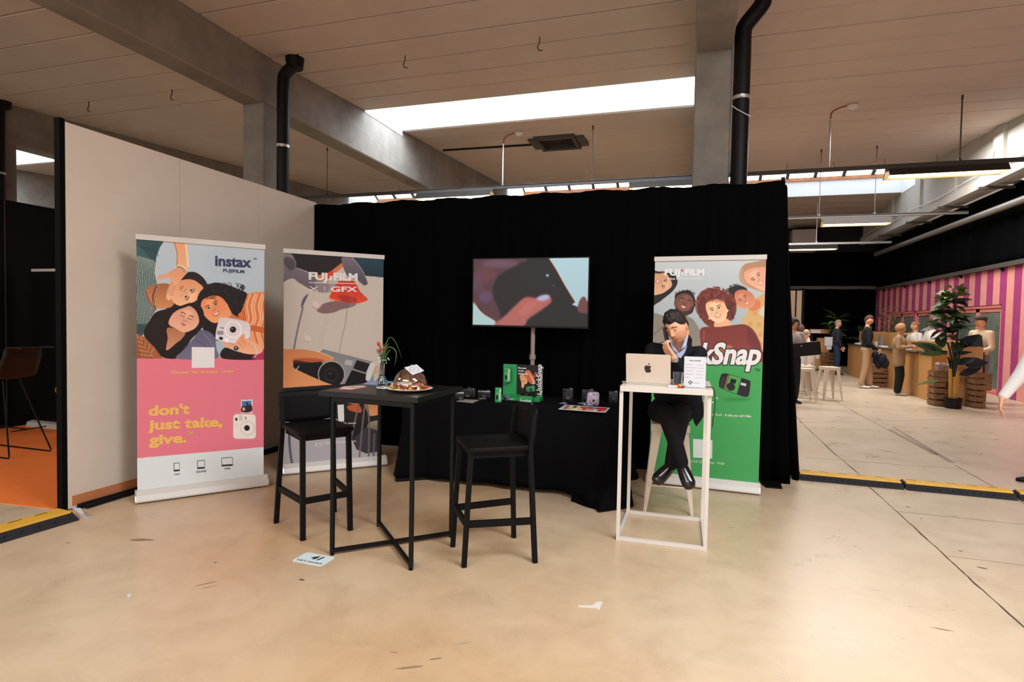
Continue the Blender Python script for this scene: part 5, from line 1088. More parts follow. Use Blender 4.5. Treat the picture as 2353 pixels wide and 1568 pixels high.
for px, py, rz, kw in ((1078, 913, .2, dict(w_=.13, h_=.085, d_=.045, lab='black camera with a hump, leftmost camera pair nearest the bar table', hump=True, lr=.033, ll=.05)),
                       (1113, 915, .1, dict(w_=.125, h_=.075, d_=.035, lab='dark camera with a silver top plate, left of the green boxes', top=M_csil, lr=.028, ll=.03)),
                       (1305, 922, .1, dict(w_=.10, h_=.125, d_=.05, lab='square black camera with a round lens, right of the display stand', lr=.035, ll=.03)),
                       (1351, 923, 0, dict(w_=.115, h_=.12, d_=.05, lab='tall black camera half hidden behind the lilac instant camera', lr=.036, ll=.03)),
                       (1409, 925, .1, dict(w_=.085, h_=.11, d_=.06, lab='small black camera at the right end of the display table', lr=.02, ll=.02)),
                       (1054, 919, .5, dict(w_=.1, h_=.075, d_=.04, lab='camera with a silver edge partly hidden behind the bar table leg', top=M_csil, lr=.026, ll=.05))):
    p = onD(px, py); photocam(p.x, p.y, rz, **kw)
p = onD(1163, 920); photocam(p.x, p.y, -.3, .055, .05, .035, 'tiny grey cube camera between the green box and the display stand', top=mat('blue_grey_plastic', (110, 118, 134), .5), body=MATS['blue_grey_plastic'], lr=.012, ll=.012)
p = onY(1219, 896, 5.27); photocam(p.x, 5.27, 0, .085, .05, .025, 'green and black disposable camera, upper one on the display stand', top=M_green, body=M_green, lr=.014, ll=.008, z=DZ+.09, grp='disposable cameras on the display stand')
p = onY(1208, 909, 5.255); photocam(p.x, 5.255, 0, .1, .055, .025, 'black disposable camera, lower one on the display stand', top=M_black, body=M_black, lr=.014, ll=.008, z=DZ+.034, grp='disposable cameras on the display stand')
g = MB(); p = onY(1214, 903, 5.29); g.b2((p.x-.06, 5.24, DZ+.04), (p.x+.07, 5.355, DZ+.088)); g.build('camera_riser', M_black, SD, True)
# lilac instant camera
def instant(x, y, rz):
    m1 = mat('lilac_plastic', (176, 158, 178), .35); E_ = empty('instant_camera', (x, y, DZ), 'lilac instant camera with a round lens and wrist strap on the black cloth', 'camera', rz=rz)
    g = MB(); pts = rrect(-.052, 0, .052, .118, .022); g.prism(pts, lambda a, b, t: (a, t, b), -.026, .03); g.build('camera_body', m1, E_, smooth=True, angle=35)
    R_ = Matrix.Rotation(math.pi/2, 3, 'X'); g = MB(); g.lathe([(.036, 0), (.037, .012), (.034, .02), (.028, .022), (.026, .03), (.022, .032), (.014, .030)], 28, (.008, -.026, .046), R_); L_ = g.build('lens_ring', m1, E_, smooth=True)
    g = MB(); g.lathe([(.014, .030), (.012, .034), (0, .034)], 18, (.008, -.026, .046), R_); g.build('lens_glass', M_lens, L_)
    g = MB(); g.lathe([(.008, 0), (.008, .006), (.005, .008)], 14, (-.02, -.026, .097), R_); g.build('flash', M_whp, E_); g = MB(); g.lathe([(.005, 0), (.005, .003)], 12, (.006, -.026, .1), R_); g.lathe([(.005, 0), (.005, .003)], 12, (.036, -.026, .1), R_); g.build('viewfinder', M_cdark, E_)
    g = MB(); g.path(cr([(-.05, 0, .05), (-.062, -.01, .02), (-.085, -.03, .004), (-.05, -.05, .004), (-.005, -.045, .004), (.0, -.035, .004)], 5, False), .0035, 6); g.build('strap', mat('lilac_strap', (206, 194, 210), .6), E_)
instant(onD(1363, 931).x, onD(1363, 931).y, .08)
# papers on the cloth
def sheet(nm, px, z, lab, m_=M_paper, cat='card', grp=None, th=.002):
    P = [onz(q[0], q[1], z) for q in px]; g = MB(); g.prism([(p.x, p.y) for p in P], lambda a, b, t: (a, b, z+t), 0, th); o = g.build(nm, m_); tag(o, lab, cat, grp); return o, P
M_gcard = mat('grey_card', (150, 142, 140), .6)
sheet('folded_card', [(1048, 923), (1063, 918), (1102, 920), (1086, 927)], DZ, 'open printed booklet lying in front of the leftmost cameras', M_gcard, grp='cards on the display table')
sheet('folded_card', [(1098, 916), (1112, 915), (1118, 917), (1104, 918)], DZ, 'small grey card under the silver topped camera', M_gcard, grp='cards on the display table')
sheet('folded_card', [(1204, 927), (1226, 929), (1215, 933)], DZ, 'small grey folded card in front of the display stand', M_gcard, grp='cards on the display table')
sheet('folded_card', [(1284, 928), (1297, 924), (1304, 928), (1298, 930)], DZ, 'small lilac card in front of the square black camera', mat('lilac_card', (120, 120, 150), .6), grp='cards on the display table')
sheet('folded_card', [(1327, 928), (1340, 924), (1345, 928), (1340, 930)], DZ, 'small lilac card left of the lilac instant camera', MATS['lilac_card'], grp='cards on the display table')
_, P = sheet('leaflet', [(1283, 941), (1299, 931), (1402, 938), (1391, 949)], DZ, 'long colourful folded leaflet at the front right of the display table', M_paper, 'leaflet')
LF = _; A_, B2_, C2_, D2_ = [Vector(p) for p in P]; rr_ = random.Random(5)
for i in range(11):
    for j in range(2):
        s0, s1 = .06+i*.082, .06+(i+1)*.082; t0_, t1_ = (.12, .48) if j == 0 else (.5, .86); q = []
        for s_, t_ in ((s0, t0_), (s1, t0_), (s1, t1_), (s0, t1_)): lo = A_.lerp(D2_, s_); hi = B2_.lerp(C2_, s_); v = lo.lerp(hi, t_); v.z = DZ+.0026; q.append(v)
        colr = [(226, 120, 50), (60, 50, 90), (214, 70, 40), (236, 190, 70), (90, 110, 130), (200, 40, 40), (210, 150, 110)][rr_.randrange(7)] if i < 8 else [(196, 30, 40), (220, 110, 90)][rr_.randrange(2)]
        if rr_.random() < .12: continue
        g = MB(); g.add(q, [(0, 1, 2, 3)]); g.build('picture_patch', mat('leaflet_%d_%d_%d' % colr, colr, .5), LF, True)
p = onD(1002, 917); g = MB(); g.path([onD(1000, 917)+Vector((0, 0, .008)), onD(1013, 913)+Vector((0, 0, .008))], .008, 8); tag(g.build('marker_pen', M_csil), 'short silver pen at the left end of the display table', 'pen')
# ================================================================== ON THE BLACK BAR TABLE
def onT(px, py): return onz(px, py, TZ)
vx, vy = onT(878, 893).x, onT(878, 893).y
M_glass = mat('clear_glass', (235, 240, 240), .02, trans=1., ior=1.45)
V = empty('flower_vase', (vx, vy, TZ), 'small fluted glass vase with red flowers and drooping grass on the bar table', 'vase')
g = MB(); g.lathe([(.032, 0), (.036, .004), (.036, .012), (.03, .022), (.036, .04), (.034, .055), (.022, .075), (.016, .095), (.015, .16), (.017, .168), (.014, .168), (.012, .1), (.018, .075), (.028, .055), (.026, .03), (.01, .016), (0, .015)], 36, rib=.05, nrib=12); g.build('glass', M_glass, V, smooth=True)
M_stem = mat('stem_green', (52, 84, 40), .6); M_redf = mat('red_petal', (196, 48, 30), .5)
g = MB()
for k in range(9): a = k*.7; g.path([(0, 0, .02), (.003*math.cos(a), .003*math.sin(a), .12), (.012*math.cos(a), .012*math.sin(a), .2), (.035*math.cos(a)-.01, .02*math.sin(a), .27+.02*math.sin(k))], .0018, 5)
tag(g.build('stems', M_stem, V), kind='stuff')
for (x, z, s) in ((-.03, .29, 1), (-.022, .245, .8), (.012, .265, .9), (-.01, .255, .6)):
    g = MB()
    for k in range(5): a = k*1.256; g.ball((x+.006*math.cos(a)*s, .006*math.sin(a)*s, z+.004*(k % 2)), (.006*s, .006*s, .013*s), 8)
    g.build('red_flower', M_redf, V, smooth=True)
def blade(pts, w_, m_, par, nm='grass_blade'):
    P = [Vector(p) for p in cr(pts, 5, False)]; vs = []; fs = []
    for i, p in enumerate(P):
        t = i/(len(P)-1); ww = w_*math.sin(math.pi*min(1, .15+t*.85))*.5+.0004; d = (P[min(i+1, len(P)-1)]-P[max(i-1, 0)]).normalized(); n = d.cross(Vector((0, 1, .2))).normalized(); vs += [p-n*ww, p+Vector((0, -.001, .001)), p+n*ww]
    for i in range(len(P)-1):
        for k in (0, 1): fs.append((i*3+k, i*3+k+1, i*3+k+4, i*3+k+3))
    g = MB(); g.add(vs, fs); o = g.build(nm, m_, par, smooth=True); md = o.modifiers.new('t', 'SOLIDIFY'); md.thickness = .0008; return o
for pts, w_ in (([(0, 0, .15), (.02, 0, .28), (.05, 0, .335), (.085, 0, .32), (.12, 0, .26), (.142, 0, .2)], .006), ([(0, 0, .15), (.03, 0, .26), (.07, 0, .27), (.1, 0, .24), (.098, 0, .19), (.09, 0, .15)], .009), ([(0, 0, .15), (.01, .01, .26), (.035, .01, .325)], .012), ([(0, 0, .15), (.02, -.01, .25), (.055, -.01, .3)], .012), ([(0, 0, .15), (.005, 0, .24), (.012, 0, .3)], .01), ([(0, 0, .15), (-.015, 0, .25), (-.03, .0, .31)], .008), ([(0, 0, .15), (.04, 0, .24), (.068, 0, .255)], .008)): blade(pts, w_, M_leafg, V)
g = MB(); r2 = random.Random(4)
for k in range(26): g.ball((r2.uniform(-.03, .04)+.004, r2.uniform(-.02, .02), .175+r2.uniform(-.01, .03)), r2.uniform(.0025, .0045), 6)
tag(g.build('tiny_white_blossoms', M_whp, V, smooth=True), kind='stuff')
pc = onT(941, 899); px_, py_ = pc.x, pc.y+.0
PLT = empty('cake_plate', (px_, py_, TZ), 'round white plate piled with wrapped sweets on the bar table', 'plate')
g = MB(); g.lathe([(.07, 0), (.085, .004), (.145, .018), (.148, .021), (.144, .023), (.085, .010), (0, .009)], 48); g.build('plate_body', mat('white_porcelain', (232, 224, 212), .2), PLT, smooth=True)
# sweets
pal = {'orange': (232, 110, 40), 'red': (205, 40, 36), 'yellow': (238, 190, 70), 'pink': (240, 150, 140), 'cream': (236, 214, 180), 'green': (150, 170, 70), 'brown': (110, 50, 30)}
protos = {}
for k, c in pal.items():
    g = MB(); g.ball((0, 0, 0), (.0105, .0085, .0075), 8)
    for s_ in (-1, 1): g.prism([(s_*.009, 0), (s_*.018, .007), (s_*.017, 0), (s_*.018, -.007)], lambda a, b, t: (a, b, t), -.0008, .0008)
    protos[k] = g.mesh('wrapped_sweet', mat('sweet_wrapper_'+k, c, .3, spec=.7), True)
r3 = random.Random(12); placed = []
for k in range(96):
    for _ in range(60):
        a = r3.uniform(0, 6.283); rr0 = .122*math.sqrt(r3.random()); x, y = rr0*math.cos(a), rr0*math.sin(a)*.9; lay = sum(1 for q in placed if math.hypot(q[0]-x, q[1]-y) < .017)
        if lay < 3: break
    z = .017+lay*.0125; placed.append((x, y)); kk = r3.choice(list(pal)); o = bpy.data.objects.new('wrapped_sweet', protos[kk]); COL.objects.link(o)
    o.location = (px_+x, py_+y, TZ+z); o.rotation_euler = (r3.uniform(-.5, .5), r3.uniform(-.5, .5), r3.uniform(0, 6.28)); tag(o, kk+' wrapped sweet on the round plate beneath the glass dome', 'sweet', 'sweets on the round plate')
CL = empty('glass_dome', (px_+.004, py_+.0, TZ+.032), 'glass cloche dome with knob tilted over the sweets', 'dome'); CL.rotation_euler = (-.10, .05, 0)
R0 = .108; prof = [(R0+.004, .0), (R0, .004)]+[(R0*math.cos(t), .01+R0*.98*math.sin(t)) for t in np.linspace(.05, 1.5, 16)]+[(.010, .01+R0*.98), (.006, .018+R0*.98), (.015, .024+R0*.98), (.016, .028+R0*.98), (.010, .031+R0*.98), (0, .031+R0*.98)]
g = MB(); g.lathe(prof, 48); o = g.build('dome_shell', mat('reflective_dome_glass', (226, 212, 200), .04, metal=1., alpha=.5), CL, smooth=True, angle=60)
TG = empty('paper_tag', (px_+.012, py_-.05, TZ+.15), 'square white paper tag with a printed round seal leaning on the glass dome', 'tag')
P = [onY(*q, py_-.07) for q in ((926, 847), (949, 840), (973, 853), (955, 861))]
P = [Vector((P[0].x, py_-.055, P[0].z+.004)), Vector((P[1].x, py_-.02, P[1].z+.002)), Vector((P[2].x, py_-.06, P[2].z)), Vector((P[3].x, py_-.11, P[3].z))]
up_ = (P[1]-P[0]).cross(P[3]-P[0]).normalized(); up_ = -up_ if up_.z < 0 else up_
g = MB(); g.add([q for q in P]+[q+up_*.001 for q in P], [(3, 2, 1, 0), (4, 5, 6, 7), (0, 1, 5, 4), (1, 2, 6, 5), (2, 3, 7, 6), (3, 0, 4, 7)]); g.build('tag_card', M_paper, TG, True)
cc = sum(P, Vector())/4+up_*.0016; e1 = (P[2]-P[0])*.5; e2 = (P[3]-P[1])*.5; g = MB()
for rr0, w0 in ((.5, .03), (.4, .02), (.12, .05)):
    vs = []; n = 28
    for k in range(n): t = 2*math.pi*k/n; d = e1*math.cos(t)+e2*math.sin(t); vs += [cc+d*rr0, cc+d*(rr0-w0)]
    g.add(vs, [(2*k, 2*k+1, (2*k+3) % (2*n), (2*k+2) % (2*n)) for k in range(n)])
g.build('round_seal', mat('seal_ink', (120, 112, 106), .6), TG, True)
o, P = sheet('pink_card', [(779, 895), (787, 889), (838, 887), (842, 890), (808, 896)], TZ, 'pink rimmed printed card at the front left of the bar table', mat('pink_card', (226, 140, 128), .5), 'card', 'cards on the bar table')
c = sum(P, Vector())/5; g = MB(); g.add([c+(p-c)*.8+Vector((0, 0, .0024)) for p in P], [tuple(range(5))]); g.build('printed_text_block', mat('card_white', (226, 206, 200), .5), o, True)
g = MB(); 
for k in range(3): a = P[0].lerp(P[1], .3+.2*k)*.55+P[3].lerp(P[2], .0)*.45; g.box(c+Vector((-.02+.02*k, -.02+.02*k, .003)), (.07, .008, .0006), rot=(0, 0, .3))
g.build('text_lines', M_ink, o, True)
o, P = sheet('blue_card', [(833, 884), (850, 876), (904, 877), (903, 880), (870, 886)], TZ, 'blue and lilac leaflet behind the glass vase on the bar table', mat('blue_card', (70, 150, 196), .4), 'leaflet', 'cards on the bar table')
c = sum(P, Vector())/5; g = MB(); g.add([P[0]+Vector((0, 0, .0024)), P[1].lerp(P[0], .5)+Vector((0, 0, .0024)), c+Vector((0, 0, .0024)), P[4].lerp(c, .2)+Vector((0, 0, .0024))], [(0, 1, 2, 3)]); g.build('lilac_area', mat('lilac_print', (158, 136, 196), .4), o, True)
# ================================================================== ON THE WHITE TABLE
def onW(px, py): return onz(px, py, WZ)
LP = empty('laptop', (-.31, 4.12, WZ), 'open silver laptop seen from behind on the white table', 'laptop')
M_lap = mat('laptop_aluminium', (214, 200, 186), .38, metal=.35)
def onL(px, py): return onY(px, py, 4.12)
bl = onL(1443, 888.5); br = onL(1536, 896); tl = onL(1435, 826); tr_ = onL(1532, 832)
z_ = WZ+.012; w_lap = .305; rot_l = -.10
cxl = (bl.x+br.x)/2; hl = .205
def lapfn(u, v, t): # u across, v up the lid, t depth
    th = math.radians(9); p = Vector((u, -v*math.sin(th)-t*math.cos(th), v*math.cos(th)-t*math.sin(th)+.014)); p.rotate(Euler((0, 0, rot_l))); return Vector((cxl, 4.12, WZ))+p
g = MB(); g.prism(rrect(-w_lap/2, 0, w_lap/2, hl, .012), lapfn, 0, .005); LID = g.build('lid', M_lap, LP, True, smooth=True, angle=35)
g = MB(); g.add([lapfn(u, v, -.0008) for u, v in ((-.145, .008), (.145, .008), (.145, .197), (-.145, .197))], [(3, 2, 1, 0)]); g.build('display', mat('laptop_screen', (60, 70, 86), .2, emit=(120, 140, 170), es=.6), LID, True)
g = MB(); outl = cr([(0, .024), (-.007, .028), (-.017, .026), (-.024, .014), (-.023, -.002), (-.015, -.020), (-.007, -.024), (0, -.021), (.007, -.024), (.015, -.019), (.022, -.007), (.016, .001), (.016, .012), (.021, .019), (.014, .027), (.006, .027)], 4)
g.add([lapfn(a, hl*.5+b-.005, .0055) for a, b in outl], [tuple(range(len(outl)))]); leaf = cr([(.0, .031), (.004, .040), (.011, .044), (.010, .036), (.005, .031)], 3); g.add([lapfn(a, hl*.5+b-.003, .0055) for a, b in leaf], [tuple(range(len(leaf)))])
g.build('fruit_emblem', mat('dark_mirror_emblem', (60, 54, 52), .15, metal=.5), LID, True)
g = MB(); R_ = Matrix.Rotation(rot_l, 3, 'Z'); g.cbox(Vector((cxl, 4.12, WZ+.007))+R_ @ Vector((0, .105, 0)), (w_lap, .212, .012), .003, rot=R_); BS_ = g.build('keyboard_base', M_lap, LP, True)
g = MB(); g.box(Vector((cxl, 4.12, WZ+.0135))+R_ @ Vector((0, .09, 0)), (.27, .10, .001), rot=R_); g.build('keys', M_cdark, BS_, True)
# sign holder
Ys = 4.06; a = onY(1573, 896, Ys); b = onY(1618, 898, Ys); wS = .142; hS = .212
SH = empty('sign_holder', ((a.x+b.x)/2, Ys, WZ), 'upright clear holder with a white Let\'s Connect sheet on the white table', 'sign')
cS = (a.x+b.x)/2
g = MB(); g.b2((cS-wS/2, Ys-.002, WZ+.002), (cS+wS/2, Ys+.002, WZ+hS)); g.box((cS, Ys+.02, WZ+.002), (wS, .06, .003)); g.build('acrylic_holder', mat('acrylic', (222, 230, 236), .05, alpha=.35), SH, True)
g = MB(); g.b2((cS-wS/2+.003, Ys-.0035, WZ+.006), (cS+wS/2-.003, Ys-.0024, WZ+hS-.003)); SP = g.build('printed_sheet', M_paper, SH, True)
So = Vector((cS-wS/2, Ys-.0035, WZ)); Sx = Vector((1, 0, 0)); Sz = Vector((0, 0, 1)); Sn = Vector((0, -1, 0))
lettering("Let's Connect", So, Sx, Sz, Sn, (.035, .182), (.107, .182), M_ink, SP, h=.007, bold=.03, off=.001); g2 = mat('grey_ink', (150, 150, 156), .6)
for k, (z, wL) in enumerate(((.156, .045), (.135, .06), (.114, .045), (.092, .055), (.07, .022))):
    lettering(('Company name', 'Contact person', 'Booth number', 'Telephone number', 'Email')[k], So, Sx, Sz, Sn, (.012, z), (.012+wL, z), M_ink, SP, h=.0035, bold=.0, off=.001)
    g = MB(); g.b2((cS-wS/2+.08, Ys-.0046, WZ+z), (cS+wS/2-.014, Ys-.0045, WZ+z+.0012)); g.build('fill_line', g2, SP, True)
lettering('Connect', So, Sx, Sz, Sn, (.062, .033), (.104, .033), g2, SP, h=.007, bold=.01, off=.001)
g = MB(); c0 = So+Vector((.044, -.001, .037))
for dx, dz in ((0, .009), (.009, 0), (0, -.009), (-.009, 0)): g.box(c0+Vector((dx, 0, dz)), (.008, .0006, .008), rot=Matrix.Rotation(math.pi/4, 3, 'Y'))
g.build('diamond_logo', M_ink, SP, True)
CU = empty('plastic_cup', onW(1546, 890), 'clear plastic cup beside the laptop on the white table', 'cup'); g = MB(); g.lathe([(.026, 0), (.036, .095), (.038, .095), (.0345, .093), (.024, .003), (0, .003)], 24); g.build('cup_body', mat('clear_plastic', (150, 160, 176), .08, trans=.85, ior=1.3), CU, smooth=True); CU.location.y += .10; CU.location.x += .03
g = MB(); c = onW(1541, 890); g.cbox((c.x+.012, c.y+.0, WZ+.006), (.07, .05, .012), .003, rot=(0, 0, .2)); tag(g.build('napkin', M_paper), 'small folded white napkin between laptop and cup', 'napkin')
for k, (x, y, kk) in enumerate(((1556, 891, 'orange'), (1560, 893, 'red'), (1565, 891, 'cream'), (1569, 893, 'brown'), (1562, 889, 'yellow'), (1554, 888, 'red'))):
    p = onW(x, y); o = bpy.data.objects.new('wrapped_sweet', protos[kk]); COL.objects.link(o); o.location = (p.x, p.y+.02, WZ+.009); o.scale = (1.2, 1.2, 1.2); o.rotation_euler = (.2, .3, k*1.1); tag(o, kk+' wrapped sweet beside the sign holder on the white table', 'sweet', 'sweets on the white table')
g = MB(); a = onW(1620, 893); pts = [(a.x, a.y+.03, WZ+.004), (.10, 4.12, WZ+.004), (.135, 4.1, WZ+.006), (.152, 4.12, WZ-.03), (.158, 4.14, .96), (.150, 4.15, .86), (.146, 4.16, .80)]
g.path(cr(pts, 5, False), .0028, 6); tag(g.build('charging_cable', M_black), 'thin black cable hanging over the right edge of the white table', 'cable')
g = MB(); a = onW(1429, 886); g.path([(-.475, 4.2, WZ+.005), (-.40, 4.2, WZ+.005)], .005, 8); tag(g.build('white_pen', M_white), 'white pen poking over the left edge of the white table', 'pen')
# ================================================================== PEOPLE
def ico(sub):
    bm = bmesh.new(); bmesh.ops.create_icosphere(bm, subdivisions=sub, radius=1); bm.verts.ensure_lookup_table()
    v = np.array([x.co[:] for x in bm.verts]); f = [[q.index for q in p.verts] for p in bm.faces]; bm.free(); return v, f
ICO = {k: ico(k) for k in (3, 4, 5)}
def gs(x, s): return np.exp(-(x/s)**2)
def head_points(d, male=True):
    p = d*np.array([.074, .094, .118]); x, y, z = d[:, 0], d[:, 1], d[:, 2]; X, Z = p[:, 0].copy(), p[:, 2].copy(); fr = np.clip(-y*1.6, 0, 1)
    t = np.clip(-z, 0, 1); p[:, 0] *= 1-.27*t**1.8; p[:, 1] = np.where(y > 0, p[:, 1]*(1-.42*t**1.3), p[:, 1]*(1-.06*t)); p[:, 0] *= 1+.03*gs(z-.15, .3)
    p[:, 1] += np.where(y < 0, .010*gs(X, .06)*(1-gs(Z-.06, .08))*0, 0)
    p[:, 1] += fr*.012*np.clip(1-np.abs(X)/.05, 0, 1)*0
    r_ = np.clip((.026-Z)/.050, 0, 1)*np.clip((Z+.036)/.010, 0, 1); p[:, 1] -= fr*.023*gs(X, .0085+.004*np.clip(-Z/.03, 0, 1))*r_
    p[:, 1] -= fr*.006*gs(np.abs(X)-.011, .007)*gs(Z+.026, .008)
    p[:, 1] += fr*.010*gs(np.abs(X)-.030, .015)*gs(Z-.017, .011)
    p[:, 1] -= fr*.005*gs(np.abs(X)-.028, .022)*gs(Z-.036, .008)
    p[:, 1] -= fr*.005*gs(X, .020)*gs(Z+.050, .0055); p[:, 1] -= fr*.0055*gs(X, .017)*gs(Z+.062, .006); p[:, 1] += fr*.003*gs(X, .022)*gs(Z+.056, .003)
    p[:, 1] -= fr*.009*gs(X, .022)*gs(Z+.096, .016); p[:, 1] += fr*.004*gs(X, .03)*gs(Z+.076, .008)
    p[:, 0] += np.sign(X)*.003*gs(Z+.005, .02)*gs(np.abs(X)-.06, .02)
    return p
def head_mesh(sub, M_, sc=1.):
    d, f = ICO[sub]; p = head_points(d)*sc; R = np.array(M_.to_3x3()); t = np.array(M_.translation[:]); return p@R.T+t, f
def hair_part(par, M_, m_, style, sc=1., sub=4, seed=1):
    d, f = ICO[sub]; p = head_points(d)*sc; x, y, z = d[:, 0], d[:, 1], d[:, 2]
    n_ = np.array([math.sin(17*a+seed)*math.cos(13*b)*math.sin(11*c+2) for a, b, c in d])
    if style == 'short': th = .40+.55*np.clip(-y, 0, 1)**2-1.15*np.clip(y, 0, 1)+.0*x; th = np.where(y < -.2, .52-.16*np.clip(np.abs(x)-.35, 0, 1)*3, th); thick = .012+.010*np.clip(z, 0, 1)
    elif style == 'quiff': th = np.where(y < 0, .50-.55*np.clip(np.abs(x)-.55, 0, 1)*2+.10*np.abs(x), .35-1.1*np.clip(y*1.3, 0, 1)); thick = .010+.022*np.clip(z, 0, 1)**2*np.clip(1-y*.6, 0, 1.3)+.004*n_
    elif style == 'bald': th = np.where(y < .1, .9, .25-.8*y)+np.where(z > .55, 2, 0); thick = .006+0*z
    elif style == 'long': th = np.where(y < -.1, .45-.9*np.clip(np.abs(x)-.5, 0, 1)*2, -.8); thick = .022+.02*np.clip(y, 0, 1)
    elif style == 'bob': th = np.where(y < -.35, .42-1.1*np.clip(np.abs(x)-.4, 0, 1)*2, -.62); thick = .024+.014*np.clip(y, 0, 1)+.01*np.clip(-z, 0, 1)
    else: th = 0*z+.4; thick = .01
    k = np.clip((z-th)/.16, -1, 1); k = np.where(k > 0, np.sqrt(np.clip(k, 0, 1)), k*1.2)
    q = p+d*((thick*(1+.15*n_))*k)[:, None]*sc - d*(.004)
    if style == 'quiff': q[:, 2] += .008*np.clip(z, 0, 1)*gs(y+.45, .4)
    R = np.array(M_.to_3x3()); t = np.array(M_.translation[:]); q = q@R.T+t
    g = MB(); keep = [ff for ff in f if max(z[i]-th[i] for i in ff) > -.12]; g.add(q, keep); return g
def person(name_lab, grp, segs, head, mats, fine=.014, hair=None, hair_m=None, skin=M_skin, sub=4, hsc=1., extra_hands=(), base=None, hairsub=4, smooth_it=6):
    """segs: (p0,r0,p1,r1,key,flat) tapered limbs, welded into one surface; head: Matrix"""
    E_ = empty('person', base, name_lab, 'person', grp)
    g = MB()
    def limb(p0, r0, p1, r1, fl=None):
        p0, p1 = Vector(p0), Vector(p1); d = (p1-p0)
        if isinstance(r0, (int, float)): g.ball(p0, r0, 14)
        if isinstance(r1, (int, float)): g.ball(p1, r1, 14)
        g.path([p0, p0.lerp(p1, .25), p0.lerp(p1, .5), p0.lerp(p1, .75), p1], [r0, r0*.78+r1*.22+.0, (r0+r1)/2, r0*.22+r1*.78, r1], 14)
    for s in segs:
        if s[0] == 'ell':  _, c, r, key, R_ = s; g.ball(c, r, 20, R_)
        else: limb(*s[:4])
    bm_me = g.mesh('tmp', M_skin); o = bpy.data.objects.new('tmp', bm_me); COL.objects.link(o)
    r = o.modifiers.new('r', 'REMESH'); r.mode = 'VOXEL'; r.voxel_size = fine; r.adaptivity = 0
    s_ = o.modifiers.new('s', 'SMOOTH'); s_.iterations = smooth_it; s_.factor = .5
    bpy.context.view_layer.update(); me = bpy.data.meshes.new_from_object(o.evaluated_get(bpy.context.evaluated_depsgraph_get())); bpy.data.objects.remove(o)
    me.name = 'body'; keys = list(mats.keys()); me.materials.clear()
    for k in keys: me.materials.append(mats[k])
    n = len(me.polygons); cen = np.zeros(n*3); me.polygons.foreach_get('center', cen); cen = cen.reshape(-1, 3); best = np.full(n, 1e9); idx = np.zeros(n, int)
    for s in segs:
        if s[0] == 'ell':
            c = np.array(s[1][:]); rr = np.array(s[2] if isinstance(s[2], (tuple, list)) else (s[2],)*3); D = cen-c
            if s[4] is not None: D = D@np.array(s[4])
            dist = (np.linalg.norm(D/rr, axis=1)-1)*rr.min(); key = s[3]
        else:
            a = np.array(Vector(s[0])[:]); b = np.array(Vector(s[2])[:]); ab = b-a; t = np.clip(((cen-a)@ab)/(ab@ab+1e-12), 0, 1); dist = np.linalg.norm(cen-(a+t[:, None]*ab), axis=1)-(s[1]*(1-t)+s[3]*t); key = s[4]
        mk = dist < best; best[mk] = dist[mk]; idx[mk] = keys.index(key)
    me.polygons.foreach_set('material_index', idx.astype(np.int32)); me.polygons.foreach_set('use_smooth', [True]*n)
    parts = [(me, None)]
    bm = bmesh.new(); bm.from_mesh(me)
    if head is not None:
        hv, hf = head_mesh(sub, head, hsc); vs = [bm.verts.new(tuple(v)) for v in hv]; ki = keys.index('skin')
        for f in hf:
            fc = bm.faces.new([vs[i] for i in f]); fc.material_index = ki; fc.smooth = True
        for sx in (-1, 1):   # ears
            gg = MB(); Re = head.to_3x3() @ Euler((.1, 0, sx*.35)).to_matrix(); gg.ball(head @ Vector((sx*.075*hsc, .008*hsc, -.005*hsc)), (.007*hsc, .018*hsc, .031*hsc), 10, Re)
            vs = [bm.verts.new(tuple(v)) for v in gg.v]
            for f in gg.f:
                try: fc = bm.faces.new([vs[i] for i in f]); fc.material_index = ki; fc.smooth = True
                except ValueError: pass
    bmesh.ops.remove_doubles(bm, verts=bm.verts, dist=1e-6); bm.to_mesh(me); bm.free(); me.update()
    B = bpy.data.objects.new('body', me); COL.objects.link(B); setpar(B, E_, True)
    if hair: hair_part(E_, head, hair_m, hair, hsc, hairsub).build('hair', hair_m, E_, True, smooth=True, angle=180)
    return E_
def head_at(p, yaw, pitch=0, roll=0):  # yaw 0 looks to -Y (the camera side), +90 looks to +X
    return Matrix.Translation(Vector(p)) @ Matrix.Rotation(math.radians(yaw), 4, 'Z') @ Matrix.Rotation(math.radians(pitch), 4, 'X') @ Matrix.Rotation(math.radians(roll), 4, 'Y')
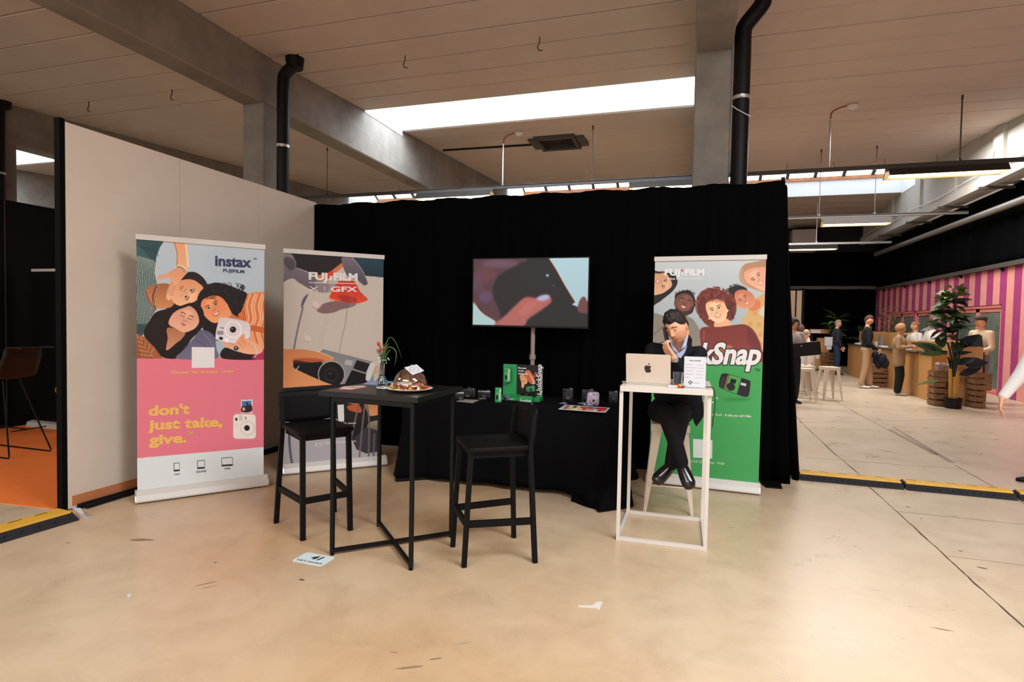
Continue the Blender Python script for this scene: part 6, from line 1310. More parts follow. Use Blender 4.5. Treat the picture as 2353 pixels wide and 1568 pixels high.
def face_bits(E_, H_, sc, skin_dark, brow_m, lip_m, closed=False, det=True):
    def P(x, y, z): return H_ @ (Vector((x, y, z))*sc)
    R_ = H_.to_3x3()
    for s in (-1, 1):
        if det:
            g = MB(); g.ball(P(s*.030, -.0775, .017), (.0125*sc, .010*sc, .0105*sc), 14, R_); o = g.build('eye', mat('eye_white', (225, 215, 210), .2), E_, True, smooth=True)
            g = MB(); g.ball(P(s*.030, -.0855, .0125), (.0055*sc, .003*sc, .0055*sc), 10, R_); g.build('iris', mat('iris_dark', (40, 28, 22), .1), o, True, smooth=True)
            g = MB(); g.add(*cap(P, s, sc)); g.build('eyelid', skin_dark, E_, True, smooth=True)
        g = MB(); n = 7; vs = []
        for i in range(n): t = i/(n-1); x = s*(.013+.036*t); z = .034+.008*math.sin(math.pi*min(1, t*.9+.1))-.004*t; y = -.0905+.019*t**1.6; w_ = .0042*(1-.6*t); vs += [P(x, y, z-w_), P(x, y-.004, z), P(x, y, z+w_)]
        fs = []
        for i in range(n-1): fs += [(i*3, i*3+1, i*3+4, i*3+3), (i*3+1, i*3+2, i*3+5, i*3+4)]
        g.add(vs, fs); g.build('eyebrow', brow_m, E_, True, smooth=True)
    g = MB(); vs = []; n = 13
    for i in range(n):
        t = -1+2*i/(n-1); x = .023*t; y0 = -.0935+.016*t*t; zc_ = -.056-.0005*(1-t*t)+.001*t*t; a = .0055*(1-t*t)+.0004; b = .0068*(1-t*t)+.0004; cup = .0012*math.exp(-(t/.15)**2)
        vs += [P(x, y0-.001, zc_+a-cup), P(x, y0-.0035*(1-t*t), zc_+a*.5), P(x, y0+.0005, zc_), P(x, y0-.004*(1-t*t), zc_-b*.5), P(x, y0-.0005, zc_-b)]
    fs = []
    for i in range(n-1):
        for k in range(4): fs.append((i*5+k, i*5+k+1, (i+1)*5+k+1, (i+1)*5+k))
    g.add(vs, fs); g.build('lips', lip_m, E_, True, smooth=True)
def cap(P, s, sc):
    vs = []; fs = []; n = 9; m_ = 5
    for j in range(m_):
        for i in range(n):
            a = math.pi*i/(n-1); v = j/(m_-1); x = s*.030+.0135*math.cos(a)*1.02; z = .017+.011*math.sin(a)*(1-v)+(-.0015-.002*math.sin(a))*v; y = -.0795-.0085*math.sin(a)*(.35+.65*v)-.001; vs.append(P(x, y, z))
    for j in range(m_-1):
        for i in range(n-1): k = j*n+i; fs.append((k, k+1, k+n+1, k+n))
    return vs, fs
def hand_segs(wr, dirv, palmn, side, sc=1., curl=.35, key='skin', spread=.18):
    """wrist point, direction to the fingers, palm normal (towards palm), side=+1: thumb on dirv x palmn side"""
    d = Vector(dirv).normalized(); n = Vector(palmn); n = (n-d*n.dot(d)).normalized(); t = d.cross(n).normalized()*side; S_ = []
    wr = Vector(wr); kn = wr+d*.085*sc
    for k in range(4):
        o = (k-1.5)*.019*sc; a = wr+d*.015*sc-t*o*.55; b = kn-t*o*1.0-d*abs(k-1.2)*.004*sc; S_.append((a, .014*sc, b, .0125*sc, key))
        L_ = (.040, .045, .042, .033)[k]*sc; p = b; ang = curl*.6
        for q in range(3):
            dd = (d*math.cos(ang)+n*math.sin(ang)-t*(k-1.5)*spread*.3).normalized(); e = p+dd*L_*(1, .68, .52)[q]; S_.append((p, (.0095-.001*q)*sc, e, (.0088-.001*q)*sc, key)); p = e; ang += curl*1.3
    b = wr+d*.025*sc+t*.026*sc; e = b+(d*.6+t*.8+n*.3).normalized()*.036*sc; S_ += [(wr+d*.01*sc, .015*sc, b, .014*sc, key), (b, .013*sc, e, .0105*sc, key), (e, .0105*sc, e+(d*.85+t*.25+n*.35).normalized()*.03*sc, .009*sc, key)]
    return S_
def shoe(par, ankle, toe, m_, sc=1., up=Vector((0, 0, 1)), nm='shoe'):
    a = Vector(ankle); b = Vector(toe); d = (b-a).normalized(); L_ = (b-a).length; g = MB(); s = d.cross(up).normalized(); u = s.cross(d).normalized()
    heel = a-d*.055*sc; prof = [(0, .022, .03), (.08, .035, .045), (.3, .038, .046), (.55, .043, .036), (.8, .044, .027), (.95, .032, .02), (1, .012, .012)]; tot = (b-heel).length; vs = []; fs = []; n = 14
    for t, w_, h_ in prof:
        c = heel+d*tot*t
        for k in range(n): q = 2*math.pi*k/n; vv = math.sin(q); vs.append(c+s*(w_*sc*math.cos(q))+u*((h_*sc*vv if vv > 0 else .012*sc*vv)-.02*sc))
    for i in range(len(prof)-1):
        for k in range(n): fs.append((i*n+k, i*n+(k+1) % n, (i+1)*n+(k+1) % n, (i+1)*n+k))
    fs.append(tuple(range(n))); fs.append(tuple((len(prof)-1)*n+k for k in range(n))); g.add(vs, fs); o = g.build(nm, m_, par, True, smooth=True, angle=60)
    g = MB(); vs = []
    for t, w_, h_ in prof:
        c = heel+d*tot*t; vs += [c+s*w_*sc*1.04-u*.030*sc, c-s*w_*sc*1.04-u*.030*sc, c+s*w_*sc*1.04-u*.038*sc, c-s*w_*sc*1.04-u*.038*sc]
    fs = []
    for i in range(len(prof)-1):
        for k, (p, q) in enumerate(((0, 1), (1, 3), (3, 2), (2, 0))): fs.append((i*4+p, i*4+q, (i+1)*4+q, (i+1)*4+p))
    g.add(vs, fs); g.build('sole', mat('shoe_sole', (70, 50, 40), .6), o, True)
    return o
# ---- the seated man
M_jac = mat('navy_jacket', (13, 14, 20), .75, bump=.1, bscale=200, spec=.3); M_trou = mat('dark_trousers', (14, 13, 17), .8, spec=.25); M_shirt = mat('light_blue_shirt', (176, 188, 220), .7)
Hc = onY(1555, 752, 4.50); HM = head_at(Hc, -24, 27, -9)
shL = onY(1605, 815, 4.70); shR = onY(1502, 806, 4.74); neck0 = HM @ Vector((0, .035, -.07)); neck1 = onY(1562, 806, 4.67)
elL = onY(1590, 874, 4.44); wrL = onY(1549, 823, 4.36); elR = onY(1487, 872, 4.66); wrR = onY(1505, 888, 4.36); wrR.z = max(wrR.z, WZ+.035)
pel = Vector((-.155, 4.90, .80)); ch = onY(1556, 842, 4.76)
knL = onY(1566, 946, 4.52); anL = onY(1543, 1066, 4.56); knR = onY(1531, 950, 4.50); anR = onY(1566, 1062, 4.47); toL = onY(1507, 1106, 4.44); toR = onY(1586, 1120, 4.36)
hipL = pel+Vector((.09, -.02, -.02)); hipR = pel+Vector((-.09, -.02, -.02))
Rt = Matrix.Rotation(-.35, 3, 'X')
segs = [(neck0, .058, neck1, .062, 'skin'), ('ell', ch+Vector((0, 0, -.02)), (.175, .115, .17), 'jacket', Rt), ('ell', (ch+pel)/2, (.165, .12, .2), 'jacket', Rt), ('ell', pel, (.17, .13, .12), 'jacket', None),
        (neck1+Vector((0, .02, -.03)), .06, shL, .066, 'jacket'), (neck1+Vector((0, .02, -.03)), .06, shR, .066, 'jacket'), (shL, .068, elL, .050, 'jacket'), (elL, .050, wrL.lerp(elL, .12), .034, 'jacket'), (wrL.lerp(elL, .15), .027, wrL, .026, 'skin'),
        (shR, .068, elR, .050, 'jacket'), (elR, .05, wrR.lerp(elR, .15), .034, 'jacket'), (wrR.lerp(elR, .2), .026, wrR, .026, 'skin'), (hipL, .095, knL, .066, 'trousers'), (hipR, .095, knR, .066, 'trousers'), (knL, .068, anL, .052, 'trousers'), (knR, .068, anR, .050, 'trousers'), (anL, .034, anL+(toL-anL)*.15, .03, 'sock'), (anR, .036, anR+(toR-anR)*.15, .032, 'sock')]
hd = onY(1524, 793, 4.375)-wrL
segs += hand_segs(wrL, hd, (.45, .45, .25), 1, 1.0, .62)
segs += hand_segs(wrR, (.35, -.9, -.1), (0, 0, -1), -1, 1.0, .25)
man = person('seated man in dark jacket and pale blue shirt holding a phone behind the laptop', None, segs, HM, {'skin': M_skin, 'jacket': M_jac, 'trousers': M_trou, 'sock': M_black}, fine=.0055, hair='quiff', hair_m=M_hair, sub=5, base=(-.155, 4.9, 0), hairsub=5, smooth_it=3)
face_bits(man, HM, 1.0, M_skin2, M_hair, mat('lips_muted', (190, 104, 84), .5))
M_gloss = mat('polished_black_leather', (9, 8, 9), .18, spec=.7)
shoe(man, anL+Vector((0, -.0, -.01)), toL, M_gloss, 1.12, Vector((.3, -.8, .6))); shoe(man, anR+Vector((0, 0, -.02)), toR, M_gloss, 1.12, Vector((-.1, -.9, .5)))
def skinflap(px, Yf, th, nm, m_, par):
    P = [onY(x, y, Yf(x, y) if callable(Yf) else Yf) for x, y in px]; g = MB(); n = len(P); bk = Vector((0, th, 0)); g.add(P+[p+bk for p in P], [tuple(range(n-1, -1, -1)), tuple(range(n, 2*n))]+[(i, (i+1) % n, n+(i+1) % n, n+i) for i in range(n)]); return g.build(nm, m_, par, True)
skinflap([(1543, 797), (1551, 800), (1560, 812), (1568, 806), (1576, 790), (1580, 800), (1573, 812), (1562, 827), (1552, 818)], 4.545, .05, 'shirt_front', M_shirt, man)
skinflap([(1541, 786), (1546, 791), (1558, 811), (1549, 806), (1541, 796)], 4.52, .02, 'shirt_collar', M_shirt, man); skinflap([(1577, 767), (1582, 772), (1577, 795), (1569, 800), (1565, 803), (1571, 789)], 4.52, .03, 'shirt_collar', M_shirt, man)
skinflap([(1540, 796), (1552, 818), (1562, 829), (1556, 842), (1544, 822), (1534, 800)], 4.555, .03, 'lapel', M_jac, man); skinflap([(1583, 768), (1591, 782), (1588, 800), (1582, 815), (1566, 838), (1562, 828), (1574, 811), (1581, 792)], 4.535, .05, 'lapel', M_jac, man)
skinflap([(1560, 890), (1612, 898), (1616, 930), (1618, 955), (1610, 968), (1600, 981), (1594, 970), (1591, 958), (1570, 950)], 4.76, .06, 'jacket_tail', M_jac, man)
g = MB(); d = (elL-wrL).normalized(); Rw = Vector((0, 0, 1)).rotation_difference(d).to_matrix(); g.lathe([(.029, -.007), (.032, -.006), (.032, .006), (.029, .007)], 24, wrL.lerp(elL, .04), Rw); wch = g.build('wristwatch', M_alu, man, True, smooth=True); wch['label'] = 'steel wristwatch'
tc_ = (CAM-wrL).normalized(); tc_ = (tc_-d*tc_.dot(d)).normalized(); g = MB(); Rq = Vector((0, 0, 1)).rotation_difference(tc_).to_matrix(); g.lathe([(.017, 0), (.018, .004), (.016, .007), (0, .007)], 20, wrL.lerp(elL, .04)+tc_*.030, Rq); g.build('watch_face', M_alu, wch, True)
pc_ = onY(1531, 774, 4.44); Rp = Euler((math.radians(12), math.radians(-8), math.radians(-18))).to_matrix(); g = MB(); g.cbox(pc_, (.009, .072, .148), .003, rot=Rp); ph = g.build('phone', M_cdark); tag(ph, 'dark smartphone held to the ear of the seated man', 'phone')
# ---- standing figures far away
def figure(lab, x, y, yaw, h, top, low, skin, hair, hair_m, arms=((.05, -.1, 0), (.05, -.1, 0)), hair_style='short', fine=.016, lean=0., legs_apart=.09, shoes=None, step=0., topr=1., grp=None, longcoat=False, legr=1.15, sleeve=None, headyaw=None, headpitch=8):
    """arms: wrist positions in body units (side, forward, up) for left/right; forward = facing"""
    k = h/1.75; a = math.radians(yaw); F = Vector((math.sin(a), -math.cos(a), 0)); L_ = Vector((math.cos(a), math.sin(a), 0)); B = Vector((x, y, 0))
    def P(s, f, z): return B+L_*(s*k)+F*((f+lean*max(0, z-.9))*k)+Vector((0, 0, z*k))
    Rz_ = Matrix.Rotation(a, 3, 'Z')
    hp = P(0, .02, 1.63); hm = head_at(hp, headyaw if headyaw is not None else yaw, headpitch)
    sg = [(P(0, 0, 1.52), .052*k, P(0, -.01, 1.42), .06*k, 'skin'), ('ell', P(0, 0, 1.26), (.185*k*topr, .13*k*topr, .21*k), 'top', Rz_), ('ell', P(0, 0, 1.04), (.155*k*topr, .118*k*topr, .18*k), 'top', Rz_), ('ell', P(0, -.01, .92), (.165*k, .125*k, .12*k), 'top' if longcoat else 'low', Rz_)]
    if longcoat: sg += [(P(-.05, 0, 1.0), .13*k, P(-.07, 0, .78), .13*k, 'top'), (P(.05, 0, 1.0), .13*k, P(.07, 0, .78), .13*k, 'top')]
    for s in (-1, 1):
        sh = P(s*.185, -.01, 1.40); w_ = arms[0 if s > 0 else 1]; wp = P(s*.2+s*w_[0], w_[1], w_[2]); mid = sh.lerp(wp, .5); dd = (wp-sh).length; bend = math.sqrt(max(0, (.29*k)**2-(dd/2)**2)); el = mid+(Vector((0, 0, -1))*.6+L_*s*.5-F*.6).normalized()*bend
        sg += [(P(s*.05, -.02, 1.42), .06*k, sh, .066*k, 'top'), (sh, .066*k, el, .054*k, 'top'), (el, .052*k, wp.lerp(el, .1), .038*k, 'sleeve'), (wp.lerp(el, .1), .027*k, wp, .025*k, 'skin')]
        hdv = (wp-el).normalized(); sg += hand_segs(wp, hdv, F*.3-L_*s, 1, k*1.0, .5)
        hip = P(s*.085, 0, .9); fx = P(s*legs_apart, step*s, .09); kn = hip.lerp(fx, .5)+F*.03
        sg += [(hip, .095*k, kn, .068*k*legr, 'low'), (kn, .068*k*legr, fx+Vector((0, 0, .02)), .054*k*legr, 'low')]
    E_ = person(lab, grp, sg, hm, {'skin': skin, 'top': top, 'low': low, 'sleeve': sleeve or top}, fine=fine, hair=hair_style, hair_m=hair_m, skin=skin, sub=3, hsc=k*1.0, base=(x, y, 0), hairsub=3, smooth_it=4)
    for s in (-1, 1):
        g = P(s*legs_apart, step*s, .045); shoe(E_, g+F*.02, g+F*.2*k, shoes or M_black, k)
    def fp(x_, y_, z_): return hm @ (Vector((x_, y_, z_))*k)
    for s in (-1, 1): g = MB(); g.ball(fp(s*.03, -.080, .017), (.011*k, .006*k, .006*k), 8, hm.to_3x3()); g.build('eye', M_dark, E_, True)
    g = MB(); g.ball(fp(0, -.092, -.056), (.018*k, .005*k, .005*k), 8, hm.to_3x3()); g.build('lips', mat('lips_muted', (190, 104, 84), .5), E_, True)
    return E_, P, F, L_, hm
M_blk = mat('black_knitwear', (14, 14, 17), .85); M_khaki = mat('khaki_trousers', (176, 140, 108), .8); M_tan = mat('tan_parka', (156, 124, 92), .8, noise=.1); M_navyj = mat('navy_blazer', (36, 38, 52), .8); M_jean = mat('blue_jeans', (40, 54, 84), .8); M_whshirt = mat('white_shirt', (222, 216, 210), .8); M_greyh = mat('grey_hair', (150, 134, 122), .8); M_blond = mat('blonde_hair', (176, 132, 86), .7, noise=.25, nscale=20); M_brownh = mat('brown_hair', (80, 52, 38), .7); M_apron = mat('black_apron', (16, 18, 28), .8); M_cap = mat('dark_flat_cap', (62, 52, 46), .85); M_beig = mat('beige_shirt', (206, 180, 150), .8)
GP = 'visitors and staff around the coffee counter'
F1 = figure('grey haired man in a navy blazer and jeans standing by the far plant', 4.33, 20.4, 90, 1.72, M_navyj, M_jean, M_skin, None, M_greyh, ((.0, .18, .86), (.0, .12, .9)), topr=1.22, grp=GP, hair_style='short')
g = MB(); p = F1[1]; g.b2(p(.0, -.36, .92)-Vector((0, .1, 0)), p(0, -.14, 1.2)); g.b2(p(0, -.3, .8)-Vector((0, .08, 0)), p(0, -.16, .95)); tag(g.build('tote_bag', M_paper), 'white tote bag hanging behind the man in the navy blazer', 'bag')
f2 = onz(1988, 892); F2 = figure('tall man in a black sweater and khaki trousers holding jackets', f2.x, f2.y, 82, 1.80, M_blk, M_khaki, M_skin, None, M_brownh, ((-.06, .18, .93), (-.06, .2, .93)), shoes=M_whp, grp=GP, step=.1, headpitch=14)
g = MB(); p = F2[1]; 
for (s, f, z, r) in ((0, .18, .80, .10), (.03, .22, .68, .12), (-.03, .32, .72, .13), (0, .38, .62, .12), (0, .26, .58, .10)): g.ball(p(s, f, z), (r*.8, r*.7, r*1.1), 12)
o = g.build('bundled_jackets', mat('dark_blue_jacket_cloth', (22, 26, 42), .85), smooth=True); tag(o, 'dark jackets hanging from the hands of the man in khaki trousers', 'jacket')
g = MB(); c = p(.19, .02, 1.12); g.box(c+Vector((-.02, -.16, 0)), (.07, .01, .09)); g.build('name_badge', mat('pink_badge', (220, 150, 150), .6), F2[0], True)
f3 = onz(2062, 908); F3 = figure('woman with a blonde bob in a tan parka and black trousers at the counter', f3.x, f3.y, 70, 1.60, M_tan, M_blk, M_skin, None, M_blond, ((-.08, .30, 1.22), (-.08, .28, 1.2)), hair_style='bob', shoes=M_beig, grp=GP, topr=1.2, longcoat=True, legr=1.45)
F4 = figure('woman with a fair bun and white blouse behind the counter left of the parka', 5.55, 17.6, -70, 1.66, M_whshirt, M_blk, M_skin, None, M_blond, ((-.08, .3, 1.05), (-.08, .3, 1.0)), grp=GP)
g = MB(); g.ball(F4[4] @ Vector((0, .1, .06)), .04, 12); g.build('hair_bun', M_blond, F4[0], True, smooth=True)
def cap_on(Fx, k=1.0):
    g = MB(); hm = Fx[4]; R_ = hm.to_3x3(); g.ball(hm @ Vector((0, .012, .07)), (.092, .118, .055), 18, R_ @ Euler((-.15, 0, 0)).to_matrix()); o = g.build('flat_cap', M_cap, Fx[0], True, smooth=True)
    g = MB(); g.ball(hm @ Vector((0, -.11, .055)), (.06, .05, .012), 14, R_ @ Euler((.25, 0, 0)).to_matrix()); g.build('cap_peak', M_cap, o, True, smooth=True)
x5 = onX(2140, 800, 5.75); F5 = figure('barista in a grey flat cap and white shirt behind the middle of the counter', 5.75, x5.y, -75, 1.74, M_whshirt, M_apron, M_skin, None, M_brownh, ((-.06, .3, 1.02), (-.06, .3, 1.02)), grp=GP, headpitch=16); cap_on(F5)
f6 = onz(2247, 925); F6 = figure('barista in a flat cap and black apron standing right of the tall plant', f6.x, f6.y, -62, 1.78, M_beig, mat('grey_trousers', (120, 112, 104), .8), M_skin, None, M_brownh, ((-.06, .26, 1.02), (-.1, .2, 1.0)), grp=GP, headyaw=-88, headpitch=10); cap_on(F6)
p = F6[1]; g = MB(); vs = []
for z, w_, f in ((1.36, .09, .13), (1.2, .13, .155), (1.02, .18, .16), (.9, .19, .165), (.6, .2, .15)): vs += [p(-w_, f-.05, z), p(-w_*.5, f, z), p(w_*.5, f, z), p(w_, f-.05, z)]
fs = [(i*4+k, i*4+k+1, i*4+k+5, i*4+k+4) for i in range(4) for k in range(3)]; g.add(vs, fs); o = g.build('apron', M_apron, F6[0], True); md = o.modifiers.new('t', 'SOLIDIFY'); md.thickness = .012
f7 = onz(1822, 926); f7.x -= .04
F7 = figure('dark haired woman in a grey top and black trousers holding a black box', f7.x, f7.y, 25, 1.66, mat('grey_blouse', (180, 168, 158), .8), M_blk, M_skin2, None, M_hair, ((.0, .28, 1.12), (-.05, .3, 1.18)), hair_style='bob', grp=GP, headpitch=10)
cB = onY(1843, 803, f7.y-.28); g = MB(); g.cbox(cB, (.60, .20, .25), .004, rot=Euler((0, -.13, .15)).to_matrix()); tag(g.build('black_box', M_black), 'black rectangular box carried by the dark haired woman at the drape edge', 'box')
def seated(lab, x, y, yaw, top, hair_m, hs, sz=.66, hh=1.30, low=M_blk):
    a = math.radians(yaw); F = Vector((math.sin(a), -math.cos(a), 0)); L_ = Vector((math.cos(a), math.sin(a), 0)); B = Vector((x, y, 0)); P = lambda s, f, z: B+L_*s+F*f+Vector((0, 0, z)); hm = head_at(P(0, .06, hh), yaw, 20); Rz_ = Matrix.Rotation(a, 3, 'Z')
    sg = [(P(0, .02, hh-.1), .05, P(0, 0, hh-.2), .06, 'skin'), ('ell', P(0, 0, hh-.36), (.19, .12, .2), 'top', Rz_), ('ell', P(0, 0, hh-.55), (.17, .12, .2), 'top', Rz_)]
    for s in (-1, 1):
        sg += [(P(s*.05, 0, hh-.2), .06, P(s*.19, 0, hh-.24), .06, 'top'), (P(s*.19, 0, hh-.24), .058, P(s*.24, .08, hh-.5), .045, 'top'), (P(s*.24, .08, hh-.5), .044, P(s*.12, .3, hh-.48), .032, 'top'), (P(s*.09, .02, sz+.08), .09, P(s*.12, .42, sz+.06), .07, 'low'), (P(s*.12, .42, sz+.06), .066, P(s*.12, .38, .12 if sz < .5 else .3), .048, 'low')]
        sg += hand_segs(P(s*.12, .3, hh-.48), F-L_*s*.3, Vector((0, 0, -1)), 1, 1, .5)
    E_ = person(lab, GP, sg, hm, {'skin': M_skin, 'top': top, 'low': low}, fine=.016, hair=hs, hair_m=hair_m, sub=3, base=(x, y, 0), hairsub=3, smooth_it=4)
    for s in (-1, 1): shoe(E_, P(s*.12, .4, .16 if sz < .5 else .3)-Vector((0, 0, .08)), P(s*.12, .62, .12 if sz < .5 else .26)-Vector((0, 0, .08)), M_black)
    return E_
q = onY(1838, 751, 16.2); seated('seated woman with long brown hair seen from behind, left of the balding man', q.x, 16.2, 150, M_whshirt, M_brownh, 'long', .44, 1.42)
q = onY(1852, 762, 14.4); seated('balding man in a white shirt sitting with his back to us on the far chairs', q.x, 14.4, 165, M_whshirt, M_greyh, 'bald', .44, 1.32)
# person cut by the right edge
bx = onY(2424, 800, 6.85); a0 = onY(2396, 766, 6.66); a1 = onY(2349, 858, 6.48); a2 = onY(2307, 910, 6.3); BX = bx.x; Yb = 6.86
sgs = [('ell', Vector((BX, Yb, 1.26)), (.125, .18, .21), 'top', None), ('ell', Vector((BX, Yb, 1.05)), (.125, .165, .24), 'top', None), ('ell', Vector((BX, Yb, .90)), (.128, .165, .12), 'low', None), (Vector((BX-.02, Yb, 1.54)), .052, Vector((BX, Yb, 1.42)), .06, 'skin'),
       (Vector((BX, Yb-.05, 1.41)), .068, a0, .068, 'top'), (Vector((BX, Yb+.05, 1.41)), .068, Vector((BX, Yb+.19, 1.39)), .064, 'top'), (a0, .068, a1, .062, 'top'), (a1, .062, a2, .044, 'top'), (a2, .030, a2+(a2-a1)*.1, .028, 'skin')]
a3 = Vector((BX, Yb+.19, 1.39)); a4 = a3+Vector((.10, .03, -.27)); a5 = a4+Vector((-.02, 0, -.25)); sgs += [(a3, .062, a4, .05, 'top'), (a4, .05, a5, .038, 'top')]; sgs += hand_segs(a5, (0, 0, -1), (0, -1, 0), 1, 1, .35)
for s in (-1, 1): sgs += [(Vector((BX, Yb+s*.09, .88)), .095, Vector((BX-.02-s*.02, Yb+s*.09, .48)), .07, 'low'), (Vector((BX-.02-s*.02, Yb+s*.09, .48)), .068, Vector((BX+.03-s*.05, Yb+s*.09, .1)), .052, 'low')]
sgs += hand_segs(a2+(a2-a1)*.1, (-.25, -.25, -1), (.9, -.3, 0), -1, 1.05, .35)
hmE = head_at(Vector((BX-.03, Yb, 1.63)), -88, 5)
E9 = person('passer-by at the right edge, only a rolled white shirt sleeve and hand showing', GP, sgs, hmE, {'skin': M_skin, 'top': M_whshirt, 'low': M_blk}, fine=.009, hair='short', hair_m=M_brownh, sub=3, base=(BX, Yb, 0), hairsub=3, smooth_it=5)
face_bits(E9, hmE, 1.0, M_skin2, M_brownh, MATS['lips_muted'], det=False)
for s in (-1, 1): c = Vector((BX+.03-s*.05, Yb+s*.09, .05)); shoe(E9, c, c+Vector((-.19, 0, -.01)), M_black)
# ================================================================== BACKGROUND FURNITURE
kids0 = None
ts2 = [(1.98+.18, 12.82, .1, .66, 'cream metal stool nearest the black drape edge, in front of the woman with the box'), (2.71, 13.3, .25, .68, 'cream metal stool standing alone on the open floor right of the drape')]
for x, y, rz, h, lab in ts2:
    s = copy_tree(ts); s.location = (x, y, 0); s.rotation_euler = (0, 0, rz); s.scale = (1, 1, h/.70); tag(s, lab, 'stool', 'cream metal stools')
s = copy_tree(ts); s.location = (2.28, 13.5, 0); s.rotation_euler = (0, 0, .4); s.scale = (1, 1, .95); tag(s, 'cream metal stool behind the two front stools beyond the drape', 'stool', 'cream metal stools')
ch_ = tolix(.45, .2, .18, True); ch_.name = 'metal_chair'; q = onY(1852, 780, 13.9); tag(ch_, 'cream metal chair with a rounded back under the balding man', 'chair'); ch_.location = (q.x, 14.75, 0); ch_.rotation_euler = (0, 0, math.pi)
g = None
hb = tolix(.66, .19, .16, True); hb.name = 'metal_chair'; q = onY(1868, 850, 13.7); hb.location = (q.x-.12, 14.1, 0); hb.rotation_euler = (0, 0, math.pi*1.03); tag(hb, 'tall cream metal chair with a bent tube back behind the front stool', 'chair')
# coffee counter made of plywood units
def unit(lab, y0, y1, zl, zb, x0=4.72, depth=.55, grp='plywood counter units'):
    E_ = empty('counter_unit', (x0, (y0+y1)/2, 0), lab, 'counter', grp)
    n = max(1, round((y1-y0)/.62)); dy = (y1-y0)/n
    for k in range(n): g = MB(); g.b2((x0, y0+k*dy+.004, 0), (x0+.03, y0+(k+1)*dy-.004, zl)); g.build('front_panel', M_ply, E_, True)
    for y in (y0, y1-.03): g = MB(); g.b2((x0+.031, y, 0), (x0+depth, y+.03, zl)); g.build('side_panel', M_ply, E_, True)
    g = MB(); g.b2((x0-.04, y0-.01, zl), (x0+depth*.55, y1+.01, zl+.03)); g.build('worktop', mat('dark_worktop', (70, 60, 54), .5), E_, True)
    g = MB(); g.b2((x0+depth*.55, y0, zl), (x0+depth*.6+.03, y1, zb)); g.b2((x0+depth*.6, y0, zb-.03), (x0+depth, y1, zb)); g.build('raised_back_panel', M_ply, E_, True)
    return E_
unit('plywood counter unit farthest away, beside the man in the navy blazer', 16.9, 20.7, .95, 1.38)
unit('plywood counter unit behind the man in khaki trousers', 15.75, 16.85, .95, 1.2)
unit('plywood counter unit in front of the woman in the tan parka', 14.75, 15.7, .95, 1.22)
unit('nearest plywood counter unit with a dark top left of the tall plant', 13.95, 14.7, .98, 1.25)
e0 = onz(2184, 932); tall = onz(2245, 934)
E_ = empty('tall_screen', (5.1, 13.52, 0), 'tall plywood end screen behind the big plant', 'screen'); zt = 1.5-(795-757)/1330*13.3
g = MB(); g.b2((4.84, 13.50, 0), (5.42, 13.53, 1.16)); g.build('board', M_ply, E_, True); g = MB(); g.b2((5.39, 13.54, 0), (5.42, 13.7, 1.16)); g.build('side_board', M_ply, E_, True)
# back counter boxes at far left of the counter
g = MB(); a = onY(1866, 850, 22.0); b = onY(1905, 760, 22.0)
for (xa, ya, xb, yb, lab, m_) in ((1862, 756, 1912, 768, 'pale wooden sign board with white labels behind the seated people', M_ply), (1880, 776, 1905, 850, 'light brown wooden cabinet behind the seated people', M_ply), (1820, 812, 1880, 850, 'low beige counter behind the chairs', mat('beige_counter', (190, 150, 116), .6))):
    A_ = onY(xa, ya, 22.0); B_ = onY(xb, yb, 22.0); g = MB(); g.cbox(((A_.x+B_.x)/2, 22.2, (A_.z+B_.z)/2), (abs(B_.x-A_.x)-.02, .3, abs(A_.z-B_.z)-.02), .01); o = g.build('cabinet', m_); tag(o, lab, 'cabinet')
    if ya == 756:
        g = MB(); A2 = onY(1864, 759, 21.98); B2_ = onY(1886, 766, 21.98); g.b2((A2.x, 21.97, B2_.z), (B2_.x, 21.995, A2.z)); g.build('white_label', M_paper, o, True)
        g = MB(); g.b2((A2.x, 22.1, 0), (A2.x+.08, 22.2, B2_.z)); g.b2((A2.x+.6, 22.1, 0), (A2.x+.68, 22.2, B2_.z)); g.build('support', M_dark, o, True)
# far booth panels + orange beach flag
A_ = onY(1812, 668, 24.6); B_ = onY(1840, 755, 24.6)
g = MB(); g.b2((A_.x-.8, 24.6, 0), (B_.x, 24.7, A_.z)); o = g.build('exhibition_wall', mat('pale_booth_colour', (226, 200, 172), .7)); tag(o, 'pale booth wall panel on the far wall beside the drape', 'panel')
g = MB(); g.b2((B_.x+.005, 24.55, 0), (B_.x+.08, 24.72, A_.z+.1)); g.b2((onY(1827, 700, 24.59).x, 24.58, 0), (onY(1827, 700, 24.59).x+.05, 24.598, A_.z)); g.build('dark_post', M_dark, o, True)
P = [onY(*q, 24.4) for q in ((1805, 675), (1812, 672), (1821, 735), (1805, 750))]; g = MB(); g.prism([(p.x, p.z) for p in P], lambda a, b, t: (a, t, b), 24.4, 24.42); g.box((P[0].x-.1, 24.41, .9), (.03, .02, 1.8)); tag(g.build('orange_flag', mat('orange_flag', (232, 130, 50), .6)), 'orange tapered flag in front of the pale far booth panel', 'flag')
